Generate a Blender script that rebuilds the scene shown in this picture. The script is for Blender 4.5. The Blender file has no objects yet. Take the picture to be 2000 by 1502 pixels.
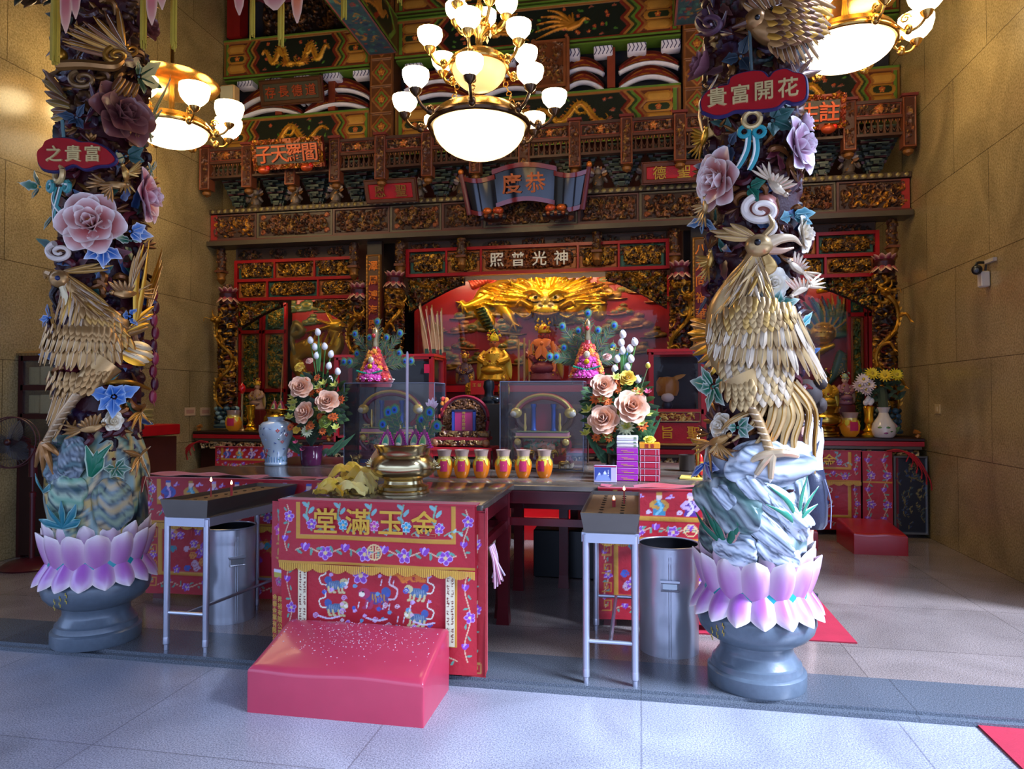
import bpy,math,random
import numpy as np
from mathutils import Vector,Matrix
SC=bpy.context.scene
COL=SC.collection
RN=random.Random(11)
# ----------------------- camera
FPX,CX,CY=1345.0,1000.0,751.0
YAW,PITCH=math.radians(10.53),math.radians(1.15)
cam_data=bpy.data.cameras.new('camera')
cam_data.sensor_width=36.0
cam_data.lens=36.0*FPX/2000.0
cam_data.clip_start=0.05
cam=bpy.data.objects.new('camera',cam_data)
COL.objects.link(cam)
cam.location=(0,0,1.5)
cam.rotation_euler=(math.pi/2+PITCH,0,YAW)
SC.camera=cam
# ----------------------- world, sun, exposure
SC.view_settings.view_transform='Standard'
SC.view_settings.look='None'
SC.view_settings.gamma=1.0
SC.view_settings.use_curve_mapping=False
SC.view_settings.exposure=0.25
w=bpy.data.worlds.new('sky')
SC.world=w
w.use_nodes=True
nt=w.node_tree
bg=nt.nodes['Background']
tc=nt.nodes.new('ShaderNodeTexCoord')
sx=nt.nodes.new('ShaderNodeSeparateXYZ')
rp=nt.nodes.new('ShaderNodeValToRGB')
rp.color_ramp.elements[0].position=0.50
rp.color_ramp.elements[0].color=(0.12,0.13,0.15,1)
rp.color_ramp.elements[1].position=0.74
rp.color_ramp.elements[1].color=(0.56,0.78,1.32,1)
el=rp.color_ramp.elements.new(0.60)
el.color=(0.37,0.50,0.84,1)
mm=nt.nodes.new('ShaderNodeMath');mm.operation='MULTIPLY_ADD'
mm.inputs[1].default_value=0.5;mm.inputs[2].default_value=0.5
nt.links.new(tc.outputs['Generated'],sx.inputs[0])
nt.links.new(sx.outputs['Z'],mm.inputs[0])
nt.links.new(mm.outputs[0],rp.inputs[0])
nt.links.new(rp.outputs[0],bg.inputs['Color'])
bg.inputs['Strength'].default_value=2.7
sun_data=bpy.data.lights.new('sun','SUN')
sun_data.energy=11
sun_data.angle=math.radians(18)
sun_data.color=(0.60,0.72,1.0)
sun=bpy.data.objects.new('sun',sun_data)
COL.objects.link(sun)
SUN_DIR=Vector((-0.80,0.33,-0.76))
sun.rotation_euler=SUN_DIR.to_track_quat('-Z','Y').to_euler()
# ----------------------- measuring helpers
PI=math.pi
_cr=cam.rotation_euler.to_matrix()
CAMP=Vector((0,0,1.5))
def ray(px,py):
 return _cr@Vector(((px-CX)/FPX,(CY-py)/FPX,-1.0))
def W(px,py,y=None,z=None,x=None):
 """the point of the place seen at a spot of the photograph, on the plane y=, z= or x="""
 d=ray(px,py)
 t=(y/d.y)if y is not None else((z-1.5)/d.z if z is not None else x/d.x)
 return CAMP+d*t
def depth(p):
 return-(_cr.inverted()@(Vector(p)-CAMP)).z
def lin(c):
 c=c/255.0
 return c/12.92 if c<=0.04045 else((c+0.055)/1.055)**2.4
def C(h,m=0.0):
 h=h.lstrip('#')
 return(lin(int(h[0:2],16)),lin(int(h[2:4],16)),lin(int(h[4:6],16)),m)
def mix(a,b,t):
 return tuple(a[i]*(1-t)+b[i]*t for i in range(4))
# ----------------------- materials
MATS={}
def newmat(name):
 m=bpy.data.materials.new(name);m.use_nodes=True
 return m,m.node_tree,m.node_tree.nodes['Principled BSDF']
def paint(name,rough=0.4,bump=0.0,bscale=60.0,spec=0.5,coat=0.0,vary=0.10,sheen=0.0,mrough=None,nscale=9.0):
 """paint taken from the mesh colour, alpha = how metallic; noise varies it a little"""
 m,t,p=newmat(name)
 a=t.nodes.new('ShaderNodeAttribute');a.attribute_name='Col'
 tex=t.nodes.new('ShaderNodeTexCoord')
 n=t.nodes.new('ShaderNodeTexNoise');n.inputs['Scale'].default_value=nscale;n.inputs['Detail'].default_value=5
 t.links.new(tex.outputs['Object'],n.inputs['Vector'])
 mr=t.nodes.new('ShaderNodeMapRange')
 mr.inputs['To Min'].default_value=1-vary*2;mr.inputs['To Max'].default_value=1+vary*2
 t.links.new(n.outputs[0],mr.inputs['Value'])
 mx=t.nodes.new('ShaderNodeVectorMath');mx.operation='SCALE'
 t.links.new(a.outputs['Color'],mx.inputs[0]);t.links.new(mr.outputs[0],mx.inputs['Scale'])
 t.links.new(mx.outputs[0],p.inputs['Base Color'])
 t.links.new(a.outputs['Alpha'],p.inputs['Metallic'])
 if mrough is None:
  p.inputs['Roughness'].default_value=rough
 else:
  r=t.nodes.new('ShaderNodeMapRange')
  r.inputs['To Min'].default_value=rough;r.inputs['To Max'].default_value=mrough
  t.links.new(a.outputs['Alpha'],r.inputs['Value']);t.links.new(r.outputs[0],p.inputs['Roughness'])
 p.inputs['Specular IOR Level'].default_value=spec
 p.inputs['Coat Weight'].default_value=coat
 p.inputs['Coat Roughness'].default_value=0.12
 p.inputs['Sheen Weight'].default_value=sheen
 if bump>0:
  n2=t.nodes.new('ShaderNodeTexNoise');n2.inputs['Scale'].default_value=bscale;n2.inputs['Detail'].default_value=4
  t.links.new(tex.outputs['Object'],n2.inputs['Vector'])
  b=t.nodes.new('ShaderNodeBump');b.inputs['Strength'].default_value=bump;b.inputs['Distance'].default_value=0.01
  t.links.new(n2.outputs[0],b.inputs['Height']);t.links.new(b.outputs[0],p.inputs['Normal'])
 MATS[name]=m
 return m
paint('gloss',0.30,mrough=0.28,coat=0.05,spec=0.4)
paint('carved',0.42,bump=0.25,bscale=70,mrough=0.34,spec=0.35)
paint('wood',0.42,bump=0.12,bscale=30)
paint('matte',0.75,bump=0.15,bscale=120)
paint('paper',0.85)
paint('silk',0.38,bump=0.35,bscale=22,sheen=0.25,vary=0.05,mrough=0.42)
paint('leather',0.36,bump=0.10,bscale=9,coat=0.35,vary=0.05)
paint('petal',0.6,bump=0.15,bscale=40,sheen=0.2)
paint('ceramic',0.12,coat=0.5,vary=0.03)
paint('metal',0.3,mrough=0.3,vary=0.05)
paint('brass',0.3,mrough=0.2,bump=0.05,bscale=25,vary=0.06)
paint('stone',0.3,bump=0.04,bscale=80,coat=0.2,vary=0.10,nscale=40)
paint('skin',0.55,sheen=0.1,vary=0.03)
paint('dustyglass',0.1,vary=0.0)
def glassmat(name,tint=(1,1,1),refl=1.0,alpha=0.0,tintc=(0.5,0.5,0.6)):
 m=bpy.data.materials.new(name);m.use_nodes=True
 t=m.node_tree;t.nodes.clear()
 o=t.nodes.new('ShaderNodeOutputMaterial')
 tr=t.nodes.new('ShaderNodeBsdfTransparent');tr.inputs[0].default_value=(*tint,1)
 g=t.nodes.new('ShaderNodeBsdfGlossy');g.inputs['Roughness'].default_value=0.02
 f=t.nodes.new('ShaderNodeFresnel');f.inputs[0].default_value=1.45
 k=t.nodes.new('ShaderNodeMath');k.operation='MULTIPLY';k.inputs[1].default_value=refl
 t.links.new(f.outputs[0],k.inputs[0])
 x=t.nodes.new('ShaderNodeMixShader')
 t.links.new(k.outputs[0],x.inputs[0]);t.links.new(tr.outputs[0],x.inputs[1]);t.links.new(g.outputs[0],x.inputs[2])
 out=x
 if alpha>0:
  d=t.nodes.new('ShaderNodeBsdfDiffuse');d.inputs[0].default_value=(*tintc,1)
  y=t.nodes.new('ShaderNodeMixShader');y.inputs[0].default_value=alpha
  t.links.new(x.outputs[0],y.inputs[1]);t.links.new(d.outputs[0],y.inputs[2]);out=y
 t.links.new(out.outputs[0],o.inputs[0])
 MATS[name]=m
glassmat('glass',(0.97,0.98,0.98),0.55)
glassmat('acrylic',(0.96,0.97,0.99),1.1,0.012,(0.55,0.6,0.75))
glassmat('mesh_guard',(0.9,0.9,0.9),0.5,0.35,(0.09,0.09,0.10))
def emis(name,col,strength,facing=None):
 m=bpy.data.materials.new(name);m.use_nodes=True
 t=m.node_tree;p=t.nodes['Principled BSDF']
 p.inputs['Base Color'].default_value=(*col,1);p.inputs['Roughness'].default_value=0.35
 p.inputs['Emission Color'].default_value=(*col,1);p.inputs['Emission Strength'].default_value=strength
 if facing:
  n=t.nodes.new('ShaderNodeTexNoise');n.inputs['Scale'].default_value=7;n.inputs['Detail'].default_value=4
  tx=t.nodes.new('ShaderNodeTexCoord');t.links.new(tx.outputs['Object'],n.inputs['Vector'])
  r=t.nodes.new('ShaderNodeValToRGB')
  r.color_ramp.elements[0].position=.3;r.color_ramp.elements[0].color=(*facing,1)
  r.color_ramp.elements[1].position=.6;r.color_ramp.elements[1].color=(*col,1)
  t.links.new(n.outputs[0],r.inputs[0]);t.links.new(r.outputs[0],p.inputs['Emission Color'])
 MATS[name]=m
 return m
# ----------------------- mesh builder
def npv(a):
 return np.asarray([tuple(q)for q in a],float)if not isinstance(a,np.ndarray)else a
def smooth(pts,k=5):
 """Catmull-Rom through the points"""
 P=npv(pts)
 if len(P)<3 or k<2:
  return P
 Q=np.vstack([2*P[0]-P[1],P,2*P[-1]-P[-2]])
 out=[]
 for i in range(1,len(Q)-2):
  p0,p1,p2,p3=Q[i-1],Q[i],Q[i+1],Q[i+2]
  for t in np.linspace(0,1,k,endpoint=False):
   out.append(0.5*((2*p1)+(-p0+p2)*t+(2*p0-5*p1+4*p2-p3)*t*t+(-p0+3*p1-3*p2+p3)*t**3))
 out.append(Q[-2])
 return np.array(out)
def unit(a):
 a=np.asarray(a,float)
 n=np.linalg.norm(a,axis=-1,keepdims=True)
 return a/np.maximum(n,1e-9)
class MB:
 def __init__(s):
  s.V=[];s.Cc=[];s.F=[];s.n=0
 def add(s,v,f,c):
  v=np.asarray(v,float)
  c=np.asarray(c,float)
  if c.ndim==1:
   c=np.tile(c,(len(v),1))
  s.V.append(v);s.Cc.append(c)
  for q in(f if isinstance(f,list)else[f]):
   s.F.append(np.asarray(q,np.int64)+s.n)
  s.n+=len(v)
  return s
 def gridfaces(s,m,n,wrap=False):
  i,j=np.meshgrid(np.arange(m-1),np.arange(n if wrap else n-1),indexing='ij')
  i=i.ravel();j=j.ravel();j2=(j+1)%n
  return np.stack([i*n+j,i*n+j2,(i+1)*n+j2,(i+1)*n+j],1)
 def grid(s,P,c,flip=False):
  m,n=P.shape[:2]
  f=s.gridfaces(m,n)
  if flip:f=f[:,::-1]
  c=np.asarray(c,float)
  return s.add(P.reshape(-1,3),f,c.reshape(-1,4)if c.ndim==3 else c)
 def box(s,c,d,col,rot=None,taper=1.0,bev=0.0):
  x,y,z=d[0]/2,d[1]/2,d[2]/2
  t=taper
  if bev<=0:
   v=np.array([(-x,-y,-z),(x,-y,-z),(x,y,-z),(-x,y,-z),(-x*t,-y*t,z),(x*t,-y*t,z),(x*t,y*t,z),(-x*t,y*t,z)])
   f=np.array([(0,3,2,1),(4,5,6,7),(0,1,5,4),(1,2,6,5),(2,3,7,6),(3,0,4,7)])
   fs=[f]
  else:
   b=min(bev,x*.9,y*.9,z*.9)
   rings=[]
   for zz,k in((-z,b),(-z+b,0),(z-b,0),(z,b)):
    sc=1+(t-1)*(zz+z)/(2*z)
    X,Y=(x-k)*sc,(y-k)*sc
    e=b*.7
    rings.append([(-X+e,-Y,zz),(X-e,-Y,zz),(X,-Y+e,zz),(X,Y-e,zz),(X-e,Y,zz),(-X+e,Y,zz),(-X,Y-e,zz),(-X,-Y+e,zz)])
   v=np.array(rings).reshape(-1,3)
   fs=[s.gridfaces(4,8,True),np.array([list(range(7,-1,-1))]),np.array([list(range(24,32))])]
  if rot is not None:
   v=v@np.array(rot.to_3x3()if isinstance(rot,Matrix)and len(rot)==4 else rot).T
  return s.add(v+np.array(tuple(c)),fs,col)
 def bar(s,a,b,wx,col,wy=None,up=(0,0,1)):
  """square bar from a to b"""
  a=np.array(tuple(a));b=np.array(tuple(b));wy=wy or wx
  T=unit(b-a);U=np.array(up,float)
  if abs(T@U)>.95:U=np.array((0,1.0,0))
  S=unit(np.cross(T,U));U=np.cross(S,T)
  q=[(-1,-1),(1,-1),(1,1),(-1,1)]
  v=[a+S*wx/2*i+U*wy/2*j for i,j in q]+[b+S*wx/2*i+U*wy/2*j for i,j in q]
  return s.add(np.array(v),np.array([(0,1,2,3),(7,6,5,4),(0,4,5,1),(1,5,6,2),(2,6,7,3),(3,7,4,0)]),col)
 def lathe(s,prof,col,n=24,c=(0,0,0),rot=None,rad=None):
  """prof: (r, z) or (r, z, colour)"""
  a=np.arange(n)*2*PI/n
  V=[];K=[]
  for q in prof:
   r=q[0]*(np.ones(n)if rad is None else rad(a,q[1]))
   V.append(np.stack([r*np.cos(a),r*np.sin(a),np.full(n,q[1])],1));K.append(np.tile(np.array(q[2]if len(q)>2 else col),(n,1)))
  v=np.concatenate(V);k=np.concatenate(K);m=len(prof)
  fs=[s.gridfaces(m,n,True)]
  if prof[0][0]>1e-6:fs.append(np.array([list(range(n-1,-1,-1))]))
  if prof[-1][0]>1e-6:fs.append(np.array([list(range((m-1)*n,m*n))]))
  if rot is not None:
   v=v@np.array(rot.to_3x3()).T
  return s.add(v+np.array(tuple(c)),fs,k)
 def sweep(s,pts,w,col,t=None,n=8,up=None,k=1,cap=True):
  """tube of elliptical section along pts; w, t half widths (number or one per control point); up = flat normal"""
  P0=npv(pts);m0=len(P0)
  P=smooth(P0,k)if k>1 else P0
  m=len(P)
  ip=lambda q:np.full(m,float(q))if np.ndim(q)==0 else np.interp(np.linspace(0,1,m),np.linspace(0,1,len(q)),q)
  wv=ip(w);tv=wv if t is None else ip(t)
  T=unit(np.gradient(P,axis=0))
  if up is None:
   u=np.array((0,0,1.0));
   if abs(T[:,2]).mean()>.8:u=np.array((0,1.0,0))
   U=np.tile(u,(m,1))
  else:
   U=npv([up])if np.ndim(up)==1 or isinstance(up,Vector)else npv(up)
   if len(U)==1:U=np.tile(U[0],(m,1))
   elif len(U)!=m:
    q=np.linspace(0,1,len(U));U=np.stack([np.interp(np.linspace(0,1,m),q,U[:,i])for i in range(3)],1)
  S=unit(np.cross(T,U));U=unit(np.cross(S,T))
  a=np.arange(n)*2*PI/n
  V=P[:,None,:]+S[:,None,:]*(wv[:,None,None]*np.cos(a)[None,:,None])+U[:,None,:]*(tv[:,None,None]*np.sin(a)[None,:,None])
  cc=np.asarray(col,float)
  if cc.ndim==2:
   q=np.linspace(0,1,len(cc));cc=np.stack([np.interp(np.linspace(0,1,m),q,cc[:,i])for i in range(4)],1);cc=np.repeat(cc,n,0)
  fs=[s.gridfaces(m,n,True)]
  if cap:fs+=[np.array([list(range(n-1,-1,-1))]),np.array([list(range((m-1)*n,m*n))])]
  return s.add(V.reshape(-1,3),fs,cc)
 def ell(s,c,r,col,rot=None,nu=10,nv=7,col2=None):
  r=(r,r,r)if np.ndim(r)==0 else r
  a=np.arange(nu)*2*PI/nu;b=np.linspace(-PI/2+.12,PI/2-.12,nv)
  V=np.stack([np.cos(b)[:,None]*np.cos(a)*r[0],np.cos(b)[:,None]*np.sin(a)*r[1],np.sin(b)[:,None]*np.ones(nu)*r[2]],2).reshape(-1,3)
  K=np.tile(np.array(col,float),(len(V),1))
  if col2 is not None:
   t=((np.sin(b)+1)/2)[:,None,None]*np.ones((1,nu,1));K=(np.array(col)*(1-t)+np.array(col2)*t).reshape(-1,4)
  if rot is not None:V=V@np.array(rot.to_3x3()).T
  return s.add(V+np.array(tuple(c)),[s.gridfaces(nv,nu,True),np.array([list(range(nu-1,-1,-1))]),np.array([list(range((nv-1)*nu,nv*nu))])],K)
 def leaf(s,base,tip,up,width,col,edge=None,bend=0.0,cup=0.0,th=0.004,prof=None,nu=7,nv=5,lobes=0,root=0.25,ep=4.0):
  """petal, leaf or feather: lens-thick blade from base to tip, broad side facing up"""
  b=np.array(tuple(base),float);t=np.array(tuple(tip),float);D=t-b;L=np.linalg.norm(D);T=D/max(L,1e-9)
  U=np.array(tuple(up),float);U=unit(U-T*(U@T));S=np.cross(T,U)
  u=np.linspace(0,1,nu);v=np.linspace(-1,1,nv)
  wp=np.sin(PI*np.clip(u*(1-root)+root,0,1))**0.8 if prof is None else np.interp(u,np.linspace(0,1,5*len(prof)-4),np.clip(smooth([(q,0,0)for q in prof],5)[:,0],0,1.05))
  if lobes:wp=wp*(1-.28*np.abs(np.sin(u*PI*lobes))*(u>.2))
  X=u[:,None]*L*np.ones(nv);Y=wp[:,None]*v[None,:]*width/2
  Z=bend*L*np.sin(u*PI/2*1.0)[:,None]**2*np.ones(nv)+cup*(v[None,:]**2)*wp[:,None]*width
  thk=th*(1-np.abs(v)[None,:]**2)*np.sin(PI*np.clip(u*.9+.08,0,1))[:,None]
  cc=np.tile(np.array(col,float),(nu,nv,1))
  if edge is not None:
   e=np.maximum(np.abs(v)[None,:]**ep*np.ones((nu,1)),(u[:,None]**4)*np.ones((1,nv)))[...,None]
   cc=cc*(1-e)+np.array(edge)*e
  for sg in(1,-1):
   Q=b+X[...,None]*T+Y[...,None]*S+(Z+sg*thk)[...,None]*U
   s.grid(Q,cc,flip=(sg>0))
  return s
 def prism(s,out,d,col,M=None,side=None):
  """outline in x,z extruded along y from 0 (front) to d"""
  o=np.array(out,float);n=len(o)
  v=np.concatenate([np.stack([o[:,0],np.zeros(n),o[:,1]],1),np.stack([o[:,0],np.full(n,d),o[:,1]],1)])
  if M is not None:
   m=np.array(M);v=v@m[:3,:3].T+m[:3,3]
  a=np.arange(n);b=(a+1)%n
  s.add(v,[np.array([list(range(n))]),np.array([list(range(2*n-1,n-1,-1))]),np.stack([a,a+n,b+n,b],1)[:,::-1]],col)
  return s
 def torus(s,c,Rr,r,col,nrm=(0,0,1),n=24,k=8,sq=1.0):
  q=Vector((0,0,1)).rotation_difference(Vector(nrm)).to_matrix()
  a=np.arange(n+1)*2*PI/n
  P=np.stack([Rr*np.cos(a),Rr*sq*np.sin(a),0*a],1)@np.array(q).T+np.array(tuple(c))
  return s.sweep(P,r,col,n=k,up=nrm,cap=False)
 def build(s,name,mat,parent=None,org=None,sm=True,**props):
  V=np.concatenate(s.V);K=np.concatenate(s.Cc)
  o=bpy.data.objects.new(name,bpy.data.meshes.new(name))
  if parent is not None:
   o.parent=parent;off=np.array(ORG.get(parent.name,(0,0,0)));ORG[o.name]=tuple(off)
  else:
   if org is None:
    lo,hi=V.min(0),V.max(0);org=((lo[0]+hi[0])/2,(lo[1]+hi[1])/2,lo[2])
   off=np.array(tuple(org));o.location=tuple(off);ORG[o.name]=tuple(off)
  V=V-off
  me=o.data
  fl=[q for f in s.F for q in([f]if f.ndim==2 else[])]
  loops=np.concatenate([f.ravel()for f in fl]);cnt=np.concatenate([np.full(len(f),f.shape[1])for f in fl])
  me.vertices.add(len(V));me.vertices.foreach_set('co',V.astype(np.float32).ravel())
  me.loops.add(len(loops));me.loops.foreach_set('vertex_index',loops.astype(np.int32))
  me.polygons.add(len(cnt));me.polygons.foreach_set('loop_start',np.concatenate([[0],np.cumsum(cnt)[:-1]]).astype(np.int32))
  me.polygons.foreach_set('use_smooth',np.full(len(cnt),sm))
  me.update(calc_edges=True)
  at=me.color_attributes.new('Col','FLOAT_COLOR','POINT')
  at.data.foreach_set('color',K.astype(np.float32).ravel())
  if sm:me.set_sharp_from_angle(angle=math.radians(40))
  me.materials.append(MATS[mat]if isinstance(mat,str)else mat)
  COL.objects.link(o)
  for kk,vv in props.items():o[kk]=vv
  return o
ORG={}
def thing(name,label,cat,loc=(0,0,0),rotz=0,group=None):
 o=bpy.data.objects.new(name,None);COL.objects.link(o)
 o.empty_display_size=.1
 o.location=loc;o.rotation_euler=(0,0,rotz);ORG[o.name]=tuple(loc)
 o['label']=label;o['category']=cat
 if group:o['group']=group
 return o
def tag(o,label,cat,group=None):
 o['label']=label;o['category']=cat
 if group:o['group']=group
 return o
def struct(o):
 o['kind']='structure';return o
def dup(root,loc,rotz=None,label=None,scale=None):
 def cp(o,par):
  c=o.copy();COL.objects.link(c)
  if par is not None:c.parent=par
  for ch in list(o.children):cp(ch,c)
  return c
 r=cp(root,None);r.location=loc
 if rotz is not None:r.rotation_euler=(0,0,rotz)
 if scale is not None:r.scale=(scale,scale,scale)if np.ndim(scale)==0 else scale
 if label:r['label']=label
 return r
def rot(ax,a):
 return Matrix.Rotation(a,3,ax)
def frame(o,u,v):
 """matrix whose x runs along u, z along v, y into the surface, origin o"""
 u=Vector(u).normalized();v=Vector(v).normalized();y=v.cross(u)
 m=Matrix((u,y,v)).transposed().to_4x4();m.translation=Vector(o);return m
def words(txt,size,col,o,u=(1,0,0),v=(0,0,1),ext=0.004,vertical=False,fat=0.0,gap=1.0,mat='carved',name='lettering',parent=None,width=1.0):
 """writing as raised letters: centred on o, reading along u, rising along v"""
 M=frame(o,u,v);mb=MB();chars=list(txt)if(vertical or gap!=1.0)else[txt]
 n=len(chars);fat=min(fat,size*.013)
 for i,ch in enumerate(chars):
  if ch==' ':continue
  cu=bpy.data.curves.new('t','FONT');cu.body=ch;cu.size=size;cu.extrude=ext;cu.offset=fat;cu.resolution_u=2
  cu.align_x='CENTER';cu.align_y='CENTER'
  ob=bpy.data.objects.new('t',cu);COL.objects.link(ob)
  dg=bpy.context.evaluated_depsgraph_get();me=bpy.data.meshes.new_from_object(ob.evaluated_get(dg))
  V=np.array([tuple(q.co)for q in me.vertices]);
  if len(V):
   cen=(V.max(0)+V.min(0))/2
   V=V-cen;V[:,0]*=width
   dx,dz=(0,-(i-(n-1)/2)*size*gap)if vertical else((i-(n-1)/2)*size*gap if n>1 else 0,0)
   X=np.stack([V[:,0]+dx,-V[:,2],V[:,1]+dz],1)
   m=np.array(M);X=X@m[:3,:3].T+m[:3,3]
   by={}
   for p in me.polygons:by.setdefault(len(p.vertices),[]).append(tuple(p.vertices))
   mb.add(X,[np.array(q)for q in by.values()],col)
  bpy.data.objects.remove(ob);bpy.data.curves.remove(cu);bpy.data.meshes.remove(me)
 return mb.build(name,mat,parent,sm=False)
# ----------------------- painted and carved surfaces
class Panel:
 """a w x h surface on which strokes leave paint and relief; becomes a fine mesh"""
 def __init__(s,w,h,res,bg):
  s.w,s.h=w,h;s.nx,s.ny=max(2,int(w*res)+1),max(2,int(h*res)+1)
  s.x=np.linspace(0,w,s.nx);s.y=np.linspace(0,h,s.ny)
  s.K=np.tile(np.array(bg,float),(s.ny,s.nx,1));s.H=np.zeros((s.ny,s.nx))
 def win(s,x0,y0,x1,y1):
  i0,i1=np.searchsorted(s.x,(x0,x1));j0,j1=np.searchsorted(s.y,(y0,y1))
  return slice(j0,min(j1+1,s.ny)),slice(i0,min(i1+1,s.nx))
 def rect(s,x0,y0,x1,y1,col,h=None):
  J,I=s.win(x0,y0,x1-1e-6,y1-1e-6)
  J=slice(J.start,max(J.start+1,J.stop-1));I=slice(I.start,max(I.start+1,I.stop-1))
  s.K[J,I]=col
  if h is not None:s.H[J,I]=h
  return s
 def frame(s,x0,y0,x1,y1,t,col,h=None):
  s.rect(x0,y0,x1,y0+t,col,h);s.rect(x0,y1-t,x1,y1,col,h);s.rect(x0,y0,x0+t,y1,col,h);s.rect(x1-t,y0,x1,y1,col,h)
  return s
 def ell(s,cx,cy,rx,ry,col,h=0.0,a=0.0,base=0.0,edge=None):
  r=max(rx,ry);J,I=s.win(cx-r,cy-r,cx+r,cy+r)
  X=s.x[I][None,:]-cx;Y=s.y[J][:,None]-cy
  ca,sa=math.cos(a),math.sin(a)
  d=((X*ca+Y*sa)/rx)**2+((-X*sa+Y*ca)/ry)**2
  m=d<1
  s.K[J,I][m]=col
  if edge is not None:s.K[J,I][m&(d>.6)]=edge
  if h:s.H[J,I][m]=np.maximum(s.H[J,I],base+h*np.sqrt(np.clip(1-d,0,1)))[m]
  return s
 def stroke(s,pts,r,col,h=0.0,k=5,base=0.0,edge=None):
  P=smooth([(p[0],p[1],0)for p in pts],k)[:,:2];m=len(P)
  rr=np.full(m,float(r))if np.ndim(r)==0 else np.interp(np.linspace(0,1,m),np.linspace(0,1,len(r)),r)
  R=rr.max();lo=P.min(0)-R;hi=P.max(0)+R
  J,I=s.win(lo[0],lo[1],hi[0],hi[1])
  X=s.x[I][None,:];Y=s.y[J][:,None]
  if X.size==0 or Y.size==0:return s
  best=np.full((Y.shape[0],X.shape[1]),9.0)
  for i in range(m-1):
   a,b=P[i],P[i+1];d=b-a;L=d@d+1e-12
   t=np.clip(((X-a[0])*d[0]+(Y-a[1])*d[1])/L,0,1)
   q=np.hypot(X-a[0]-t*d[0],Y-a[1]-t*d[1])/np.maximum(rr[i]+t*(rr[i+1]-rr[i]),1e-5)
   best=np.minimum(best,q)
  mk=best<1
  s.K[J,I][mk]=col
  if edge is not None:s.K[J,I][mk&(best>.62)]=edge
  if h:s.H[J,I][mk]=np.maximum(s.H[J,I],base+h*np.sqrt(np.clip(1-best**2,0,1)))[mk]
  return s
 def poly(s,pts,col,h=None):
  P=np.array(pts,float);lo=P.min(0);hi=P.max(0);J,I=s.win(lo[0],lo[1],hi[0],hi[1])
  X=s.x[I][None,:]+0*s.y[J][:,None];Y=s.y[J][:,None]+0*s.x[I][None,:]
  m=np.zeros(X.shape,bool)
  for i in range(len(P)):
   (x1,y1),(x2,y2)=P[i],P[(i+1)%len(P)]
   if y1==y2:continue
   c=((y1>Y)!=(y2>Y))&(X<(x2-x1)*(Y-y1)/(y2-y1)+x1)
   m^=c
  s.K[J,I][m]=col
  if h is not None:s.H[J,I][m]=h
  return s
# --- motifs
 def spiral(s,cx,cy,r,col,t,h=0.0,turns=1.6,a0=0.0,d=1,base=0.0):
  a=np.linspace(0,turns*2*PI,22)
  s.stroke([(cx+r*(1-q/(turns*2*PI)*.85)*math.cos(a0+d*q),cy+r*(1-q/(turns*2*PI)*.85)*math.sin(a0+d*q))for q in a],t,col,h,1,base)
  return s
 def flower(s,cx,cy,r,col,edge,core,h=0.0,n=5,a0=0.3):
  for i in range(n):
   a=a0+i*2*PI/n
   s.ell(cx+.55*r*math.cos(a),cy+.55*r*math.sin(a),r*.55,r*.42,col,h,a,edge=edge)
  s.ell(cx,cy,r*.28,r*.28,core,h*1.2)
  return s
 def cloud(s,cx,cy,r,c1,c2,h=0.0,d=1):
  for dx,dy,k in((0,0,1),(-1.1,-.35,.75),(1.1,-.35,.75),(.2,.7,.6)):
   s.ell(cx+dx*r*d,cy+dy*r,r*k,r*k*.55,c1,h)
   s.ell(cx+dx*r*d,cy+dy*r,r*k*.62,r*k*.3,c2,h*1.15)
   s.ell(cx+dx*r*d,cy+dy*r,r*k*.3,r*k*.13,c1,h*1.3)
  s.stroke([(cx-2.4*r*d,cy-.75*r),(cx-1.2*r*d,cy-.8*r),(cx+.5*r*d,cy-.62*r)],[.04*r,.16*r,.2*r],c1,h)
  return s
 def sprig(s,x,y,L,a,stem,lf,h=0.0,n=3):
  s.stroke([(x,y),(x+.5*L*math.cos(a+.3),y+.5*L*math.sin(a+.3)),(x+L*math.cos(a),y+L*math.sin(a))],L*.035,stem,h)
  for i in range(n):
   t=(i+1)/(n+.5);sg=1 if i%2 else-1
   s.ell(x+t*L*math.cos(a+.2*(1-t))+.12*L*math.cos(a+sg*1.2),y+t*L*math.sin(a+.2*(1-t))+.12*L*math.sin(a+sg*1.2),L*.15,L*.07,lf,h,a+sg*.8)
  return s
 def roundel(s,cx,cy,r,col):
  s.frame_ring(cx,cy,r,r*.1,col)
  t=r*.07
  for q in(1,-1):
   s.stroke([(cx-.75*r,cy+q*.2*r),(cx-.2*r,cy+q*.2*r),(cx-.2*r,cy+q*.8*r)],t,col,0,1)
   s.stroke([(cx+.75*r,cy+q*.2*r),(cx+.2*r,cy+q*.2*r),(cx+.2*r,cy+q*.8*r)],t,col,0,1)
   s.stroke([(cx-.6*r,cy+q*.5*r),(cx-.4*r,cy+q*.5*r)],t,col,0,1)
   s.stroke([(cx+.4*r,cy+q*.5*r),(cx+.6*r,cy+q*.5*r)],t,col,0,1)
  return s
 def frame_ring(s,cx,cy,r,t,col,h=0.0):
  a=np.linspace(0,2*PI,29)
  s.stroke([(cx+r*math.cos(q),cy+r*math.sin(q))for q in a],t,col,h,1)
  return s
 def key(s,x,y,q,col,t):
  """square meander hook of size q"""
  s.stroke([(x,y),(x+q,y),(x+q,y+q),(x+.25*q,y+q),(x+.25*q,y+.4*q),(x+.65*q,y+.4*q),(x+.65*q,y+.65*q)],t,col,0,1)
  return s
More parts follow.
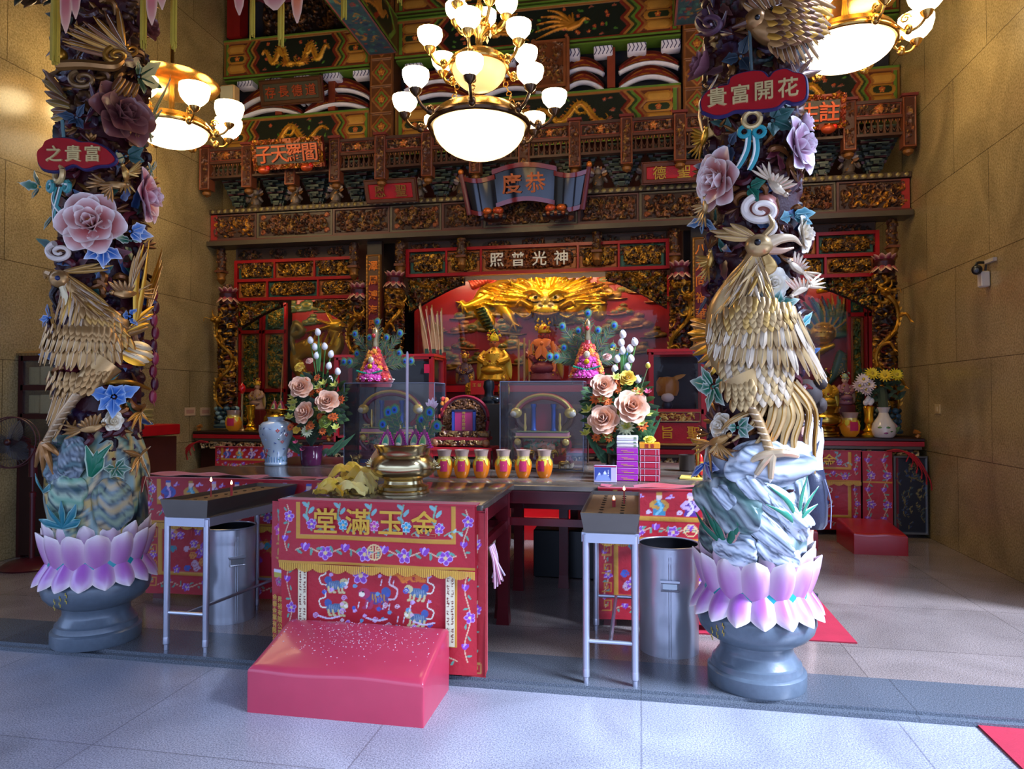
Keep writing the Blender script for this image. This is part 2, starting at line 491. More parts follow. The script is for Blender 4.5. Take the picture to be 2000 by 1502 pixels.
 def dragon(s,x0,y0,L,amp,r,col,dark,h=0.0,flip=1,waves=1.5,col2=None):
  """long wavy dragon, head at the far end"""
  n=26;pts=[]
  for i in range(n):
   t=i/(n-1);pts.append((x0+flip*L*t,y0+amp*math.sin(t*waves*2*PI+.6)*(0.55+.45*t)))
  rad=[r*(.25+.75*math.sin(min(1,(i/(n-1))*1.25+.12)*PI/2))for i in range(n)]
  for i in range(2,n-1):
   p,q=pts[i],pts[i-1];dx,dy=p[0]-q[0],p[1]-q[1];l=math.hypot(dx,dy)+1e-9
   s.stroke([p,(p[0]-dy/l*rad[i]*1.7*flip-dx*.5,p[1]+dx/l*rad[i]*1.7*flip)],[rad[i]*.4,rad[i]*.05],col2 or col,h*.6,1)
  s.stroke(pts,rad,col,h,1)
  s.stroke([(p[0],p[1]-r*.25)for p in pts],[q*.28 for q in rad],col2 or col,h*1.05,1)
  for i in range(3,n-2,2):
   s.ell(pts[i][0],pts[i][1]+rad[i]*.3,rad[i]*.2,rad[i]*.14,dark,0)
  for t in(.3,.62):
   i=int(t*n);p=pts[i]
   s.stroke([p,(p[0]+flip*r*1.2,p[1]-r*2.0),(p[0]+flip*r*2.8,p[1]-r*2.0)],[r*.6,r*.45,r*.25],col,h)
   for a in(-.6,0,.6):
    s.stroke([(p[0]+flip*r*2.7,p[1]-r*2.0),(p[0]+flip*(r*2.7+r*1.1*math.cos(a)),p[1]-r*2.0+r*1.1*math.sin(a))],[r*.22,r*.06],col,h,1)
  hx,hy=pts[-1]
  s.ell(hx+flip*r*.6,hy,r*1.5,r*1.0,col,h*1.3)
  s.ell(hx+flip*r*2.0,hy-r*.15,r*.9,r*.5,col,h*1.2)
  s.stroke([(hx+flip*r*1.2,hy-r*.9),(hx+flip*r*2.5,hy-r*.9)],[r*.35,r*.15],col,h)
  for a in(2.2,2.6,3.0,3.4,3.8):
   s.stroke([(hx,hy),(hx+flip*r*3*math.cos(a),hy+r*2.4*math.sin(a)+r*.6)],[r*.4,r*.05],col2 or col,h)
  s.stroke([(hx+flip*r*2.4,hy+r*.2),(hx+flip*r*3.2,hy+r*1.2),(hx+flip*r*2.6,hy+r*2.2)],r*.12,col,h)
  s.ell(hx+flip*r*.9,hy+r*.35,r*.22,r*.22,dark,0)
  return s
 def bird(s,x,y,L,col,dark,h=0.0,flip=1,tail=4):
  for i in range(tail):
   a=PI+(.35-.28*i)
   s.stroke([(x,y),(x+flip*L*.6*math.cos(a),y+L*.5*math.sin(a)+.1*L),(x+flip*L*1.3*math.cos(a*.97),y+L*.9*math.sin(a)-.03*L)],[L*.07,L*.06,L*.015],col,h*.8)
  s.ell(x,y,L*.28,L*.13,col,h*1.2,flip*.35)
  s.stroke([(x+flip*L*.15,y+L*.03),(x+flip*L*.34,y+L*.2),(x+flip*L*.5,y+L*.16)],[L*.09,L*.06,L*.03],col,h)
  for i in range(4):
   s.stroke([(x,y+.02*L),(x-flip*L*(.05+.1*i),y+L*(.42-.07*i))],[L*.05,L*.03],col,h)
  s.ell(x+flip*L*.4,y+L*.17,L*.02,L*.02,dark,0)
  return s
 def beast(s,x,y,L,c1,c2,c3,flip=1):
  """small embroidered lion with curling tail"""
  s.stroke([(x-flip*.4*L,y),(x-flip*.65*L,y+.05*L),(x-flip*.72*L,y+.35*L),(x-flip*.45*L,y+.5*L),(x-flip*.5*L,y+.8*L)],L*.03,mix(c3,(1,1,1,0),.5))
  s.ell(x-flip*.33*L,y+.22*L,L*.17,L*.17,C('#3f5a9c'))
  s.ell(x,y,L*.42,L*.2,c1,0,flip*.15)
  for i in range(5):s.stroke([(x-flip*(.25-.1*i)*L,y+.12*L),(x-flip*(.28-.1*i)*L,y-.1*L)],L*.025,c2)
  for dx in(-.32,-.12,.15,.32):s.stroke([(x+flip*dx*L,y-.1*L),(x+flip*(dx+.05)*L,y-.3*L),(x+flip*(dx+.12)*L,y-.32*L)],L*.05,c3)
  s.ell(x+flip*.42*L,y+.15*L,L*.2,L*.18,c3)
  s.ell(x+flip*.5*L,y+.12*L,L*.1,L*.08,C('#f0ead0'))
  s.ell(x+flip*.46*L,y+.2*L,L*.03,L*.03,C('#111111'))
  return s
 def person(s,x,y,L,c1,c2,c3):
  s.poly([(x-.25*L,y),(x+.25*L,y),(x+.16*L,y+.62*L),(x-.16*L,y+.62*L)],c1)
  s.stroke([(x-.14*L,y+.55*L),(x-.3*L,y+.38*L),(x-.05*L,y+.3*L)],L*.07,c2)
  s.stroke([(x+.14*L,y+.55*L),(x+.3*L,y+.4*L),(x+.2*L,y+.25*L)],L*.07,c2)
  s.stroke([(x-.05*L,y+.6*L),(x+.08*L,y+.3*L),(x-.1*L,y+.05*L)],L*.05,c3)
  s.ell(x,y+.74*L,L*.12,L*.14,C('#e9c9b8'));s.ell(x,y+.84*L,L*.12,L*.07,c2)
  return s
 def vine(s,x0,y0,x1,y1,amp,n,stem,fl,fe,core,lf,fr):
  """running vine of blossoms"""
  L=math.hypot(x1-x0,y1-y0);ux,uy=(x1-x0)/L,(y1-y0)/L
  P=lambda t,o:(x0+ux*t*L-uy*o,y0+uy*t*L+ux*o)
  m=n*8
  s.stroke([P(i/m,amp*math.sin(i/m*n*2*PI/2))for i in range(m+1)],fr*.1,stem,0,1)
  for i in range(n):
   t=(i+.5)/n;q=P(t,amp*(1 if i%2==0 else-1)*.8)
   a=RN.random()*6
   if i%2:s.flower(q[0],q[1],fr,fl,fe,core,0,5,a)
   else:
    for b in(-.5,0,.5):s.ell(q[0]+.3*fr*math.sin(b*2),q[1]+.1*fr,fr*.62,fr*.32,fl if b else fe,0,PI/2-b*1.3)
   for sg in(1,-1):
    r=P(t+sg*.3/n,-amp*.7*(1 if i%2==0 else-1)*.8)
    s.ell(r[0],r[1],fr*.5,fr*.2,lf,0,a+sg)
  return s
 def carve(s,x0,y0,x1,y1,cols,h,n,size,inside=None):
  """dense carved scrollwork: n random curls, leaves and knobs"""
  for i in range(n):
   for _ in range(8):
    x,y=RN.uniform(x0,x1),RN.uniform(y0,y1)
    if inside is None or inside(x,y):break
   else:continue
   c=RN.choice(cols);k=RN.random();z=size*RN.uniform(.6,1.3);a=RN.uniform(0,2*PI)
   cl=lambda p:(min(max(p[0],x0),x1),min(max(p[1],y0),y1))
   if k<.45:
    pts=[cl((x+z*t*math.cos(a+1.5*t*(1 if i%2 else-1)),y+z*t*math.sin(a+1.5*t*(1 if i%2 else-1))))for t in(0,.5,1,1.5)]
    s.stroke(pts,[z*.28,z*.22,z*.07],c,h*RN.uniform(.6,1),3)
   elif k<.7:
    s.ell(x,y,z*.45,z*.22,c,h*RN.uniform(.6,1),a)
   elif k<.88:
    s.ell(x,y,z*.28,z*.28,c,h)
   else:
    s.spiral(x,y,z*.5,c,z*.13,h*.9,1.3,a)
  return s
 def mesh(s,mb,o,u=(1,0,0),v=(0,0,1),warp=None,thick=0.0,back=None):
  """adds the surface to a mesh: lower left corner o; relief rises against the frame's y; thick closes it behind"""
  M=np.array(frame(o,u,v))
  X,Y=np.meshgrid(s.x,s.y)
  Q=np.stack([X,-s.H,Y],2)
  if warp is not None:Q=warp(Q)
  Q=Q@M[:3,:3].T+M[:3,3]
  mb.grid(Q,s.K)
  if thick>0:
   bc=back if back is not None else tuple(s.K[0,0])
   yv=-M[:3,1]*0+M[:3,1]
   q=[Q[0,0],Q[0,-1],Q[-1,-1],Q[-1,0]]
   a=np.array([tuple(p)for p in q]);b=a+yv*thick
   mb.add(np.concatenate([a,b]),np.array([(0,4,5,1),(1,5,6,2),(2,6,7,3),(3,7,4,0),(4,7,6,5)]),bc)
  return mb
# ----------------------- the room
def stonemat(name,base,dark,speck,sc=180,rough=0.22,tile=None,joint=None,axes='xy',vein=0.25,jw=0.004):
 m,t,p=newmat(name)
 tx=t.nodes.new('ShaderNodeTexCoord')
 n1=t.nodes.new('ShaderNodeTexNoise');n1.inputs['Scale'].default_value=sc;n1.inputs['Detail'].default_value=3
 n2=t.nodes.new('ShaderNodeTexNoise');n2.inputs['Scale'].default_value=1.3;n2.inputs['Detail'].default_value=6;n2.inputs['Distortion'].default_value=1.2
 t.links.new(tx.outputs['Object'],n1.inputs['Vector']);t.links.new(tx.outputs['Object'],n2.inputs['Vector'])
 r=t.nodes.new('ShaderNodeValToRGB');e=r.color_ramp.elements
 e[0].position=.36;e[0].color=(*dark,1);e[1].position=.5;e[1].color=(*base,1)
 q=r.color_ramp.elements.new(.66);q.color=(*speck,1)
 t.links.new(n1.outputs[0],r.inputs[0])
 mr=t.nodes.new('ShaderNodeMapRange');mr.inputs['From Min'].default_value=.3;mr.inputs['From Max'].default_value=.7
 mr.inputs['To Min'].default_value=1-vein;mr.inputs['To Max'].default_value=1+vein*.5
 t.links.new(n2.outputs[0],mr.inputs['Value'])
 vm=t.nodes.new('ShaderNodeVectorMath');vm.operation='SCALE'
 t.links.new(r.outputs[0],vm.inputs[0]);t.links.new(mr.outputs[0],vm.inputs['Scale'])
 out=vm.outputs[0]
 if tile:
  sp=t.nodes.new('ShaderNodeSeparateXYZ');cb=t.nodes.new('ShaderNodeCombineXYZ');t.links.new(tx.outputs['Object'],sp.inputs[0])
  t.links.new(sp.outputs['xyz'.index(axes[0])],cb.inputs[0]);t.links.new(sp.outputs['xyz'.index(axes[1])],cb.inputs[1])
  b=t.nodes.new('ShaderNodeTexBrick');b.offset=0.5 if axes!='xy' else 0
  b.inputs['Scale'].default_value=1;b.inputs['Brick Width'].default_value=tile[0];b.inputs['Row Height'].default_value=tile[1]
  b.inputs['Mortar Size'].default_value=jw;b.inputs['Mortar Smooth'].default_value=0
  b.inputs['Color1'].default_value=(1,1,1,1);b.inputs['Color2'].default_value=(.86,.86,.86,1);b.inputs['Mortar'].default_value=(*joint,1)
  t.links.new(cb.outputs[0],b.inputs['Vector'])
  mu=t.nodes.new('ShaderNodeVectorMath');mu.operation='MULTIPLY'
  t.links.new(out,mu.inputs[0]);t.links.new(b.outputs['Color'],mu.inputs[1]);out=mu.outputs[0]
 t.links.new(out,p.inputs['Base Color'])
 p.inputs['Roughness'].default_value=rough
 MATS[name]=m
stonemat('outer_granite',(.34,.345,.395),(.17,.17,.21),(.52,.51,.56),150,.30,(1.2,.9),(.6,.6,.6))
stonemat('inner_granite',(.27,.215,.185),(.14,.11,.10),(.38,.31,.28),150,.15,(1.2,.9),(.6,.6,.6))
stonemat('kerb_granite',(.10,.115,.135),(.06,.07,.08),(.17,.185,.21),170,.26,(1.3,3),(.72,.72,.72),vein=.15)
stonemat('wall_marble',(.34,.255,.115),(.25,.185,.08),(.42,.32,.16),60,.22,(1.35,.93),(.35,.33,.3),'yz',vein=.30)
XL,XR,YB=-5.8,3.05,9.75
def slab(name,x0,x1,y0,y1,z0,z1,mat,col=(.3,.3,.3,0)):
 mb=MB().box(((x0+x1)/2,(y0+y1)/2,(z0+z1)/2),(x1-x0,y1-y0,z1-z0),col)
 return struct(mb.build(name,mat,org=(0,0,0),sm=False))
slab('floor',XL-.3,XR+.3,4.02,YB,-.3,0,'inner_granite')
slab('floor_courtyard',-12,12,-9,3.60,-.34,-.04,'outer_granite')
slab('trim_1',XL-.3,XR+5,3.635,4.02,-.3,0,'kerb_granite')
slab('trim_2',XL-.3,XR+5,3.60,3.635,-.3,-.018,'kerb_granite')
slab('wall_left',XL-.3,XL,3.3,YB,0,7.3,'wall_marble')
slab('wall_right',XR,XR+.3,5.35,YB,0,7.3,'wall_marble')
slab('wall_back',XL-.3,XR+.3,YB,YB+.3,0,7.3,'wood',C('#2a0d0c'))
slab('ceiling',XL-.3,XR+.3,2.6,YB+.3,7.3,7.6,'wood',C('#3a2016'))
slab('wall_front',XL-.3,XR+.3,2.55,2.75,4.1,7.3,'wood',C('#3a120e'))
slab('sun_block_slab',XL-2.5,XR+.1,-2.8,2.6,4.1,4.3,'wood',C('#5a3a2a'))  # unseen slab, added to keep sun off the left side and upper columns
# ----------------------- the two carved columns
PALE,GOLD,DGOLD,BRONZE=C('#bd9a66',.6),C('#cf9a30',.75),C('#a87526',.75),C('#74492a',.55)
MAROON,PLUM=C('#3b1016'),C('#1c0f16')
class Pillar:
 def __init__(s,x,y,px0,px1,label):
  s.c=np.array((x,y,0.0));s.px0,s.px1=px0,px1
  s.D=-math.sin(YAW)*x+math.cos(YAW)*y
  s.ppm=FPX/s.D;s.R=0.245
  v=np.array((-x,-y,0));s.tc=v/np.linalg.norm(v)
  s.rc=np.array((-s.tc[1],s.tc[0],0.0))
  if s.rc[0]<0:s.rc=-s.rc
  s.root=thing('carved_column',label,'column',(x,y,0));s.root['kind']='thing'
 def mid(s,py):return s.px0+(s.px1-s.px0)*(1300-py)/1300
 def pt(s,px,py,off=0.0):
  R=s.R+off
  q=(px-s.mid(py))/s.ppm
  q0=max(-R*.985,min(R*.985,q))
  d=math.sqrt(max(R*R-q0*q0,0))
  p=s.c+s.rc*q+s.tc*d
  D=-math.sin(YAW)*p[0]+math.cos(YAW)*p[1]
  t=(CY-py)/FPX
  h=D*(t*math.cos(PITCH)+math.sin(PITCH))/(math.cos(PITCH)-t*math.sin(PITCH))
  p[2]=1.5+h
  return p
 def nrm(s,px,py):
  q=max(-.985,min(.985,(px-s.mid(py))/s.ppm/s.R))
  return s.rc*q+s.tc*math.sqrt(1-q*q)
 def m(s,px):return px/s.ppm
 def path(s,pts,off=0.0):
  o=off if np.ndim(off)else[off]*len(pts)
  return[s.pt(p[0],p[1],k)for p,k in zip(pts,o)]
 def norms(s,pts):return[s.nrm(*p)for p in pts]
 def tube(s,mb,pts,w,col,off=0.03,t=None,k=4,n=8):
  """w, t in photo pixels"""
  sc=lambda a:None if a is None else(np.array(a,float)/s.ppm if np.ndim(a)else a/s.ppm)
  mb.sweep(s.path(pts,off),sc(w),col,sc(t),n=n,up=s.norms(pts),k=k)
 def feather(s,mb,a,b,wpx,col,edge=None,o0=.03,o1=.05,bend=.08,th=.006,prof=(.35,.8,1,.95,.75,.15),vein=True):
  A,B=s.pt(*a,o0),s.pt(*b,o1);N=unit(s.nrm(*a)+s.nrm(*b))
  mb.leaf(A,B,N,wpx/s.ppm,col,edge,bend=bend,cup=-.12,th=th,prof=prof,nu=7,nv=5)
  if vein:
   M=(A+B)/2+N*(th+.5*bend*np.linalg.norm(B-A)*.9)
   mb.sweep([A+N*th,M,A+(B-A)*.9+N*(th+bend*np.linalg.norm(B-A)*.97)],wpx/s.ppm*.06,mix(col,(1,.9,.7,.5),.25),n=4,up=N)
 def row(s,mb,roots,tips,n,wpx,cols,o0=.04,o1=.06,bend=.08,jit=0,**kw):
  Rr,Tt=smooth([(*p,0)for p in roots],8),smooth([(*p,0)for p in tips],8)
  for i in range(n):
   t=i/max(1,n-1)
   f=lambda Q:[np.interp(t,np.linspace(0,1,len(Q)),Q[:,k])for k in(0,1)]
   a,b=f(Rr),f(Tt)
   b=[b[0]+RN.uniform(-jit,jit),b[1]+RN.uniform(-jit,jit)]
   s.feather(mb,a,b,wpx,cols[i%len(cols)],None,o0,o1+.006*(i%2),bend,**kw)
 def scales(s,mb,poly,dirn,size,cols,off):
  """overlapping small feathers filling a patch given by rows of (x0,y,x1)"""
  for r,(x0,y0,x1,y1)in enumerate(poly):
   n=max(2,int(math.hypot(x1-x0,y1-y0)/(size*.7)))
   for i in range(n):
    t=(i+.5*(r%2))/n
    a=(x0+(x1-x0)*t,y0+(y1-y0)*t)
    b=(a[0]+dirn[0]*size*1.7+RN.uniform(-2,2),a[1]+dirn[1]*size*1.7+RN.uniform(-1,2))
    o=off+.004*(r%3)
    mb.leaf(s.pt(*a,o),s.pt(*b,o+.012),s.nrm(*a),size*1.05/s.ppm,cols[(i*2+r)%len(cols)],bend=.06,cup=-.12,th=.004,prof=(.6,.9,1,.92,.6,.1),nu=7,nv=5)
 def peony(s,px,py,r,c1,c2,off=.05,tilt=(0,0),bud=False,name='peony',seed=0):
  mb=MB();o=s.pt(px,py,off-.02);N=unit(s.nrm(px,py)+s.rc*tilt[0]+np.array((0,0,tilt[1])))
  X=unit(np.cross((0,0,1),N));Y=np.cross(N,X);r=r/s.ppm;g=random.Random(seed)
  rings=[(6,.2,1.08,1.0,.08,0),(5,.14,.82,.9,.42,.4),(5,.08,.45,.7,.95,.2),(4,.04,.24,.5,1.15,.5)]if not bud else[(5,.1,.75,.8,.75,0),(5,.06,.55,.7,1.0,.4),(4,.02,.3,.5,1.2,.2)]
  for n,r0,r1,wd,lift,a0 in rings:
   for i in range(n):
    a=a0+i*2*PI/n+g.uniform(-.15,.15)
    d=X*math.cos(a)+Y*math.sin(a)
    B=o+d*r*r0+N*r*.1;T=o+d*r*r1+N*r*lift*.62
    mb.leaf(B,T,N-d*lift*.9,r*wd*g.uniform(.9,1.1),c1,c2,bend=.16,cup=.16,th=.006,prof=(.4,.75,.98,1,.88,.6,.2),nu=8,nv=9,ep=2.6)
  mb.ell(o+N*r*.35,r*.14,mix(c1,C('#d8a73a'),.4),nu=8,nv=6)
  return mb.build(name,'gloss',s.root)
 def leaves(s,px,py,size,dirs,col,edge,off=.05,name='leaf_spray',lobes=2):
  mb=MB()
  for a,k in dirs:
   ca,sa=math.cos(math.radians(a)),-math.sin(math.radians(a))
   b=(px+ca*size*.12,py+sa*size*.12);t=(px+ca*size*k,py+sa*size*k)
   B,T=s.pt(*b,off),s.pt(*t,off+.02)
   N=s.nrm(px,py)
   mb.leaf(B,T,N,size*.66/s.ppm,col,edge,bend=.12,cup=.1,th=.006,nu=10,nv=9,lobes=lobes,prof=(.3,.62,.95,.9,1,.8,.62,.5,.25,.02),ep=5)
   mb.sweep([B+N*.008,(B+T)/2+N*.02,T+N*.012],[.004,.003,.001],mix(col,edge,.45),n=4,up=N)
  mb.sweep([s.pt(px,py,off-.05),s.pt(px,py,off)],.008,col,n=6)
  return mb.build(name,'gloss',s.root)
 def bird(s,px,py,L,ang,off=.06,col=None,flip=1,wing=70,name='small_bird',tailn=4,wingside=1):
  col=col or PALE;mb=MB();a=math.radians(ang)
  P=lambda f,u:(px+L*(f*math.cos(a)-u*math.sin(a)*flip),py-L*(f*math.sin(a)+u*math.cos(a)*flip))
  pts=[P(-.38,-.02),P(-.15,0),P(.1,.03),P(.3,.1),P(.42,.14)]
  s.tube(mb,pts,[L*.05,L*.15,L*.17,L*.11,L*.05],col,[off,off+.015,off+.02,off+.02,off+.02],[L*.05,L*.12,L*.14,L*.1,L*.05])
  mb.ell(s.pt(*P(.43,.16),off+.025),L*.1/s.ppm,col,nu=8,nv=6)
  s.tube(mb,[P(.48,.16),P(.66,.12)],[L*.04,L*.008],C('#5d4a3c'),off+.025,k=1,n=6)
  mb.ell(s.pt(*P(.47,.2),off+.03+L*.08/s.ppm),L*.022/s.ppm,C('#101010'),nu=6,nv=5)
  for i in range(tailn):
   v=(i-(tailn-1)/2)*.12
   s.feather(mb,P(-.28,0),P(-1.0+abs(v)*.4,v*1.8-.05),L*.12,col,None,off,off+.02)
  w=math.radians(wing)
  for i in range(6):
   q=w+i*.24
   s.feather(mb,P(.12-.06*i,.06),P(.12+.75*math.cos(q),wingside*(.06+.62*math.sin(q)-.04*i)),L*.16,mix(col,BRONZE,.12*(i%2)),None,off+.02,off+.05)
  return mb.build(name,'gloss',s.root)
 def plaque(s,outline,centre,text,tsize,off=.075):
  """little red cloud board hung on the column, gilt writing"""
  o=s.pt(*centre,off);N=s.nrm(*centre);u=np.array((-N[1],N[0],0));u=u if u[0]>0 else-u
  pts=[((x-centre[0])/s.ppm/max(.5,abs(u@s.rc)),-(y-centre[1])/s.ppm)for x,y in outline]
  sm=smooth([(p[0],p[1],0)for p in pts+pts[:1]],4)[:-1,:2]
  M=frame(o+N*.03,u,(0,0,1))
  mb=MB().prism(sm[::-1],.05,C('#a00a12'),M)
  rim=np.stack([sm[:,0],np.zeros(len(sm)),sm[:,1]],1)@np.array(M)[:3,:3].T+np.array(M)[:3,3]
  mb.sweep(np.vstack([rim,rim[:1]])-N*.022,.014,C('#27224e'),n=6,up=N)
  pl=mb.build('name_plaque','gloss',s.root)
  words(text,tsize,C('#e0c584',.5),o+N*.034,u,(0,0,1),ext=.006,fat=.004,gap=1.12,parent=pl,mat='gloss')
  return pl
 def ribbon(s,px,py,tails,col=C('#2f8f93'),ring=True):
  mb=MB();N=s.nrm(px,py);o=s.pt(px,py,.09)
  if ring:mb.torus(o,14/s.ppm,5/s.ppm,C('#cfae74',.5),N,20,8)
  for dx in(-1,1):
   mb.torus(s.pt(px+dx*13,py+24,.085),9/s.ppm,4/s.ppm,col,N,14,6)
  for t in tails:
   s.tube(mb,t,[5,6,6,4],col,.075,[2,2,2,2])
   s.tube(mb,[(p[0]-3,p[1])for p in t],[2,2,2,1],C('#e9e4d6'),.082,[1,1,1,1])
  return mb.build('ribbon_bow','gloss',s.root)
 def scroll(s,px,py,r,c1=C('#ead9c6'),c2=C('#a65f56'),name='cloud_scroll',stalk=None):
  mb=MB();N=s.nrm(px,py)
  a=np.linspace(0,3.1*PI,40)
  sp=[(px+r*(1-.27*q/PI)*math.cos(q+2),py-r*.82*(1-.27*q/PI)*math.sin(q+2))for q in a]
  mb.ell(s.pt(px,py,.03-r*.75/s.ppm),(r*1.0/s.ppm,)*3,c2,nu=14,nv=8)
  s.tube(mb,sp,np.linspace(r*.26,r*.12,40),c1,np.linspace(.05,.105,40),k=1,n=8)
  if stalk:s.tube(mb,stalk,[7,6,4],c1,.05)
  return mb.build(name,'gloss',s.root)
 def grass(s,base,tips,col=C('#0f6a4a'),edge=C('#dfe3cf'),w=9,off=.05,name='grass_tuft'):
  mb=MB()
  for t in tips:
   mid=(base[0]*.45+t[0]*.55+(t[2]if len(t)>2 else 0),base[1]*.45+t[1]*.55)
   P=[base,mid,(t[0],t[1])]
   s.tube(mb,P,[w*.6,w,w*.15],edge,[off,off+.03,off+.03],[w*.25,w*.25,w*.05])
   s.tube(mb,P,[w*.4,w*.68,w*.08],col,[off+.008,off+.038,off+.037],[w*.25,w*.25,w*.05])
  return mb.build(name,'gloss',s.root)
 def sprigs(s,base,tips,col=None,w=12,off=.045,name='gilded_leaf'):
  mb=MB();col=col or C('#b98a4e',.55)
  for t in tips:
   s.feather(mb,base,t,w,col,C('#5a2a1c'),off,off+.025,.15,prof=(.3,.9,1,.8,.45,.05))
  return mb.build(name,'gloss',s.root)
# ----- shared body
 def body(s,rockcols,dress):
  g=C('#57626c')
  prof=[(.245,0),(.25,.01),(.25,.075),(.24,.085),(.232,.088),(.228,.10),(.226,.118),(.216,.124),(.21,.13),(.202,.15),(.19,.165),(.186,.18),(.186,.205),(.19,.212),(.192,.222),(.22,.235),(.262,.262),(.29,.295),(.302,.335),(.298,.37),(.284,.395),(.268,.405),(.262,.408),(.25,.412),(.24,.42),(.2,.42)]
  mb=MB().lathe([(r,z)for r,z in prof],g,48,s.c)
  base=mb.build('stone_base','stone',s.root)
  zz=[(-.20,.345),(-.165,.34),(-.165,.315),(-.2,.31),(-.235,.325),(-.235,.30)]
  mk=MB()
  for i in range(6):
   a=math.atan2(s.tc[1],s.tc[0])-.55+.12*(i%3)*(-1);z=.36-.035*(i//3)-.02*(i%3)
   r=.304
   for k in range(3):
    mk.box(s.c+np.array((r*math.cos(a+.012*k),r*math.sin(a+.012*k),z-.008*k)),(.004,.013,.004)if k%2 else(.004,.004,.014),C('#b7a04c',.6),rot('Z',a))
  mk.build('inscription_lettering','carved',base)
  lb=MB().lathe([(.2,.40),(.262,.405),(.27,.43),(.268,.50),(.262,.53),(.25,.56),(.235,.60),(.1,.60)],C('#1f8f97'),40,s.c).build('lotus_seat','gloss',s.root)
  a0=math.atan2(s.tc[1],s.tc[0])
  pk,pw=C('#b06ca6'),C('#f0e0d6')
  def petal(a,r0,z0,r1,z1,wd,bend,cup,c=pk):
   d=np.array((math.cos(a),math.sin(a),0))
   MB().leaf(s.c+d*r0+(0,0,z0),s.c+d*r1+(0,0,z1),d+np.array((0,0,.1)),wd,c,pw,bend=bend,cup=cup,th=.012,prof=(.55,.8,.96,1,.94,.79,.52,.06),nu=14,nv=13,ep=2.3).build('lotus_petal','petalpaint',lb)
  for i in range(13):petal(a0+(i+.5)*2*PI/13,.235,.49,.285,.755,.17,.06,-.28,C('#9c6a94'))
  for i in range(13):petal(a0+i*2*PI/13,.258,.465,.315,.70,.20,.05,-.30)
  for i in range(16):petal(a0+(i+.3)*2*PI/16,.262,.52,.318,.362,.155,.16,-.22,C('#a85cb0'))
  na,nz=72,46;A=np.linspace(0,2*PI,na+1);Z=np.linspace(0,1,nz)
  aa,zz=np.meshgrid(A,Z);th=aa-a0
  q=np.sin(2*th+3*zz+dress['ph'])*.5+np.sin(5*th-7*zz)*.28+np.sin(9*th+9*zz+1)*.17+np.sin(3*th+14*zz)*.15
  top=dress['top'](th)
  r=(.245+.028*q+.03*np.sin(PI*np.clip(zz*1.1,0,1)))*np.where(zz>.93,1-(zz-.93)*3.2,1)
  X=np.stack([s.c[0]+r*np.cos(aa),s.c[1]+r*np.sin(aa),.56+zz*top],2)
  f=np.sin(dress['k1']*th+dress['k2']*zz*6+2.2*np.sin(3*th+5*zz)+1.5*np.sin(7*zz-2*th+dress['ph']))
  f2=np.sin(2*dress['k1']*th+11*zz+2*np.sin(4*th-4*zz))
  K=np.zeros((nz,na+1,4));cs=np.array(rockcols)
  pos=(f+1)/2*(len(cs)-1)
  i0=np.clip(pos.astype(int),0,len(cs)-2);t=np.clip((pos-i0)*1.6-.3,0,1)[...,None]
  K=cs[i0]*(1-t)+cs[i0+1]*t
  m=(f2>.82)[...,None];K=np.where(m,np.array(dress['vein']),K)
  MB().grid(X,K).build('painted_rock','gloss',s.root)
  h=3.75;p=Panel(2*PI*.232,h,85,MAROON)
  p.carve(0,0,p.w,1.9,[MAROON,PLUM,C('#2a1230'),C('#4a1518'),C('#23152a')],.028,420,.06)
  p.carve(0,1.75,p.w,h,[MAROON,C('#4a2a20',.2),C('#5c3c22',.4),C('#3c2a3c'),C('#6b4a2c',.5),C('#2c3a36')],.035,520,.07)
  def warp(Q):
   a=Q[...,0]/.232+1.1;r=.232-Q[...,1]
   return np.stack([r*np.cos(a),r*np.sin(a),Q[...,2]],2)
  mb=MB()
  M=Matrix.Translation((s.c[0],s.c[1],.9))
  X,Y=np.meshgrid(p.x,p.y);Q=warp(np.stack([X,-p.H,Y],2))+np.array((s.c[0],s.c[1],.9))
  mb.grid(Q,p.K)
  mb.lathe([(.232,4.65),(.232,7.3)],MAROON,32,s.c)
  mb.lathe([(.2,.6),(.2,.95)],MAROON,20,s.c)
  mb.build('shaft','carved',s.root)
m_,t_,p_=newmat('petalpaint')
_a=t_.nodes.new('ShaderNodeAttribute');_a.attribute_name='Col'
t_.links.new(_a.outputs['Color'],p_.inputs['Base Color']);p_.inputs['Roughness'].default_value=.3;p_.inputs['Coat Weight'].default_value=.2
MATS['petalpaint']=m_
PC1,PC2,DG=C('#bd5e5c'),C('#f6e6dc'),C('#12664b')
WHITE=C('#ece6da')
pr=Pillar(.602,3.865,1474,1458,'carved column with the four-character red plaque and a big phoenix facing right')
def rtop(th):return.70+.05*np.cos(th+.3)-.20*np.clip(np.sin(-th+.2),0,1)*0+.04*np.sin(3*th)
pr.body([C('#5f7a78'),C('#b9c2cc'),C('#dfe2e6'),C('#a4adbd'),C('#2f3a4a'),C('#8fa39a')],dict(ph=.5,k1=3,k2=1.6,top=rtop,vein=C('#27303f')))
mb=MB()
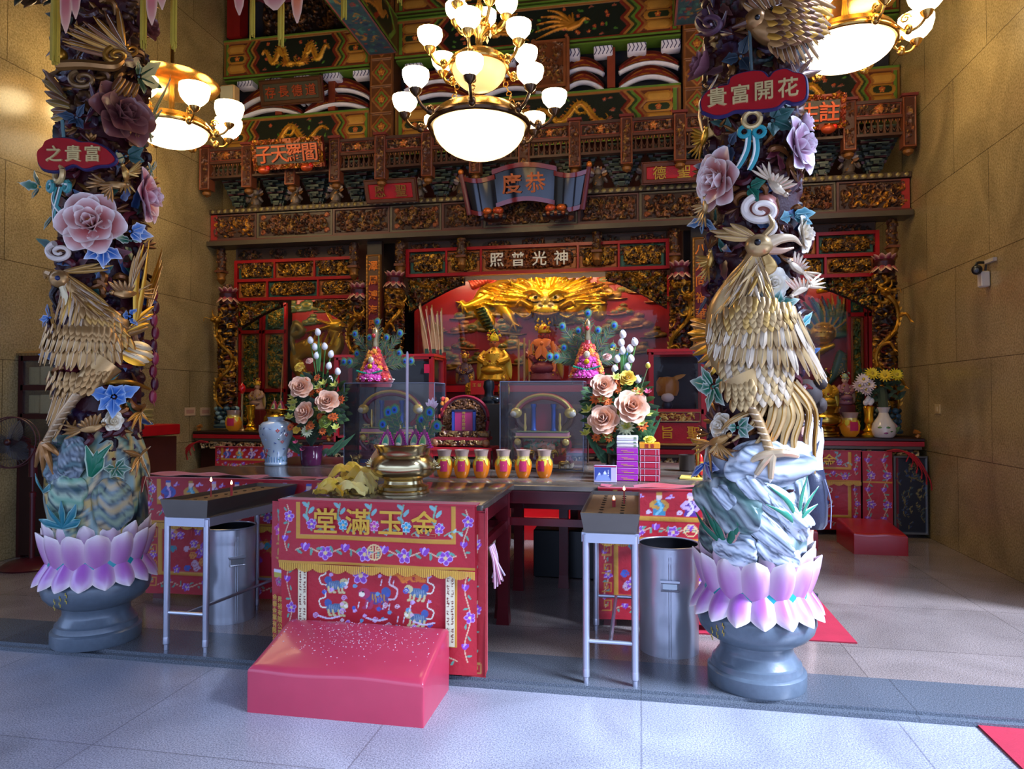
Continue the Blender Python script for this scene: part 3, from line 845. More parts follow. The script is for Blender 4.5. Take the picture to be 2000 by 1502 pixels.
def boulder(P,mb,px,py,rx,ry,cs,off,ang=0,seed=0):
 g=random.Random(seed);o=P.pt(px,py,off);N=P.nrm(px,py)
 nu,nv=44,28;a=np.linspace(0,2*PI,nu+1);b=np.linspace(-PI/2+.05,PI/2-.05,nv)
 A,B=np.meshgrid(a,b);Zz_=np.sin(B);w1,w2=g.uniform(0,6),g.uniform(0,6)
 rr=1+.10*np.sin(3*A+w1+2*B)*np.cos(B)+.07*np.sin(5*A-4*B+w2)*np.cos(B)-.07*np.exp(-((np.sin(3.5*Zz_+1.2*np.sin(2*np.cos(A)+w1)))/.22)**2)*np.cos(B)
 X,Y,Zz=np.cos(B)*np.cos(A)*rr,np.cos(B)*np.sin(A)*rr,np.sin(B)*rr
 ca,sa=math.cos(ang),math.sin(ang)
 U=np.array((0,0,1.0));S=unit(np.cross(U,N));S=S if S@P.rc>0 else-S
 L=X*rx/P.ppm;H=Zz*ry/P.ppm
 Q=o+(L*ca-H*sa)[...,None]*S+(L*sa+H*ca)[...,None]*U+(Y*min(rx,ry)*.55/P.ppm)[...,None]*N
 f=np.sin(7*(X*.15+Zz)+1.6*np.sin(2*X+w1)+.8*np.sin(5*X+3*Y)+w2);cs=np.array(cs);pos=(f+1)/2*(len(cs)-1)
 i0=np.clip(pos.astype(int),0,len(cs)-2);t=np.clip((pos-i0),0,1)[...,None]
 K=cs[i0]*(1-t)+cs[i0+1]*t;vn=(np.abs(np.sin(.8*X+5.5*Zz+1.3*np.sin(2.6*X+w2)))<.13)[...,None];mb.grid(Q,np.where(vn,K*.3+np.array((.01,.015,.03,0)),K))
rk=[C('#e3e7ea'),C('#c3cdd6'),C('#8795a6'),C('#d5dbe0'),C('#4b5866')]
boulder(pr,mb,1492,905,78,45,rk,.03,.1,1);boulder(pr,mb,1425,905+85,70,52,[C('#3d5a55'),C('#8aa09a'),C('#27323c'),C('#b9c4c4')],.02,-.4,2)
boulder(pr,mb,1500,975,80,26,rk,.045,-.62,3);boulder(pr,mb,1462,1010,85,24,rk,.05,-.68,4);boulder(pr,mb,1530,1010,62,22,rk,.04,-.75,5)
boulder(pr,mb,1440,1072,42,32,rk,.04,0,6);boulder(pr,mb,1505,1075,45,26,rk,.03,-.5,7);boulder(pr,mb,1395,1045,40,36,[C('#3c4a4c'),C('#7b8f84'),C('#242c30')],.01,0,8)
mb.build('boulder','gloss',pr.root)
pr.grass((1543,1030),[(1492,948,14),(1488,985,10),(1580,950,-6),(1578,985,-8),(1560,925,-4)],C('#2f7f63'),C('#efe9dc'),8)
pr.grass((1420,1068),[(1362,1000,-6),(1375,985,0),(1395,1010,2),(1436,1003,8),(1430,1030,5)],C('#11654a'),C('#c98f86'),11)
ph=MB()
bt=[(1478,485),(1462,522),(1438,570),(1424,620),(1445,670),(1485,705),(1520,735)]
pr.tube(ph,bt,[18,22,34,50,70,74,45],PALE,[.05,.04,.035,.03,.03,.03,.02],[16,15,15,16,18,17,14],k=6,n=14)
phx=ph.build('phoenix','gloss',pr.root)
mb=MB()
pr.scales(mb,[(1392+6*i,640+14*i,1535+2*i,628+17*i)for i in range(1)],(0,1),15,[PALE],.10)
for i in range(7):
 pr.scales(mb,[(1408+6*i,700+11*i,1548-6*i*.3,694+12*i)],(-.1,1),17,[PALE,mix(PALE,GOLD,.4),mix(PALE,WHITE,.3),mix(PALE,BRONZE,.3)],.078+.002*i)
mb.build('scale_pattern','gloss',phx)
mb=MB()
pr.row(mb,[(1395,640),(1450,636),(1500,632),(1535,622)],[(1392,700),(1440,716),(1500,722),(1582,748)],17,20,[PALE,mix(PALE,WHITE,.35),mix(PALE,BRONZE,.35)],.10,.09,.10,2)
pr.row(mb,[(1390,632),(1450,626),(1500,622),(1540,612)],[(1388,672),(1440,680),(1500,684),(1562,690)],17,17,[mix(PALE,WHITE,.3),PALE,mix(PALE,BRONZE,.3)],.115,.115,.10,1)
for i in range(3):
 pr.scales(mb,[(1392+4*i,614+9*i,1545-2*i,596+10*i)],(.05,1),16,[PALE,mix(PALE,GOLD,.45),mix(PALE,BRONZE,.3)],.118)
pr.row(mb,[(1530,640),(1545,650),(1550,668)],[(1580,720),(1584,742),(1578,752)],5,20,[PALE],.09,.05,.05)
pr.scales(mb,[(1446,578,1512,582),(1432,588,1530,590),(1416,600,1540,600)],(.05,1),14,[PALE,mix(PALE,GOLD,.45),mix(PALE,BRONZE,.3)],.11)
mb.build('wing','gloss',phx)
mb=MB()
pr.row(mb,[(1400,640),(1402,662),(1415,690)],[(1352,622),(1356,680),(1390,738)],9,17,[DGOLD,C('#b98d55',.6),GOLD],.05,.06,.12,3)
mb.build('far_wing','gloss',phx)
mb=MB()
for i in range(84):
 t=i/83;a=(1474-48*t+RN.uniform(-14,18+8*t),498+120*t+RN.uniform(-6,6))
 b=(a[0]-20-34*RN.random()+18*t,a[1]+55+25*RN.random())if i%3 else(a[0]+14+12*RN.random(),a[1]+55+18*RN.random())
 pr.feather(mb,a,b,8,[PALE,mix(PALE,GOLD,.6),mix(PALE,WHITE,.3),mix(PALE,BRONZE,.4)][i%4],None,.085-.02*t,.07+.02*RN.random(),.16)
mb.build('neck_plume','gloss',phx)
mb=MB()
mb.ell(pr.pt(1474,480,.08),(25/pr.ppm,22/pr.ppm,21/pr.ppm),PALE,nu=14,nv=10)
pr.tube(mb,[(1486,476),(1510,466),(1532,466),(1546,480)],[13,9,6,1.5],C('#cdb08a',.3),.09,[11,8,5,1.5])
pr.tube(mb,[(1486,488),(1510,490),(1532,484)],[9,6,2],C('#b98f72',.2),.085,[7,5,2])
pr.tube(mb,[(1484,500),(1492,520),(1484,535)],[8,14,6],mix(PALE,GOLD,.3),.09,[6,8,5])
for b in((1390,452),(1398,462),(1412,446),(1425,438)):
 pr.feather(mb,(1470,466),b,15,mix(PALE,GOLD,.2),None,.09,.09,.1,prof=(.3,.7,1,1,.7,.1))
pr.tube(mb,[(1480,462),(1496,440),(1490,420)],[5,5,2],PALE,.09)
mb.ell(pr.pt(1471,473,.08+22/pr.ppm),(6/pr.ppm,)*3,C('#0c0c10'),nu=10,nv=8)
mb.build('head','gloss',phx)
mb=MB()
pr.tube(mb,[(1440,735),(1455,770),(1464,800)],[38,26,12],PALE,.06,[26,20,10],n=12)
pr.scales(mb,[(1410+5*i,745+9*i,1470-2*i,740+10*i)for i in range(5)],(.15,1),14,[PALE],.115)
pr.tube(mb,[(1463,792),(1482,840),(1496,888)],[10,8,9],mix(PALE,C('#8a5a3a'),.25),[.075,.08,.09],n=10)
for i in range(8):
 t=i/7;mb.torus(pr.pt(1464+32*t,797+88*t,.077+.012*t),9/pr.ppm,1.6/pr.ppm,C('#d8bd98',.4),(.2,0,1),10,5)
for t in((1458,903),(1472,926),(1496,934),(1540,890)):
 mb_m=((1498+t[0])/2,(888+t[1])/2-4)
 pr.tube(mb,[(1498,886),mb_m,t],[9,7,5],mix(PALE,WHITE,.2),[.10,.11,.10])
 pr.tube(mb,[t,(t[0]+(t[0]-1498)*.12-1,t[1]+9)],[4,1],C('#efe3cf'),[.10,.085],k=1)
mb.build('leg','gloss',phx)
mb=MB()
for a,m1,m2,b,wd in(((1500,755),(1500,800),(1490,840),(1470,868),9),((1508,755),(1515,805),(1505,845),(1488,880),10),((1516,755),(1530,810),(1520,850),(1512,900),11),((1522,752),(1545,810),(1535,860),(1540,910),11),((1530,750),(1560,800),(1556,860),(1566,905),12),((1535,745),(1572,800),(1572,870),(1574,925),10),((1495,755),(1480,800),(1465,830),(1430,862),8),((1470,800),(1440,815),(1420,830),(1405,850),6)):
 pr.tube(mb,[a,m1,m2,b],[wd*.8,wd,wd*.8,wd*.3],PALE,[.05,.075,.07,.06],[wd*.45,wd*.5,wd*.4,wd*.15],k=6,n=8)
 pr.tube(mb,[a,m1,m2,b],[wd*.12]*4,DGOLD,[.05+wd*.5/pr.ppm,.075+wd*.5/pr.ppm,.07+wd*.4/pr.ppm,.06],k=6,n=4)
mb.build('tail_plume','gloss',phx)
pr.plaque([(1374,205),(1372,188),(1384,172),(1404,166),(1420,165),(1426,152),(1450,147),(1476,150),(1488,163),(1498,154),(1515,152),(1528,160),(1545,168),(1549,190),(1546,208),(1530,212),(1515,206),(1500,216),(1470,216),(1432,212),(1415,217),(1395,216)],(1460,186),'貴富開花',.098,.085)
pr.ribbon(1460,233,[[(1455,262),(1452,290),(1444,312),(1434,332)],[(1466,262),(1468,290),(1464,312),(1456,332)]])
mb=MB();pr.tube(mb,[(1455,55),(1457,100),(1459,148)],3,C('#4a5a5a'),.09,k=2);mb.build('hanging_cord','gloss',pr.root)
pr.peony(1535,290,52,C('#b57c9c'),C('#f6ecee'),.05,(.3,.1),seed=1);pr.peony(1545,245,30,C('#c9a0b8'),C('#f3e4ea'),.05,(.3,.4),True,seed=2)
pr.peony(1408,352,56,C('#bb625c'),C('#f8ebe2'),.06,(-.3,-.1),seed=3)
pr.peony(1385,135,52,C('#70404a'),C('#8a5a5e'),.05,(-.4,.5),True,name='peony_bud',seed=4)  # bud in darker paint: the shade high on the column is in its colour
pr.peony(1545,460,34,C('#d8c6a4',.3),C('#efe6d6',.2),.06,(.3,0),seed=5)
pr.peony(1495,555,30,C('#d9cdb2',.2),C('#f0e8d8',.1),.06,(0,0),seed=6)
pr.scroll(1478,410,32,C('#efdfcd'),C('#b36c5c'),stalk=[(1490,425),(1500,445),(1490,462)])
pr.bird(1500,365,52,-60,.06,mix(PALE,WHITE,.3),1,80);pr.bird(1538,525,46,150,.05,mix(PALE,WHITE,.35),-1,60);pr.bird(1545,565,46,200,.06,mix(PALE,WHITE,.35),1,60,wingside=-1)
pr.bird(1388,510,42,70,.05,mix(GOLD,PALE,.4),1,100);pr.bird(1375,270,46,60,.05,GOLD,1,90);pr.bird(1378,405,40,75,.05,mix(GOLD,WHITE,.2),1,110)
pr.bird(1405,862,52,10,.06,C('#b98a4e',.5),1,230)
mb=MB()
for t in((1400,145),(1392,160),(1384,176)):pr.tube(mb,[(1372,262),(1366,215),t],[6,8,2],mix(PALE,WHITE,.2),.07,[2,3,1])
mb.build('tail_feather','gloss',pr.root)
pr.leaves(1500,600,44,[(20,1),(75,.8),(130,.8),(165,1),(270,.5)],C('#157a66'),C('#e6e6d6'),.06)
pr.leaves(1395,755,50,[(115,.9),(165,.85),(205,.5),(265,1.0),(305,.9),(20,.6)],C('#0f6a4d'),C('#e2e2d2'),.07)
pr.leaves(1440,835,36,[(0,.8),(45,.8),(315,.8),(180,.5)],C('#0f6a4d'),C('#e6e2d6'),.06);pr.leaves(1380,905,38,[(230,1),(300,1),(340,.9)],C('#1f55a8'),C('#cfd6df'),.05)
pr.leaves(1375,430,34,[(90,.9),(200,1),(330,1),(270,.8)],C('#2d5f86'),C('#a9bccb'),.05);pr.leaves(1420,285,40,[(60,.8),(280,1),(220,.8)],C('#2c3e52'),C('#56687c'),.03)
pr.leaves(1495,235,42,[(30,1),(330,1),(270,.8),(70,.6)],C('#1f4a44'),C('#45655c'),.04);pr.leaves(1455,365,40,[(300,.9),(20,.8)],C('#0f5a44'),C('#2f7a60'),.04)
pr.leaves(1545,640,40,[(60,.9),(280,1),(250,.8)],C('#4aa3a6'),C('#cfe0dc'),.05);pr.leaves(1530,420,42,[(5,.9),(330,.9),(200,.6)],C('#1d6470'),C('#7fa9a8'),.05)
pr.peony(1412,832,24,C('#b9a07a',.3),C('#efe6d2',.1),.06,(0,.2),seed=9,name='blossom');pr.sprigs((1385,880),[(1440,862),(1450,880),(1430,900),(1402,925)])
mb=MB()
BR2=C('#946a3c',.6)
pr.tube(mb,[(1560,5),(1525,55),(1490,60),(1462,42)],[46,38,28,18],BR2,[.03,.05,.08,.09],[20,22,22,16],n=12,k=6)
pr.scales(mb,[(1478+8*i,28-6*i,1492+10*i,92-3*i)for i in range(9)],(.8,.25),16,[BR2,BRONZE,C('#b5812f',.7),C('#5a3a22',.5)],.135)
mb.ell(pr.pt(1465,40,.10),(20/pr.ppm,)*3,BR2,nu=12,nv=8);pr.tube(mb,[(1455,42),(1425,54)],[9,2],C('#5c3a28'),.11,k=1)
mb.ell(pr.pt(1468,34,.10+18/pr.ppm),5/pr.ppm,C('#0c0c0c'),nu=8,nv=6)
pr.row(mb,[(1490,75),(1520,85),(1550,70)],[(1495,110),(1530,130),(1570,120)],9,14,[BR2,BRONZE],.10,.08,.1,3)
pr.row(mb,[(1470,25),(1490,15),(1510,5)],[(1440,5),(1470,-25),(1520,-40)],7,14,[BR2,BRONZE],.10,.10,.1,3)
pr.row(mb,[(1540,40),(1555,20),(1560,-10)],[(1560,100),(1590,70),(1600,20)],7,18,[BR2,C('#b5812f',.7)],.08,.06,.1,3)
mb.build('golden_bird','gloss',pr.root)
pr.sprigs((1400,60),[(1365,30),(1385,10),(1420,20),(1360,70),(1432,70)],C('#3f2a3a'),14);pr.sprigs((1540,150),[(1560,110),(1575,140),(1520,125)],C('#6b4630',.4),14)
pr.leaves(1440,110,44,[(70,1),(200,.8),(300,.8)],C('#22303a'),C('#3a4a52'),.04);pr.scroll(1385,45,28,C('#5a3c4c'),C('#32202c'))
pl=Pillar(-3.347,3.79,193,191,'carved column with the three-character red plaque, its phoenix crying leftwards')
def ltop(th):return.78+.06*np.sin(th*2+1)+.05*np.sin(3*th)
pl.body([C('#20242c'),C('#6f8f78'),C('#b7ae72'),C('#5f7a70'),C('#c9b183'),C('#2b3340'),C('#8fa7a0')],dict(ph=2.0,k1=4,k2=.7,top=ltop,vein=C('#c3a35c')))
mb=MB();lk=[C('#7e8a92'),C('#39424c'),C('#a4acae'),C('#1b222c'),C('#5f7a7c')]
boulder(pl,mb,122,905,30,40,lk,.02,.2,11);boulder(pl,mb,150,895,28,42,lk,.03,-.2,12)
boulder(pl,mb,215,985,34,50,[C('#b09a70'),C('#74888a'),C('#4f6068'),C('#8a9a80')],.03,.1,13);boulder(pl,mb,145,970,36,46,[C('#6d9a80'),C('#a9b79a'),C('#2f4a50')],.02,0,14);boulder(pl,mb,265,985,20,60,[C('#2c3236'),C('#4a544e'),C('#625f44')],.01,.1,15)
mb.build('boulder','gloss',pl.root)
pl.grass((138,1030),[(112,985,-3),(135,978,0),(158,985,3),(100,1015,-4),(165,1015,4)],C('#1d6d78'),C('#7fb3ac'),8);pl.grass((180,930),[(172,870,3),(190,880,0),(212,868,-6),(200,895,2)],C('#0f6a4a'),C('#b9cbb0'),9)
pl.grass((105,960),[(92,925,-2),(118,945,4)],C('#3f7f83'),C('#a9c6be'),7)
LP=C('#a87f4c',.6)
ph=MB();pl.tube(ph,[(132,545),(150,575),(172,610),(195,650),(215,690)],[13,20,34,50,34],LP,[.06,.05,.035,.03,.03],[11,13,14,15,14],k=6,n=14)
phx=ph.build('phoenix','gloss',pl.root)
mb=MB()
pl.row(mb,[(108,652),(140,655),(175,660),(215,668)],[(106,715),(135,722),(172,722),(225,712)],13,17,[LP,mix(LP,PALE,.4)],.10,.085,.1,2)
pl.row(mb,[(108,645),(140,645),(175,648),(215,655)],[(104,685),(135,692),(172,690),(225,690)],13,15,[mix(LP,PALE,.5),LP],.115,.11,.1,1)
pl.scales(mb,[(108,632,215,640),(108,640,218,650)],(-.05,1),13,[LP],.118)
mb.build('wing','gloss',phx)
mb=MB()
pl.scales(mb,[(160+5*i,600+11*i,215+6*i,612+10*i)for i in range(6)],(.3,1),13,[LP,mix(LP,GOLD,.3)],.085);pl.scales(mb,[(112,725+9*i,170-5*i,728+9*i)for i in range(4)],(-.1,1),13,[LP],.06)
mb.build('scale_pattern','gloss',phx)
mb=MB()
for i in range(72):
 t=i/71;a=(130+48*t+RN.uniform(-10,12),538+82*t+RN.uniform(-5,5));k=i%3
 b=(a[0]+40+22*RN.random(),a[1]+38+16*RN.random())if k else(a[0]+4-18*RN.random(),a[1]+62+14*RN.random())
 pl.feather(mb,a,b,7,[LP,mix(LP,GOLD,.5),mix(LP,WHITE,.25),mix(LP,BRONZE,.4)][i%4],None,.085-.02*t,.075,.14)
mb.build('neck_plume','gloss',phx)
mb=MB();mb.ell(pl.pt(128,545,.08),(19/pl.ppm,16/pl.ppm,17/pl.ppm),LP,nu=12,nv=8)
pl.tube(mb,[(118,538),(106,534),(104,545)],[9,6,1.5],LP,.08);pl.tube(mb,[(122,560),(116,578),(124,600)],[6,5,2],C('#14080c'),.085);pl.tube(mb,[(132,560),(136,580),(134,600)],[7,8,4],C('#d6c39a',.3),.09,[4,4,3]);pl.tube(mb,[(142,570),(147,590),(140,612)],[4,5,2],C('#7c1218'),.08)
for b in((212,520),(205,528),(190,516)):pl.feather(mb,(128,532),b,9,mix(LP,GOLD,.3),None,.085,.075,.08)
mb.ell(pl.pt(125,543,.08+15/pl.ppm),4.5/pl.ppm,C('#1b2b5a'),nu=8,nv=6)
mb.build('head','gloss',phx)
mb=MB()
pl.tube(mb,[(205,705),(178,740),(158,772)],[30,22,10],mix(LP,PALE,.4),.06,[22,16,9],n=12);pl.scales(mb,[(180-8*i,712+12*i,222-12*i,716+13*i)for i in range(4)],(-.4,1),12,[LP],.105)
pl.tube(mb,[(160,768),(132,815),(108,868)],[9,7,7],mix(LP,WHITE,.1),[.075,.075,.07],n=10)
for i in range(9):
 t=i/8;mb.torus(pl.pt(158-48*t,773+92*t,.076),8/pl.ppm,1.5/pl.ppm,C('#cdb08a',.4),(-.3,0,1),10,5)
for t in((92,912),(106,930),(122,926),(134,893)):pl.tube(mb,[(106,866),((106+t[0])/2,(866+t[1])/2-3),t],[7,6,2],C('#a5713c',.5),[.08,.085,.06])
mb.build('leg','gloss',phx)
mb=MB()
pl.row(mb,[(225,690),(235,680),(240,672)],[(262,712),(274,700),(272,682)],6,20,[C('#e0a018',.5),C('#d9c49a',.4)],.08,.07,.2,2);pl.row(mb,[(262,640),(268,620),(270,590)],[(275,560),(284,530),(286,480)],8,14,[GOLD,DGOLD],.05,.03,.1,4);pl.row(mb,[(232,655),(240,640),(250,630)],[(268,640),(275,615),(278,600)],6,14,[LP,GOLD],.07,.06,.1,3)
for m1,b in(((262,560),(272,470)),((250,540),(262,478))):pl.tube(mb,[(250,640),m1,b],[7,8,2],C('#d9a840',.6),.06,[3,4,1])
pl.row(mb,[(125,760),(140,762),(150,765)],[(113,828),(120,850),(125,860)],5,14,[LP],.05,.05,.05)
pl.tube(mb,[(190,748),(240,746),(276,760)],[5,5,3],DGOLD,.05)
mb.build('tail_plume','gloss',phx)
pl.plaque([(96,318),(95,300),(103,290),(108,280),(125,275),(148,277),(160,283),(180,284),(200,294),(214,312),(206,322),(188,324),(168,330),(150,322),(125,333),(104,330)],(152,304),'之貴富',.10,.085)
pl.ribbon(124,340,[[(120,365),(116,390),(124,410),(138,425)],[(128,365),(122,395),(118,420),(120,440)]],C('#3f8a86'))
mb=MB();pl.tube(mb,[(128,235),(130,258),(132,278)],3,C('#5a7a7a'),.09,k=2);pl.tube(mb,[(108,360),(120,356),(140,360)],[3,3,3],C('#e4dccb'),.08);mb.build('hanging_cord','gloss',pl.root)
pl.peony(178,440,56,PC1,PC2,.06,(-.1,.15),seed=21);pl.peony(258,385,52,C('#bd5a70'),C('#f4dede'),.05,(.5,.1),seed=22);pl.peony(220,228,58,C('#5e2c30'),C('#8a5a50'),.05,(.1,.2),seed=23)  # last peony darker, upper shade put into its colour
pl.peony(245,50,48,C('#5c2a2c'),C('#7a453a'),.05,(.3,.2),True,name='peony_bud',seed=24);pl.peony(240,268,22,C('#8a5a3c',.3),C('#b58a58',.4),.06,(.3,0),name='blossom',seed=25);pl.peony(213,822,18,C('#c9b690',.3),C('#e9dfc4',.2),.06,(0,0),name='blossom',seed=26)  # top bud darkened in colour for the shade up there
pl.scroll(127,492,22,C('#dccabb'),C('#7a2430'));pl.scroll(160,155,22,C('#7a5a34',.4),C('#4a2a24'))
pl.leaves(92,365,36,[(100,.9),(165,.9),(250,.7)],C('#0f6045'),C('#d2d9c8'),.05);pl.leaves(195,485,42,[(270,1),(215,.9),(325,.9),(180,.5)],C('#1f62b0'),C('#e2e8ec'),.05);pl.leaves(238,452,40,[(345,1),(25,.7),(310,.7)],C('#2a68b2'),C('#dfe6ec'),.06)
pl.leaves(215,775,46,[(165,1),(110,.55),(265,.95),(225,.8),(25,1),(60,.6),(330,.5)],C('#1f62b0'),C('#a9c3dc'),.06,lobes=2);pl.leaves(112,620,26,[(90,1),(250,.8),(200,.6)],C('#2a62a8'),C('#b9cbdc'),.05);pl.leaves(240,618,36,[(355,1),(60,.5),(300,.6),(170,.4)],C('#2f66ae'),C('#9fb6d0'),.05)
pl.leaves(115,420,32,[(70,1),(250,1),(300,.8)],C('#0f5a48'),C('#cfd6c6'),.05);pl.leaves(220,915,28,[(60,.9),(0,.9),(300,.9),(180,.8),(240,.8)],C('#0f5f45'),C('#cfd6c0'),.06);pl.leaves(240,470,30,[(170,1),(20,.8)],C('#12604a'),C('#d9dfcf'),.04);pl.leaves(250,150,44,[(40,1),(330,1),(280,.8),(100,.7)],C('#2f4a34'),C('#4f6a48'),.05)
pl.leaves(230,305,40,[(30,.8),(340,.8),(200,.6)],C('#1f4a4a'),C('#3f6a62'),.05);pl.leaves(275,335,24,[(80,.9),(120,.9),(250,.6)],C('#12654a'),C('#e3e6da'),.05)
pl.bird(230,340,40,90,.08,mix(GOLD,PALE,.5),1,250);pl.bird(212,362,46,345,.07,LP,1,200);pl.bird(232,575,50,190,.06,LP,-1,60,tailn=4);pl.bird(180,838,46,5,.06,LP,1,70)
mb=MB();
for b in((250,480),(262,486),(242,500)):pl.feather(mb,(240,565),b,11,LP,None,.07,.07,.1)
mb.build('tail_feather','gloss',pl.root)
pl.sprigs((262,805),[(228,825),(235,842),(252,848),(275,830),(268,790)],C('#c18c34',.6),11);pl.sprigs((262,890),[(235,925),(245,935),(262,915),(225,880),(275,870),(270,935)],C('#b98a4a',.6),12)
pl.sprigs((270,930),[(255,965),(268,968),(280,940)],C('#7a1f2c'),14)
mb=MB()
pl.row(mb,[(240,118),(235,105),(225,92)],[(128,95),(140,55),(210,20)],10,14,[BRONZE,C('#a5752f',.6)],.08,.07,.1,3);pl.row(mb,[(128,185),(140,205),(130,225)],[(100,140),(104,190),(112,232)],6,16,[BRONZE,C('#8a6a30',.6)],.06,.06,.1,3)
pl.tube(mb,[(120,128),(160,126),(205,130),(222,118)],[10,9,9,5],C('#8a6030',.6),.09);mb.ell(pl.pt(122,108,.08),14/pl.ppm,C('#a8761f',.7));pl.scroll(212,108,20,C('#b5812f',.6),BRONZE);pl.scroll(236,98,15,C('#a8762c',.6),BRONZE)
pl.row(mb,[(220,150),(235,160),(250,165)],[(205,178),(218,190),(238,190)],6,12,[BRONZE,C('#9a6a2c',.6)],.08,.07,.1,2)
mb.build('golden_bird','gloss',pl.root)
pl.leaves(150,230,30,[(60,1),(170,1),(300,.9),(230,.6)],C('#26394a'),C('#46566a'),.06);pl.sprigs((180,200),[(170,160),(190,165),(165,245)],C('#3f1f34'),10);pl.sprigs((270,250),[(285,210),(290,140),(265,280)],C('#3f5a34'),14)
mb=MB()
for i in range(9):
 y=575+25*i;mb.ell(pl.pt(284+3*(i%2),y,.015),(.02,.03,.045),C(['#6a182c','#4a1024','#8a2a40'][i%3]));mb.leaf(pl.pt(282,y,.02),pl.pt(288,y+20,.04),pl.nrm(280,y),.05,C('#7a1f34'),C('#a85a64'),lobes=2)
mb.build('side_carving','gloss',pl.root)
def fill(P,seed,n=230):
 g=random.Random(seed);mb=MB();m2=MB()
 for i in range(n):
  py=g.uniform(-20,860);px=P.mid(py)+g.uniform(-1,1)*P.R*P.ppm*1.02;a=g.uniform(0,2*PI);L=g.uniform(20,44);up=py<240
  if i%3==0:
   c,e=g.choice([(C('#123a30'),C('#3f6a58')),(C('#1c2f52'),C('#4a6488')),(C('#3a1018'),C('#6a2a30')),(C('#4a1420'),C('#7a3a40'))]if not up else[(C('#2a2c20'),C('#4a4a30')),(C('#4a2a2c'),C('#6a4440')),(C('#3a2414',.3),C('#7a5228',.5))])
   mb.leaf(P.pt(px,py,.012),P.pt(px+L*math.cos(a),py+L*math.sin(a),.035),P.nrm(px,py),L*.5/P.ppm,c,e,bend=.15,cup=.12,th=.005,lobes=2,nu=7,nv=5)
  elif i%3==1:
   q=[(px+L*.9*t*math.cos(a+2.2*t),py+L*.9*t*math.sin(a+2.2*t))for t in(.1,.4,.7,1)]
   P.tube(m2,q,[3,7,6,2],g.choice([C('#4a141c'),C('#2a0f18'),C('#5c1a22'),C('#7a4a22',.5)]if not up else[C('#5a3a1e',.5),C('#4a2a24'),C('#7a5226',.6),C('#3a2430')]),[.01,.03,.03,.015],k=3,n=7)
  else:
   for k in range(3):b=a+.5*(k-1);P.feather(m2,(px,py),(px+L*.8*math.cos(b),py+L*.8*math.sin(b)),8,g.choice([C('#8a5e2c',.6),C('#6a4020',.5),C('#4a2420',.2)]),None,.012,.03,.1,vein=False)
 mb.build('carved_foliage','gloss',P.root);m2.build('carved_vine','gloss',P.root)
fill(pr,1);fill(pl,2)
# ----------------------- the carved shrine front
DK,BR,OR_,GD,RD=C('#1d0f0c'),C('#5c3320',.1),C('#9c5a26',.3),C('#b5822e',.6),C('#8e1618')
CARV=[C('#6a3f26',.15),C('#7e4c2a',.25),C('#503022',.1),C('#8f6832',.4),C('#5c4234',.1)]
GILT=[C('#9a6c1e',.75),C('#7a521a',.7),C('#c08c30',.75),C('#4a2e14',.4),C('#2c1a10',.2)]
GRN=C('#4f6a22')
# --- frieze beam with carved panels
Y0=8.5
fz=thing('frieze_beam','long brown frieze beam of carved panels spanning the whole shrine front','beam',(-1.37,Y0,3.57))
W8=XR-XL
mb=MB();mb.box((-1.375,Y0+.06,3.60),(W8-.02,.30,.06),C('#4a4132',.1));mb.box((-1.375,Y0+.09,3.645),(W8-.02,.24,.03),C('#5a2420'))
mb.build('lower_moulding','wood',fz)
p=Panel(W8-.02,.06,90,C('#3a2a20'))
for i in range(int(W8/.09)):
 p.ell(.05+i*.09,.03,.026,.022,C('#8a7a48',.4),.012);p.rect(.085+i*.09,.0,.093+i*.09,.06,C('#4a3a28'))
mb=MB();p.mesh(mb,(XL+.01,Y0-.03,4.02),thick=.24);mb.build('upper_moulding','carved',fz)
xs=[XL+.01,-5.1,-4.0,-3.2,-2.5,-1.95,-.75,0.0,.85,1.7,2.25,XR-.01]
for i in range(len(xs)-1):
 ww=xs[i+1]-xs[i];p=Panel(ww,.36,110,C('#43302a'))
 p.frame(0,0,ww,.36,.035,[C('#5a3a34'),C('#5d5442')][i%2],.02)
 if i in(0,len(xs)-2):p.rect(0 if i==0 else ww-.1,0,.1 if i==0 else ww,.36,C('#9a2a28'),.02)
 if i%2==0:p.carve(.06,.05,ww-.06,.31,CARV+([C('#c8872a',.5)]if i in(0,8,10)else[]),.045,int(ww*190),.05)
 else:
  p.ell(ww/2,.18,ww*.42,.15,C('#2a1612'))
  p.carve(.06,.05,ww-.06,.31,CARV,.045,int(ww*180),.05,lambda x,y:((x-ww/2)/(ww*.42))**2+((y-.18)/.15)**2<1)
  for cx,cy in((.09,.08),(ww-.09,.08),(.09,.28),(ww-.09,.28)):p.spiral(cx,cy,.035,C('#8a4a2a',.2),.01,.015)
 mb=MB();p.mesh(mb,(xs[i],Y0+.02,3.66),thick=.2);mb.build('carved_panel','carved',fz)
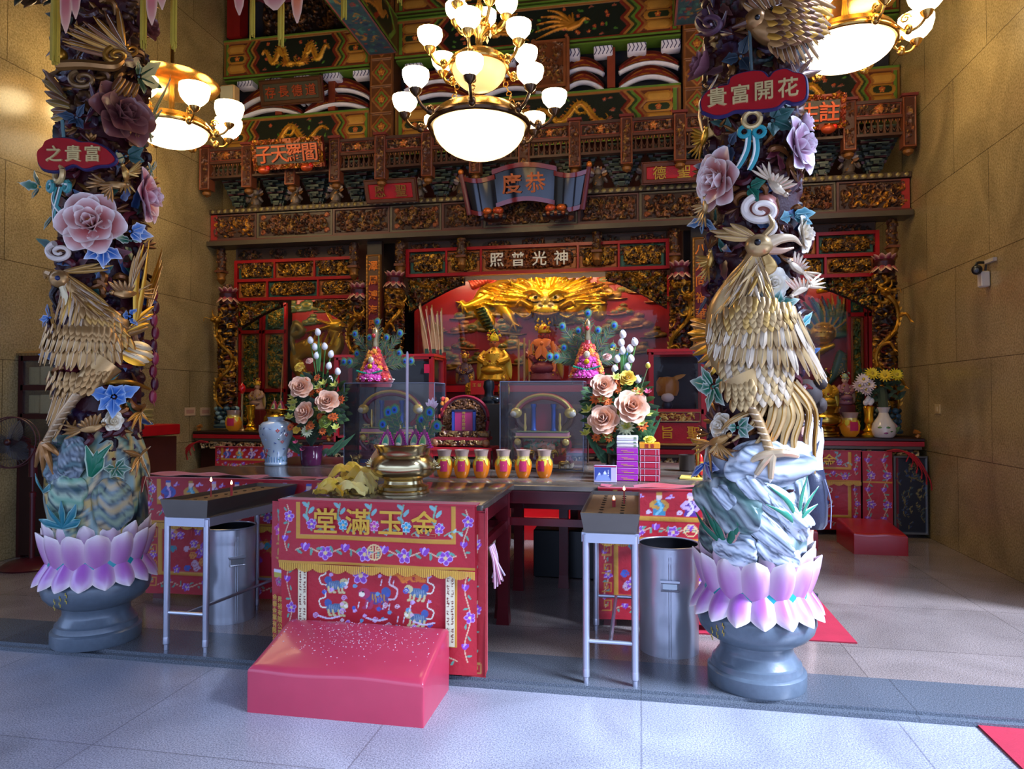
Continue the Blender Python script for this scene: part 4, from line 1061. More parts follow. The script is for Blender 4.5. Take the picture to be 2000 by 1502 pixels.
# --- dougong brackets and little guardian figures on the frieze
bk=thing('bracket_set','x','bracket',(0,0,0))
for i in range(6):
 mb=MB();z=.07+i*.078;hw=.075+.04*i;d=.06+.05*i
 gcol,ecol,mcol=C('#2d3a34'),C('#66735c'),C('#4a2028')
 mb.box((0,.0,z),(hw*2,.06,.036),gcol);mb.box((0,-.032,z+.013),(hw*2,.006,.01),ecol)
 mb.box((0,-d/2,z),(.05,d,.036),mcol);mb.box((0,-d,z+.01),(.06,.05,.05),gcol)
 mb.box((0,-d*.55,z+.002),(hw*1.5,.05,.034),gcol if i%2 else mcol);mb.box((0,-d*.55-.027,z+.012),(hw*1.5,.006,.01),ecol)
 mb.box((0,-d,z+.03),(hw*1.1,.05,.03),gcol);mb.box((0,-d-.027,z+.035),(hw*1.1,.006,.01),ecol)
 for sx_ in(-1,-.5,.5,1):
  mb.box((sx_*hw*.96,-.01,z+.032),(.045,.07,.028),mcol if(i+int(sx_*2))%2 else gcol,taper=1.25)
  mb.box((sx_*hw*.7,-d*.55,z+.032),(.04,.06,.028),gcol,taper=1.25)
 mb.build('bracket_tier','wood',bk,sm=False)
gd=MB()
gd.lathe([(.07,0),(.09,.02),(.06,.05),(.075,.1),(.06,.17),(.03,.2)],C('#6a5a4a',.2),10);gd.ell((0,0,.24),(.045,.04,.05),C('#8a7a68',.2))
for i in range(9):
 a=i/8*PI;gd.leaf((.05*math.cos(a),0,.2+.04*math.sin(a)),(.12*math.cos(a),-.02,.21+.1*math.sin(a)),(0,-1,0),.05,[C('#8a5a30',.3),C('#a8988a'),C('#5a4a5a')][i%3])
for sx_ in(-1,1):gd.sweep([(sx_*.05,0,.16),(sx_*.11,-.04,.1),(sx_*.08,-.07,.14)],.018,C('#7a6a5a',.2),k=3);gd.sweep([(sx_*.03,-.02,.06),(sx_*.05,-.05,0)],.022,C('#4a3a34'))
for k in range(7):gd.ell((-.03+.01*k,-.05-.005*(k%2),.07+.015*k),.016,C('#9a6a34',.4),nu=6,nv=5)
gobj=gd.build('guardian_figure','carved',org=(0,0,0))
n0=15;bx=[XL+.36+i*(W8-.72)/(n0-1)for i in range(n0)]
ordn=['first','second','third','fourth','fifth','sixth','seventh','eighth','ninth','tenth','eleventh','twelfth','thirteenth','fourteenth','fifteenth']
for i,x in enumerate(bx):
 lab='stepped green-grey bracket cluster above the frieze, %s counted from the left wall'%ordn[i]
 if i==0:b=bk;b.location=(x,8.66,4.075);b['label']=lab
 else:b=dup(bk,(x,8.66,4.075),label=lab)
 b['group']='bracket clusters above the frieze'
k=0
for i in range(n0-1):
 x=(bx[i]+bx[i+1])/2
 if abs(x+1.37)<.5:continue
 lab='small carved guardian figure standing on the frieze, %s counted from the left wall'%ordn[k]
 g=gobj if k==0 else gobj.copy()
 if k:COL.objects.link(g)
 g.location=(x,8.57,4.08);tag(g,lab,'figurine','guardian figures on the frieze');k+=1
# --- balcony railing
YB2=8.22
br=thing('balcony_railing','carved red-brown balcony railing running across above the brackets','railing',(-1.37,YB2,4.42))
mb=MB()
for z,hh,cc in((4.80,.035,'#48302a'),(4.625,.03,'#522e22'),(4.43,.03,'#42261c')):mb.box((-1.375,YB2+.03,z),(W8-.1,.09,hh),C(cc,.1))
mb.build('rail','wood',br)
np_=14;px_=[XL+.12+i*(W8-.24)/np_ for i in range(np_+1)]
for i,x in enumerate(px_):
 p=Panel(.14,.56,90,C('#452218'));p.frame(0,0,.14,.56,.02,C('#7a4028',.2),.01);p.carve(.03,.04,.11,.52,CARV,.025,30,.035)
 mb=MB();p.mesh(mb,(x-.07,YB2-.03,4.27),thick=.13);mb.box((x,YB2+.03,4.845),(.17,.16,.03),C('#6a2a28'));mb.lathe([(.0,-.09),(.05,-.06),(.06,-.03),(.035,-.01),(.06,0)],C('#8a5a2a',.4),10,(x,YB2+.03,4.27))
 mb.build('post','carved',br)
for i in range(np_):
 x0,x1=px_[i]+.07,px_[i+1]-.07;ww=x1-x0
 p=Panel(ww,.14,100,C('#2a1712'));p.frame(0,0,ww,.14,.014,C('#7a3a2c',.1),.012);p.carve(.03,.025,ww-.03,.115,CARV,.03,int(ww*130),.035)
 p.flower(ww/2,.07,.045,C('#b0602c',.4),C('#c98036',.4),C('#c98a3a',.5),.035)
 mb=MB();p.mesh(mb,(x0,YB2+.0,4.645),thick=.04);mb.build('carved_panel','carved',br)
 mb=MB();n=7
 for j in range(n):
  x=x0+(j+.5)*ww/n;c=C('#56382a',.25)
  mb.lathe([(.012,4.44),(.02,4.47),(.011,4.50),(.018,4.53),(.008,4.56),(.016,4.585),(.006,4.615)],c,6,(x,YB2+.03,0))
  mb.sweep([(x-ww/n/2,YB2+.03,4.48),(x,YB2+.03,4.55),(x+ww/n/2,YB2+.03,4.48)],.007,c,n=5);mb.torus((x,YB2+.03,4.6),.02,.006,C('#9a6030',.4),(0,1,0),10,5)
 mb.build('spindle_screen','carved',br)
# --- painted beams
YP=8.78
FI,SB,OB,G1=C('#151d16'),C('#5c2016'),C('#a8762e',.2),C('#56762a')
def painted(w,h,motif,seed=0,n=1):
 p=Panel(w,h,105,C('#4a2a16'))
 p.rect(0,0,w,h,C('#6a4420'));p.rect(0,h-.035,w,h,G1,.02);p.rect(0,0,w,.03,G1,.02);p.rect(0,.03,w,.055,C('#7a2c1c'),.01);p.rect(0,h-.065,w,h-.035,C('#8a5a2a'),.01)
 e=.62;kx_=min(1.0,w/3.0);e=e*kx_;mg=.80*kx_
 p.rect(e*.6,.055,w-e*.6,h-.065,FI)
 for sd in(0,1):
  X=lambda x:x*kx_ if sd==0 else w-x*kx_
  def V(x0,x1,c,hh=0):p.rect(min(X(x0),X(x1)),.055,max(X(x0),X(x1)),h-.065,c,hh)
  V(0,.62,C('#5a2c1a'));V(.0,.03,C('#7a5426'));V(.05,.10,G1,.006);V(.11,.125,C('#9a3a20'))
  for j in range(3):
   yy=.085+(j+.5)*(h-.15)/3-.015
   p.stroke([(X(.16),yy),(X(.40),yy)],(h-.15)/3*.46,OB,.008,1);p.stroke([(X(.18),yy),(X(.37),yy)],(h-.15)/3*.30,C('#22301c')if j==1 else C('#b98a3e',.2),.004,1)
   if j==1:p.flower(X(.28),yy,.035,C('#b0502c'),C('#c8762c'),C('#d8a83a'),.012)
  m=h/2-.005
  for j,cc in enumerate(('#8a5a2a','#7a2418','#56762a','#2a3a1c','#9a6a30','#6a2418')):
   q=.43+j*.042
   p.stroke([(X(q+.10),.06),(X(q),.06+(m-.06)*.5),(X(q+.09),m),(X(q),h-.07-(m-.06)*.5),(X(q+.10),h-.07)],.021,C(cc,.1),.008,1)
 fw=w-2*mg;rn=random.Random(seed)
 for j in range(int(fw*22)):
  x,y=mg+rn.random()*fw,.08+rn.random()*(h-.16);kx=rn.random()
  if kx<.45:p.ell(x,y,.028,.013,C('#3f6a24'),.006,rn.random()*3)
  elif kx<.65:p.cloud(x,y,.018,C('#8a4a34'),C('#5a2a20'),.006)
  else:p.flower(x,y,.024,C('#8a3020'),C('#a8502c'),C('#b98a3a'),.008)
 L=fw/n
 for j in range(n):
  x0=mg+j*L
  if motif=='dragon':p.dragon(x0+(L*.02 if(j+seed)%2==0 else L*.98),h/2-.01,L*.76,h*.24,.040,C('#c8922e',.4),C('#3a2410'),.03,1 if(j+seed)%2==0 else-1,1.6,C('#a86a24',.4))
  else:p.bird(x0+L*.5,h/2-.05,min(L*.36,h*1.4),C('#b87a26',.4),DK,.03,1 if j%2 else-1,5)
 return p
def pbeam(x0,x1,z0,z1,motif,lab,seed,n=1,y=YP):
 p=painted(x1-x0,z1-z0,motif,seed,n);mb=MB();p.mesh(mb,(x0,y,z0),thick=.3,back=C('#3f2a18'));mb.box(((x0+x1)/2,y+.15,z0-.012),(x1-x0,.26,.02),C('#56762a'))
 tag(mb.build('painted_beam','carved'),lab,'beam','painted beams above the shrine')
BX=((XL+.01,-3.6),(-3.24,.52),(.9,XR-.01))
pbeam(*BX[0],4.9,5.45,'dragon','painted beam with gilt dragon just above the orange four-character sign, left bay',1)
pbeam(*BX[1],4.9,5.45,'dragon','painted dragon beam right behind the central chandelier bowl',3,2)
pbeam(*BX[2],4.9,5.45,'dragon','painted beam with gilt dragon under the right-hand chandelier',2)
pbeam(*BX[0],6.02,6.58,'dragon','upper painted beam with two gilt dragons behind the yellow tassels',4,2)
pbeam(*BX[1],6.08,6.62,'phoenix','upper painted beam with flying gilt phoenixes above the curved red boards',5,2)
pbeam(*BX[2],6.08,6.62,'phoenix','upper painted beam hidden behind the glow of the right-hand chandelier',6,1)
pbeam(*BX[1],6.68,7.2,'dragon','topmost painted beam under the ceiling between the two diamond posts',7,2)
for i,x in enumerate((-3.42,.71)):
 p=Panel(.34,2.7,100,C('#5a3418'))
 for j in range(7):
  z=.2+j*.37
  p.frame(.02,z-.18,.32,z+.18,.016,C('#7a4a22'),.008)
  for r_,cc in((.15,'#8a5a28'),(.125,'#7a2c1c'),(.10,'#56762a'),(.07,'#6a2a18')):p.poly([(.17-r_,z),(.17,z-r_*1.15),(.17+r_,z),(.17,z+r_*1.15)],C(cc),.006+.03*(.15-r_))
  p.flower(.17,z,.045,C('#b0662c',.3),C('#c88a3a',.3),C('#d8a83a',.4),.015)
 mb=MB();p.mesh(mb,(x-.17,YP-.03,4.6),thick=.3,back=C('#4a2c18'));mb.box((x,YP+.2,2.3),(.34,.3,4.6),C('#1b0d0c'))
 tag(mb.build('diamond_post','carved'),('tall post with painted diamonds left of the central chandelier' if i==0 else 'tall post with painted diamonds behind the right carved column'),'post')
for i,x in enumerate((-3.38,.63)):
 p=Panel(4.4,.5,60,C('#4a3a1c'));p.rect(0,0,4.4,.04,G1,.01);p.rect(0,.46,4.4,.5,G1,.01);p.rect(.2,.08,4.2,.42,FI)
 for j in range(9):p.stroke([(.1+j*.5,.06),(.3+j*.5,.25),(.1+j*.5,.44)],.03,C(['#8a5a2a','#7a2418','#56762a'][j%3]),.008,1)
 for j in range(4):p.bird(.8+j,.22,.45,C('#a8702c',.3),DK,.02,1 if j%2 else-1)
 q=Panel(4.4,.4,60,C('#2c4a5a'));q.frame(0,0,4.4,.4,.03,C('#8a4a4a'),.008)
 q.carve(.1,.06,4.3,.34,[C('#7a3a3a'),C('#3a6a6a'),C('#8a6a3a'),C('#2a3a5a')],.01,260,.07)
 mb=MB();p.mesh(mb,(x+.2,4.3,6.12),(0,1,0),(0,0,1));p.mesh(mb,(x-.2,8.7,6.12),(0,-1,0),(0,0,1));q.mesh(mb,(x-.2,8.7,6.12),(0,-1,0),(1,0,0));mb.box((x,6.5,6.5),(.36,4.36,.3),C('#3a2a18'));mb.box((x,6.5,6.14),(.36,4.36,.02),C('#3a2a18'))
 tag(mb.build('painted_beam','carved'),('painted beam running from the left carved column back to the diamond post' if i==0 else 'painted beam running from the right carved column back to the shrine'),'beam')
# --- curved red boards between the painted beams
def crescent(x0,x1,z0,rise,th,lab,y=8.95):
 n=22;t=np.linspace(0,1,n);w=x1-x0;lowz=z0+rise*np.sin(PI*t)**.8;upz=lowz+th*(.55+.6*np.sin(PI*t));X=x0+w*t
 P=Panel(w,1.0,60,C('#6a2018'))
 for j in range(int(w*9)):P.spiral(.1+(w-.2)*(j+.5)/int(w*9),.3+.4*(j%2),.07,C('#b0702c',.4),.02,.02,1.4,j)
 P.frame(0,0,w,1,.06,C('#8a2a20'),.01)
 L=np.interp(P.x,X-x0,lowz);U=np.interp(P.x,X-x0,upz)
 gx=np.tile(P.x+x0,(P.ny,1));gz=L[None,:]+(U-L)[None,:]*P.y[:,None]
 mb=MB();mb.grid(np.stack([gx,y-P.H,gz],2),P.K);mb.grid(np.stack([gx,y+.1+0*gz,gz],2),C('#4a1812'),flip=True)
 mb.sweep(np.stack([X,np.full(n,y+.02),upz],1),.05,C('#4a1812'),.02,n=6,up=(0,0,1))
 o=tag(mb.build('curved_board','carved'),lab,'board','curved red boards');
 e=MB();e.sweep(np.stack([X,np.full(n,y-.02),lowz-.02],1),.06,C('#e6e6fa'),.026,n=6,up=(0,0,1));e.build('white_edge','matte',o)
for k,(x0,x1)in enumerate(((-5.6,-4.65),(-4.6,-3.65))):
 s_=['left','right'][k]
 crescent(x0,x1,5.66,.16,.13,'upper curved red board in the left bay, %s of the grey four-character sign'%s_)
 crescent(x0,x1,5.48,.12,.10,'lower curved red board in the left bay, %s of the grey four-character sign'%s_,8.9)
for k,(x0,x1,a)in enumerate(((-3.15,-2.2,'left end of the middle bay'),(-2.1,-1.2,'directly behind the chandelier'),(-1.0,-.45,'behind the carved scroll board'),(-.25,.5,'middle bay, beside the right carved column'))):
 crescent(x0,x1,5.72,.10,.12,'upper curved red board with gold scrolls, '+a);crescent(x0,x1,5.48,.14,.11,'lower curved red board with gold scrolls, '+a,8.9)
rb=MB().box((0,0,0),(.24,.16,.13),C('#dcdcf2'),bev=.015)
for j in range(5):rb.sweep([(-.11+.05*j,-.083,-.055),(-.08+.05*j,-.083,0),(-.1+.05*j,-.083,.055)],.006,C('#4a4a78'),n=4)
robj=rb.build('rafter_end','matte',org=(0,0,0));k=0
for x in list(np.linspace(-5.5,-3.75,5))+list(np.linspace(-3.0,.4,9))+list(np.linspace(1.1,2.85,4)):
 o=robj if k==0 else robj.copy()
 if k:COL.objects.link(o)
 o.location=(x,8.9,5.975);tag(o,'pale carved rafter end under the upper painted beams, %s from the left wall'%(ordn+['sixteenth','seventeenth','eighteenth'])[k],'rafter end','pale rafter ends');k+=1
rp=MB().box((0,0,0),(.1,.1,.52),C('#7a3420'));robj=rp.build('red_strut','wood',org=(0,0,0));k=0
for x in(-5.0,-4.2,-2.15,-1.1,-.35,1.6,2.3):
 o=robj if k==0 else robj.copy()
 if k:COL.objects.link(o)
 o.location=(x,8.92,5.76);tag(o,'short red strut among the curved boards, %s from the left wall'%ordn[k],'strut','short red struts');k+=1
mb=MB();mb.box((-1.375,9.15,6.2),(W8-.04,.06,2.2),C('#232634'));struct(mb.build('gap_shade_sheet','matte',sm=False))  # bluish dark sheet, painted as the shade of the open space behind the boards
p=Panel(.42,.62,110,C('#6a3a20',.2));p.frame(0,0,.42,.62,.04,C('#8a5030',.4),.03);p.carve(.05,.05,.37,.57,CARV,.04,90,.05)
mb=MB();c0=W(1075,128,y=8.7);p.mesh(mb,(c0.x-.21,8.66,c0.z-.31),thick=.08)
for sx_ in(-.22,.22):mb.lathe([(.0,-.36),(.03,-.34),(.03,.34),(0,.36)],C('#8a5030',.3),10,(c0.x+sx_,8.69,c0.z))
tag(mb.build('scroll_board','carved'),'carved brown hanging scroll board right of the chandelier','board')
p=Panel(1.5,.55,70,C('#140b0b'));p.carve(.02,.02,1.48,.53,[C('#3a2214',.4),C('#5a3a1a',.5),C('#2a1616'),C('#6a4420',.5)],.05,260,.06)
mb=MB();p.mesh(mb,(-5.25,YP+.1,6.64),thick=.1);tag(mb.build('openwork_panel','carved'),'dark openwork panel at the top behind the yellow tassels','panel')
mb=MB().box((-5.62,YP+.05,6.95),(.2,.2,.7),C('#7a1212'));tag(mb.build('red_post','wood'),'short red post in the top corner beside the left wall','post')
# --- name boards
def board(lab,px,py,y,w,h,txt,face,frame_c,ink,tsize,tilt=12,carved=False,feet=False,hang=False):
 c=W(px,py,y=y);a=math.radians(tilt);v=Vector((0,-math.sin(a),math.cos(a)))
 t=thing('sign_board',lab,'sign',c)
 o=Vector(c)-Vector((w/2,0,0))-v*h/2
 p=Panel(w,h,110,frame_c);b=.06
 if carved:p.carve(0,0,w,h,GILT[:2]+[C('#7a2a18'),C('#a85a22',.4)],.03,int(260*(w+h)),.04)
 else:p.rect(.015,.015,w-.015,h-.015,frame_c,.015)
 p.rect(b,b,w-b,h-b,face,0)
 mb=MB();p.mesh(mb,o,(1,0,0),v,thick=.05,back=C('#5a1614'));mb.build('board','carved',t)
 nrm_=Vector((1,0,0)).cross(v)
 words(txt,tsize,ink,Vector(c)+nrm_*.012,(1,0,0),v,ext=.008,fat=.008,gap=(w-2*b)/len(txt)/tsize*.98,parent=t)
 if feet:
  for sx_ in(-.3,.3):
   mb=MB();mb.ell(Vector(c)+Vector((sx_*w,-.05,-h/2-.03)),(.08,.06,.05),C('#a8401c',.3));mb.ell(Vector(c)+Vector((sx_*w+.06,-.06,-h/2-.01)),.03,C('#c81a14'));mb.build('lion_foot','gloss',t)
 if hang:
  mb=MB()
  for sx_ in(-.4,.4):mb.bar(Vector(c)+Vector((sx_*w,.03,h/2-.02)),Vector((c.x+sx_*w,8.80,6.0)),.012,C('#2a1a14'))
  mb.build('hanger','wood',t)
board('black sign with four orange characters in a gilt carved frame on the railing',561,300,8.05,.98,.37,'子天羅閻',C('#1c1b1c'),C('#7a3a1c',.3),C('#b8480e'),.235,14,True,True)
board('grey sign with four orange characters hung before the curved boards, left bay',568,178,8.66,.93,.34,'存長德道',C('#3c3a30'),C('#4a2c1c',.2),C('#8f3a1c'),.16,14,False,hang=True)
board('dark sign with orange characters on the railing behind the right carved column',1560,222,8.05,.98,.37,'娘娘生註',C('#2a221c'),C('#6a2a1c',.3),C('#b8460e'),.225,12,True,True)
board('red sign with two dull gold characters leaning above the frieze, left of the fan-shaped board',763,373,8.33,.70,.30,'恩聖',C('#a00c10'),C('#5a3418',.2),C('#8a5a1e',.5),.16,22)
board('red sign with two gold characters above the frieze beside the right carved column',1312,336,8.33,.70,.26,'德聖',C('#a80d12'),C('#5a2c14',.2),C('#b08428',.5),.16,16)
c=W(1025,372,y=8.2)
fb=thing('fan_board','fan-shaped glossy black board with two copper characters in the centre of the frieze','sign',c)
def fan(x):return.075*math.cos(min(1,abs(x)/.36)*PI/2)if abs(x)<.36 else.0
def seg(xa,xb,dz,mat_c,frame_c,name):
 n=16;mb=MB();xs_=np.linspace(xa,xb,n);t=(xs_-xa)/(xb-xa)
 zc=dz(t);hh=.43;a=math.radians(16)
 for lo,hi,col,off in((-.5,.5,mat_c,0),(.38,.5,frame_c,.02),(-.5,-.38,frame_c,.02)):
  G=np.zeros((2,n,3))
  for r_,f in enumerate((lo,hi)):
   z=zc+f*hh;G[r_,:,0]=c.x+xs_*(1+.10*(f+.5));G[r_,:,2]=c.z+z;G[r_,:,1]=c.y-z*math.sin(a)-off-.05*np.sin(PI*t)
  mb.grid(G,col);B=G.copy();B[...,1]+=.05;mb.grid(B,col,flip=True)
  for r_ in(0,1):mb.grid(np.stack([G[r_],B[r_]]),col,flip=(r_==0))
 mb.build(name,'ceramic',fb)
blk=C('#0b0c14')
seg(-.70,-.33,lambda t:-.02-.05*np.sin(PI*t),blk,C('#6a1c1c'),'wing_panel');seg(.33,.70,lambda t:-.02-.05*np.sin(PI*t),blk,C('#6a1c1c'),'wing_panel')
seg(-.36,.36,lambda t:.03+.05*np.sin(PI*t),blk,C('#6a2024'),'centre_panel')
a_=math.radians(16);vv=Vector((0,-math.sin(a_),math.cos(a_)))
words('度恭',.25,C('#8f4a24',.5),Vector(c)+Vector((0,-.09,.065)),(1,0,0),vv,ext=.012,fat=.006,gap=1.15,parent=fb)
for sx_ in(-1,1):
 mb=MB();mb.sweep([c+Vector((sx_*.70,.03,-.26)),c+Vector((sx_*.78,-.06,.22))],.03,C('#5a2030'),n=8);mb.ell(c+Vector((sx_*.785,-.065,.25)),.035,C('#c8702a',.4));mb.build('side_rod','gloss',fb)
 mb=MB();q=c+Vector((sx_*.38,-.0,-.30));mb.ell(q,(.16,.1,.08),C('#2a1614'));mb.ell(q+Vector((-.06*sx_,-.06,.05)),(.07,.06,.05),C('#a8401c',.4));mb.ell(q+Vector((.07*sx_,-.07,.05)),(.06,.05,.045),C('#b5561e',.4))
 for j in range(7):mb.ell(q+Vector((-.13+.045*j,-.08,-.03+.02*(j%2))),(.03,.025,.03),[C('#1c1a24'),C('#7a3a1c',.4)][j%2],nu=6,nv=5)
 mb.build('lion_foot','gloss',fb)
# ----------------------- chandeliers
emis('lamp_glass',(1.0,.76,.40),13.5);emis('side_bowl_glass',(1.0,.80,.5),3.5)
emis('bowl_glass',(1.0,.70,.32),3.0)
_m=MATS['bowl_glass'].node_tree;_p=_m.nodes['Principled BSDF'];_t=_m.nodes.new('ShaderNodeTexCoord');_s=_m.nodes.new('ShaderNodeSeparateXYZ');_n=_m.nodes.new('ShaderNodeTexNoise');_n.inputs['Scale'].default_value=5
_r=_m.nodes.new('ShaderNodeMapRange');_r.inputs['From Min'].default_value=.03;_r.inputs['From Max'].default_value=.26;_r.inputs['To Min'].default_value=2.4;_r.inputs['To Max'].default_value=.5
_m.links.new(_t.outputs['Object'],_s.inputs[0]);_m.links.new(_s.outputs['Z'],_r.inputs['Value']);_m.links.new(_r.outputs[0],_p.inputs['Emission Strength'])
BRZ,BRS=C('#4a3420',.7),C('#b88f4a',.9)
def shade(mb,c,r,h):
 mb.lathe([(.015,-.02),(.04*r/.11,-.01),(r*.6,h*.10),(r*.88,h*.38),(r,h*.72),(r*.98,h),(r*.8,h*.97),(r*.6,h*.8)],(1,.9,.7,0),14,c)
def arm(mb,a,b,r=.014,col=BRZ):
 a,b=np.array(tuple(a)),np.array(tuple(b));d=b-a
 mb.sweep([a,a+d*.35+(0,0,-.10),a+d*.75+(0,0,-.11),b+(0,0,-.05),b],r,col,n=7,k=4)
 m=a+d*.4+np.array((0,0,-.09));mb.ell(m,(.035,.035,.045),col);mb.lathe([(.012,-.08),(.045,-.045),(.055,-.02),(.03,-.01)],col,10,b)
def bowl(mb,c,R,dep,n=40):
 t=np.linspace(0,1,10);mb.lathe([(max(.001,R*math.sin(q*PI/2)),-dep*math.cos(q*PI/2))for q in t]+[(R*.97,.01),(R*.7,-.01)],(1,.85,.55,0),n,c)
c0=Vector((-1.37,5.8,3.86))
ch=thing('chandelier','great central brass chandelier with tiers of white glass shades over a big bowl','chandelier',c0)
mb=MB();bowl(mb,c0,.40,.27);mb.build('glass_bowl','bowl_glass',ch)
mb=MB();mb.torus(c0+Vector((0,0,.01)),.425,.028,BRZ,n=40);mb.lathe([(.40,.02),(.43,.04),(.40,.09),(.37,.12),(.36,.06)],BRS,40,c0);mb.build('bowl_rim','brass',ch)
mb=MB();bowl(mb,c0+Vector((0,0,.52)),.235,.2,28);mb.build('glass_bowl','bowl_glass',ch)
mb=MB();mb.torus(c0+Vector((0,0,.53)),.245,.02,BRS,n=28);mb.lathe([(.24,.53),(.25,.58),(.2,.62)],BRS,28,c0);mb.build('bowl_rim','brass',ch)
def tier(n,R,z,hub,zh,a0,r=.11,col=BRZ):
 for i in range(n):
  a=a0+i*2*PI/n;d=Vector((math.cos(a),math.sin(a),0))
  mb=MB();arm(mb,c0+d*hub+Vector((0,0,zh)),c0+d*R+Vector((0,0,z)),col=col);A=mb.build('arm','brass',ch)
  mb=MB();shade(mb,c0+d*R+Vector((0,0,z)),r,.125);mb.build('glass_shade','lamp_glass',A)
tier(8,.655,.16,.42,.06,.12);tier(6,.44,.64,.24,.56,.55,.108,BRS);tier(5,.24,1.02,.06,.92,.3,.10,BRS)
mb=MB()
mb.lathe([(.02,.62),(.05,.66),(.03,.7),(.035,.8),(.09,.86),(.10,.90),(.05,.95),(.03,1.0),(.04,1.05),(.02,1.1),(.02,3.3),(.09,3.36),(.1,3.43),(.0,3.43)],BRS,14,c0)
for i in range(3):
 a=.6+i*2*PI/3;d=Vector((math.cos(a),math.sin(a),0))
 A,B=c0+d*.40+Vector((0,0,.06)),c0+d*.2+Vector((0,0,.56));n=13
 for j in range(n):mb.torus(A.lerp(B,(j+.5)/n),.022,.0055,BRS,(math.cos(j*1.57),math.sin(j*1.57),.3),8,5,1)
for i in range(6):mb.lathe([(0,-.07),(.015,-.04),(.004,-.01),(.01,0)],C('#e6d8b8',.1),6,c0+Vector((.10*math.cos(i),.10*math.sin(i),.84)))
mb.build('stem','brass',ch)
def side_lamp(x,y,z,lab,rb=.40,dz=.40):
 c=Vector((x,y,z));t=thing('chandelier',lab,'chandelier',c)
 mb=MB();bowl(mb,c,rb,.16);mb.build('glass_bowl','side_bowl_glass',t)
 mb=MB();mb.torus(c+Vector((0,0,.015)),rb+.02,.02,BRS,n=36);mb.lathe([(rb,.02),(rb+.03,.05),(rb,.1),(rb-.05,.11)],BRS,36,c)
 mb.lathe([(.02,.05),(.03,.3),(.02,dz),(.02,dz+.1)],BRS,10,c);mb.build('bowl_rim','brass',t)
 mb=MB();mb.lathe([(.0,dz+.02),(.3,dz+.02),(rb+.1,dz+.07),(rb+.12,dz+.1),(rb,dz+.12),(0,dz+.12)],C('#c99a50',.95),40,c);mb.lathe([(.02,dz+.1),(.02,7.3-z)],BRS,8,c);mb.build('reflector_dish','brass',t)
 for i in range(8):
  a=.2+i*2*PI/8;d=Vector((math.cos(a),math.sin(a),0));A_,B_=c+d*(rb+.02)+Vector((0,0,.05)),c+d*(rb+.25)+Vector((0,0,.10))
  mb=MB();arm(mb,A_,B_,.012,BRS)
  q=A_+d*.07+Vector((0,0,.03));s_=[q+d*(.045*(1-k/14)*math.cos(k*.8))+Vector((0,0,.045*(1-k/14)*math.sin(k*.8)))for k in range(12)];mb.sweep(s_,.009,BRS,n=5)
  A=mb.build('arm','brass',t)
  mb=MB();shade(mb,B_,.15,.19);mb.build('glass_shade','lamp_glass',A)
side_lamp(1.83,6.6,4.66,'chandelier near the right wall, its wide white bowl seen from below')
side_lamp(-4.90,6.5,4.35,'chandelier by the left wall half hidden behind the left carved column',.36,.42)
c=W(449,192,y=8.6);t=thing('floodlight','small cream floodlight mounted in the corner by the left wall','lamp',c)
mb=MB().box(c,(.22,.14,.34),C('#d8b480'),bev=.02);mb.box(c+Vector((-.12,.1,0)),(.3,.06,.06),C('#a88a60'));mb.build('housing','matte',t)
mb=MB().box(c+Vector((0,-.075,.05)),(.18,.02,.17),C('#b9b8a0'));mb.build('lens','ceramic',t)
emis('tube_light',(1.0,.74,.45),75.0)
emis('added_bay_light',(1.0,.74,.45),30.0)  # for the two lamps added out of sight to brighten the side bays
def tube(x0,x1,y,z,lab,mt='added_bay_light'):
 mb=MB();mb.sweep([(x0,y,z),(x1,y,z)],.02,(1,1,1,0),n=8);t_o=tag(mb.build('unseen_tube',mt),lab,'lamp');mh=MB()
 for x in(x0+.1,x1-.1):mh.bar((x,y,z+.015),(x,y,3.30 if y<9 else 3.3),.02,C('#2a2a2a'));mh.bar((x,y,z+.03),(x,8.70,z+.03),.02,C('#2a2a2a'))
 mh.build('bracket','wood',t_o)
tube(-5.3,-3.9,8.77,2.98,'added unseen lamp behind the panels, brightening the left bay')
tube(1.2,2.6,8.77,3.06,'added unseen lamp behind the panels, brightening the right bay')
tube(-2.7,.05,8.77,3.24,'tube lamp tucked behind the panels over the golden dragon wall','tube_light')
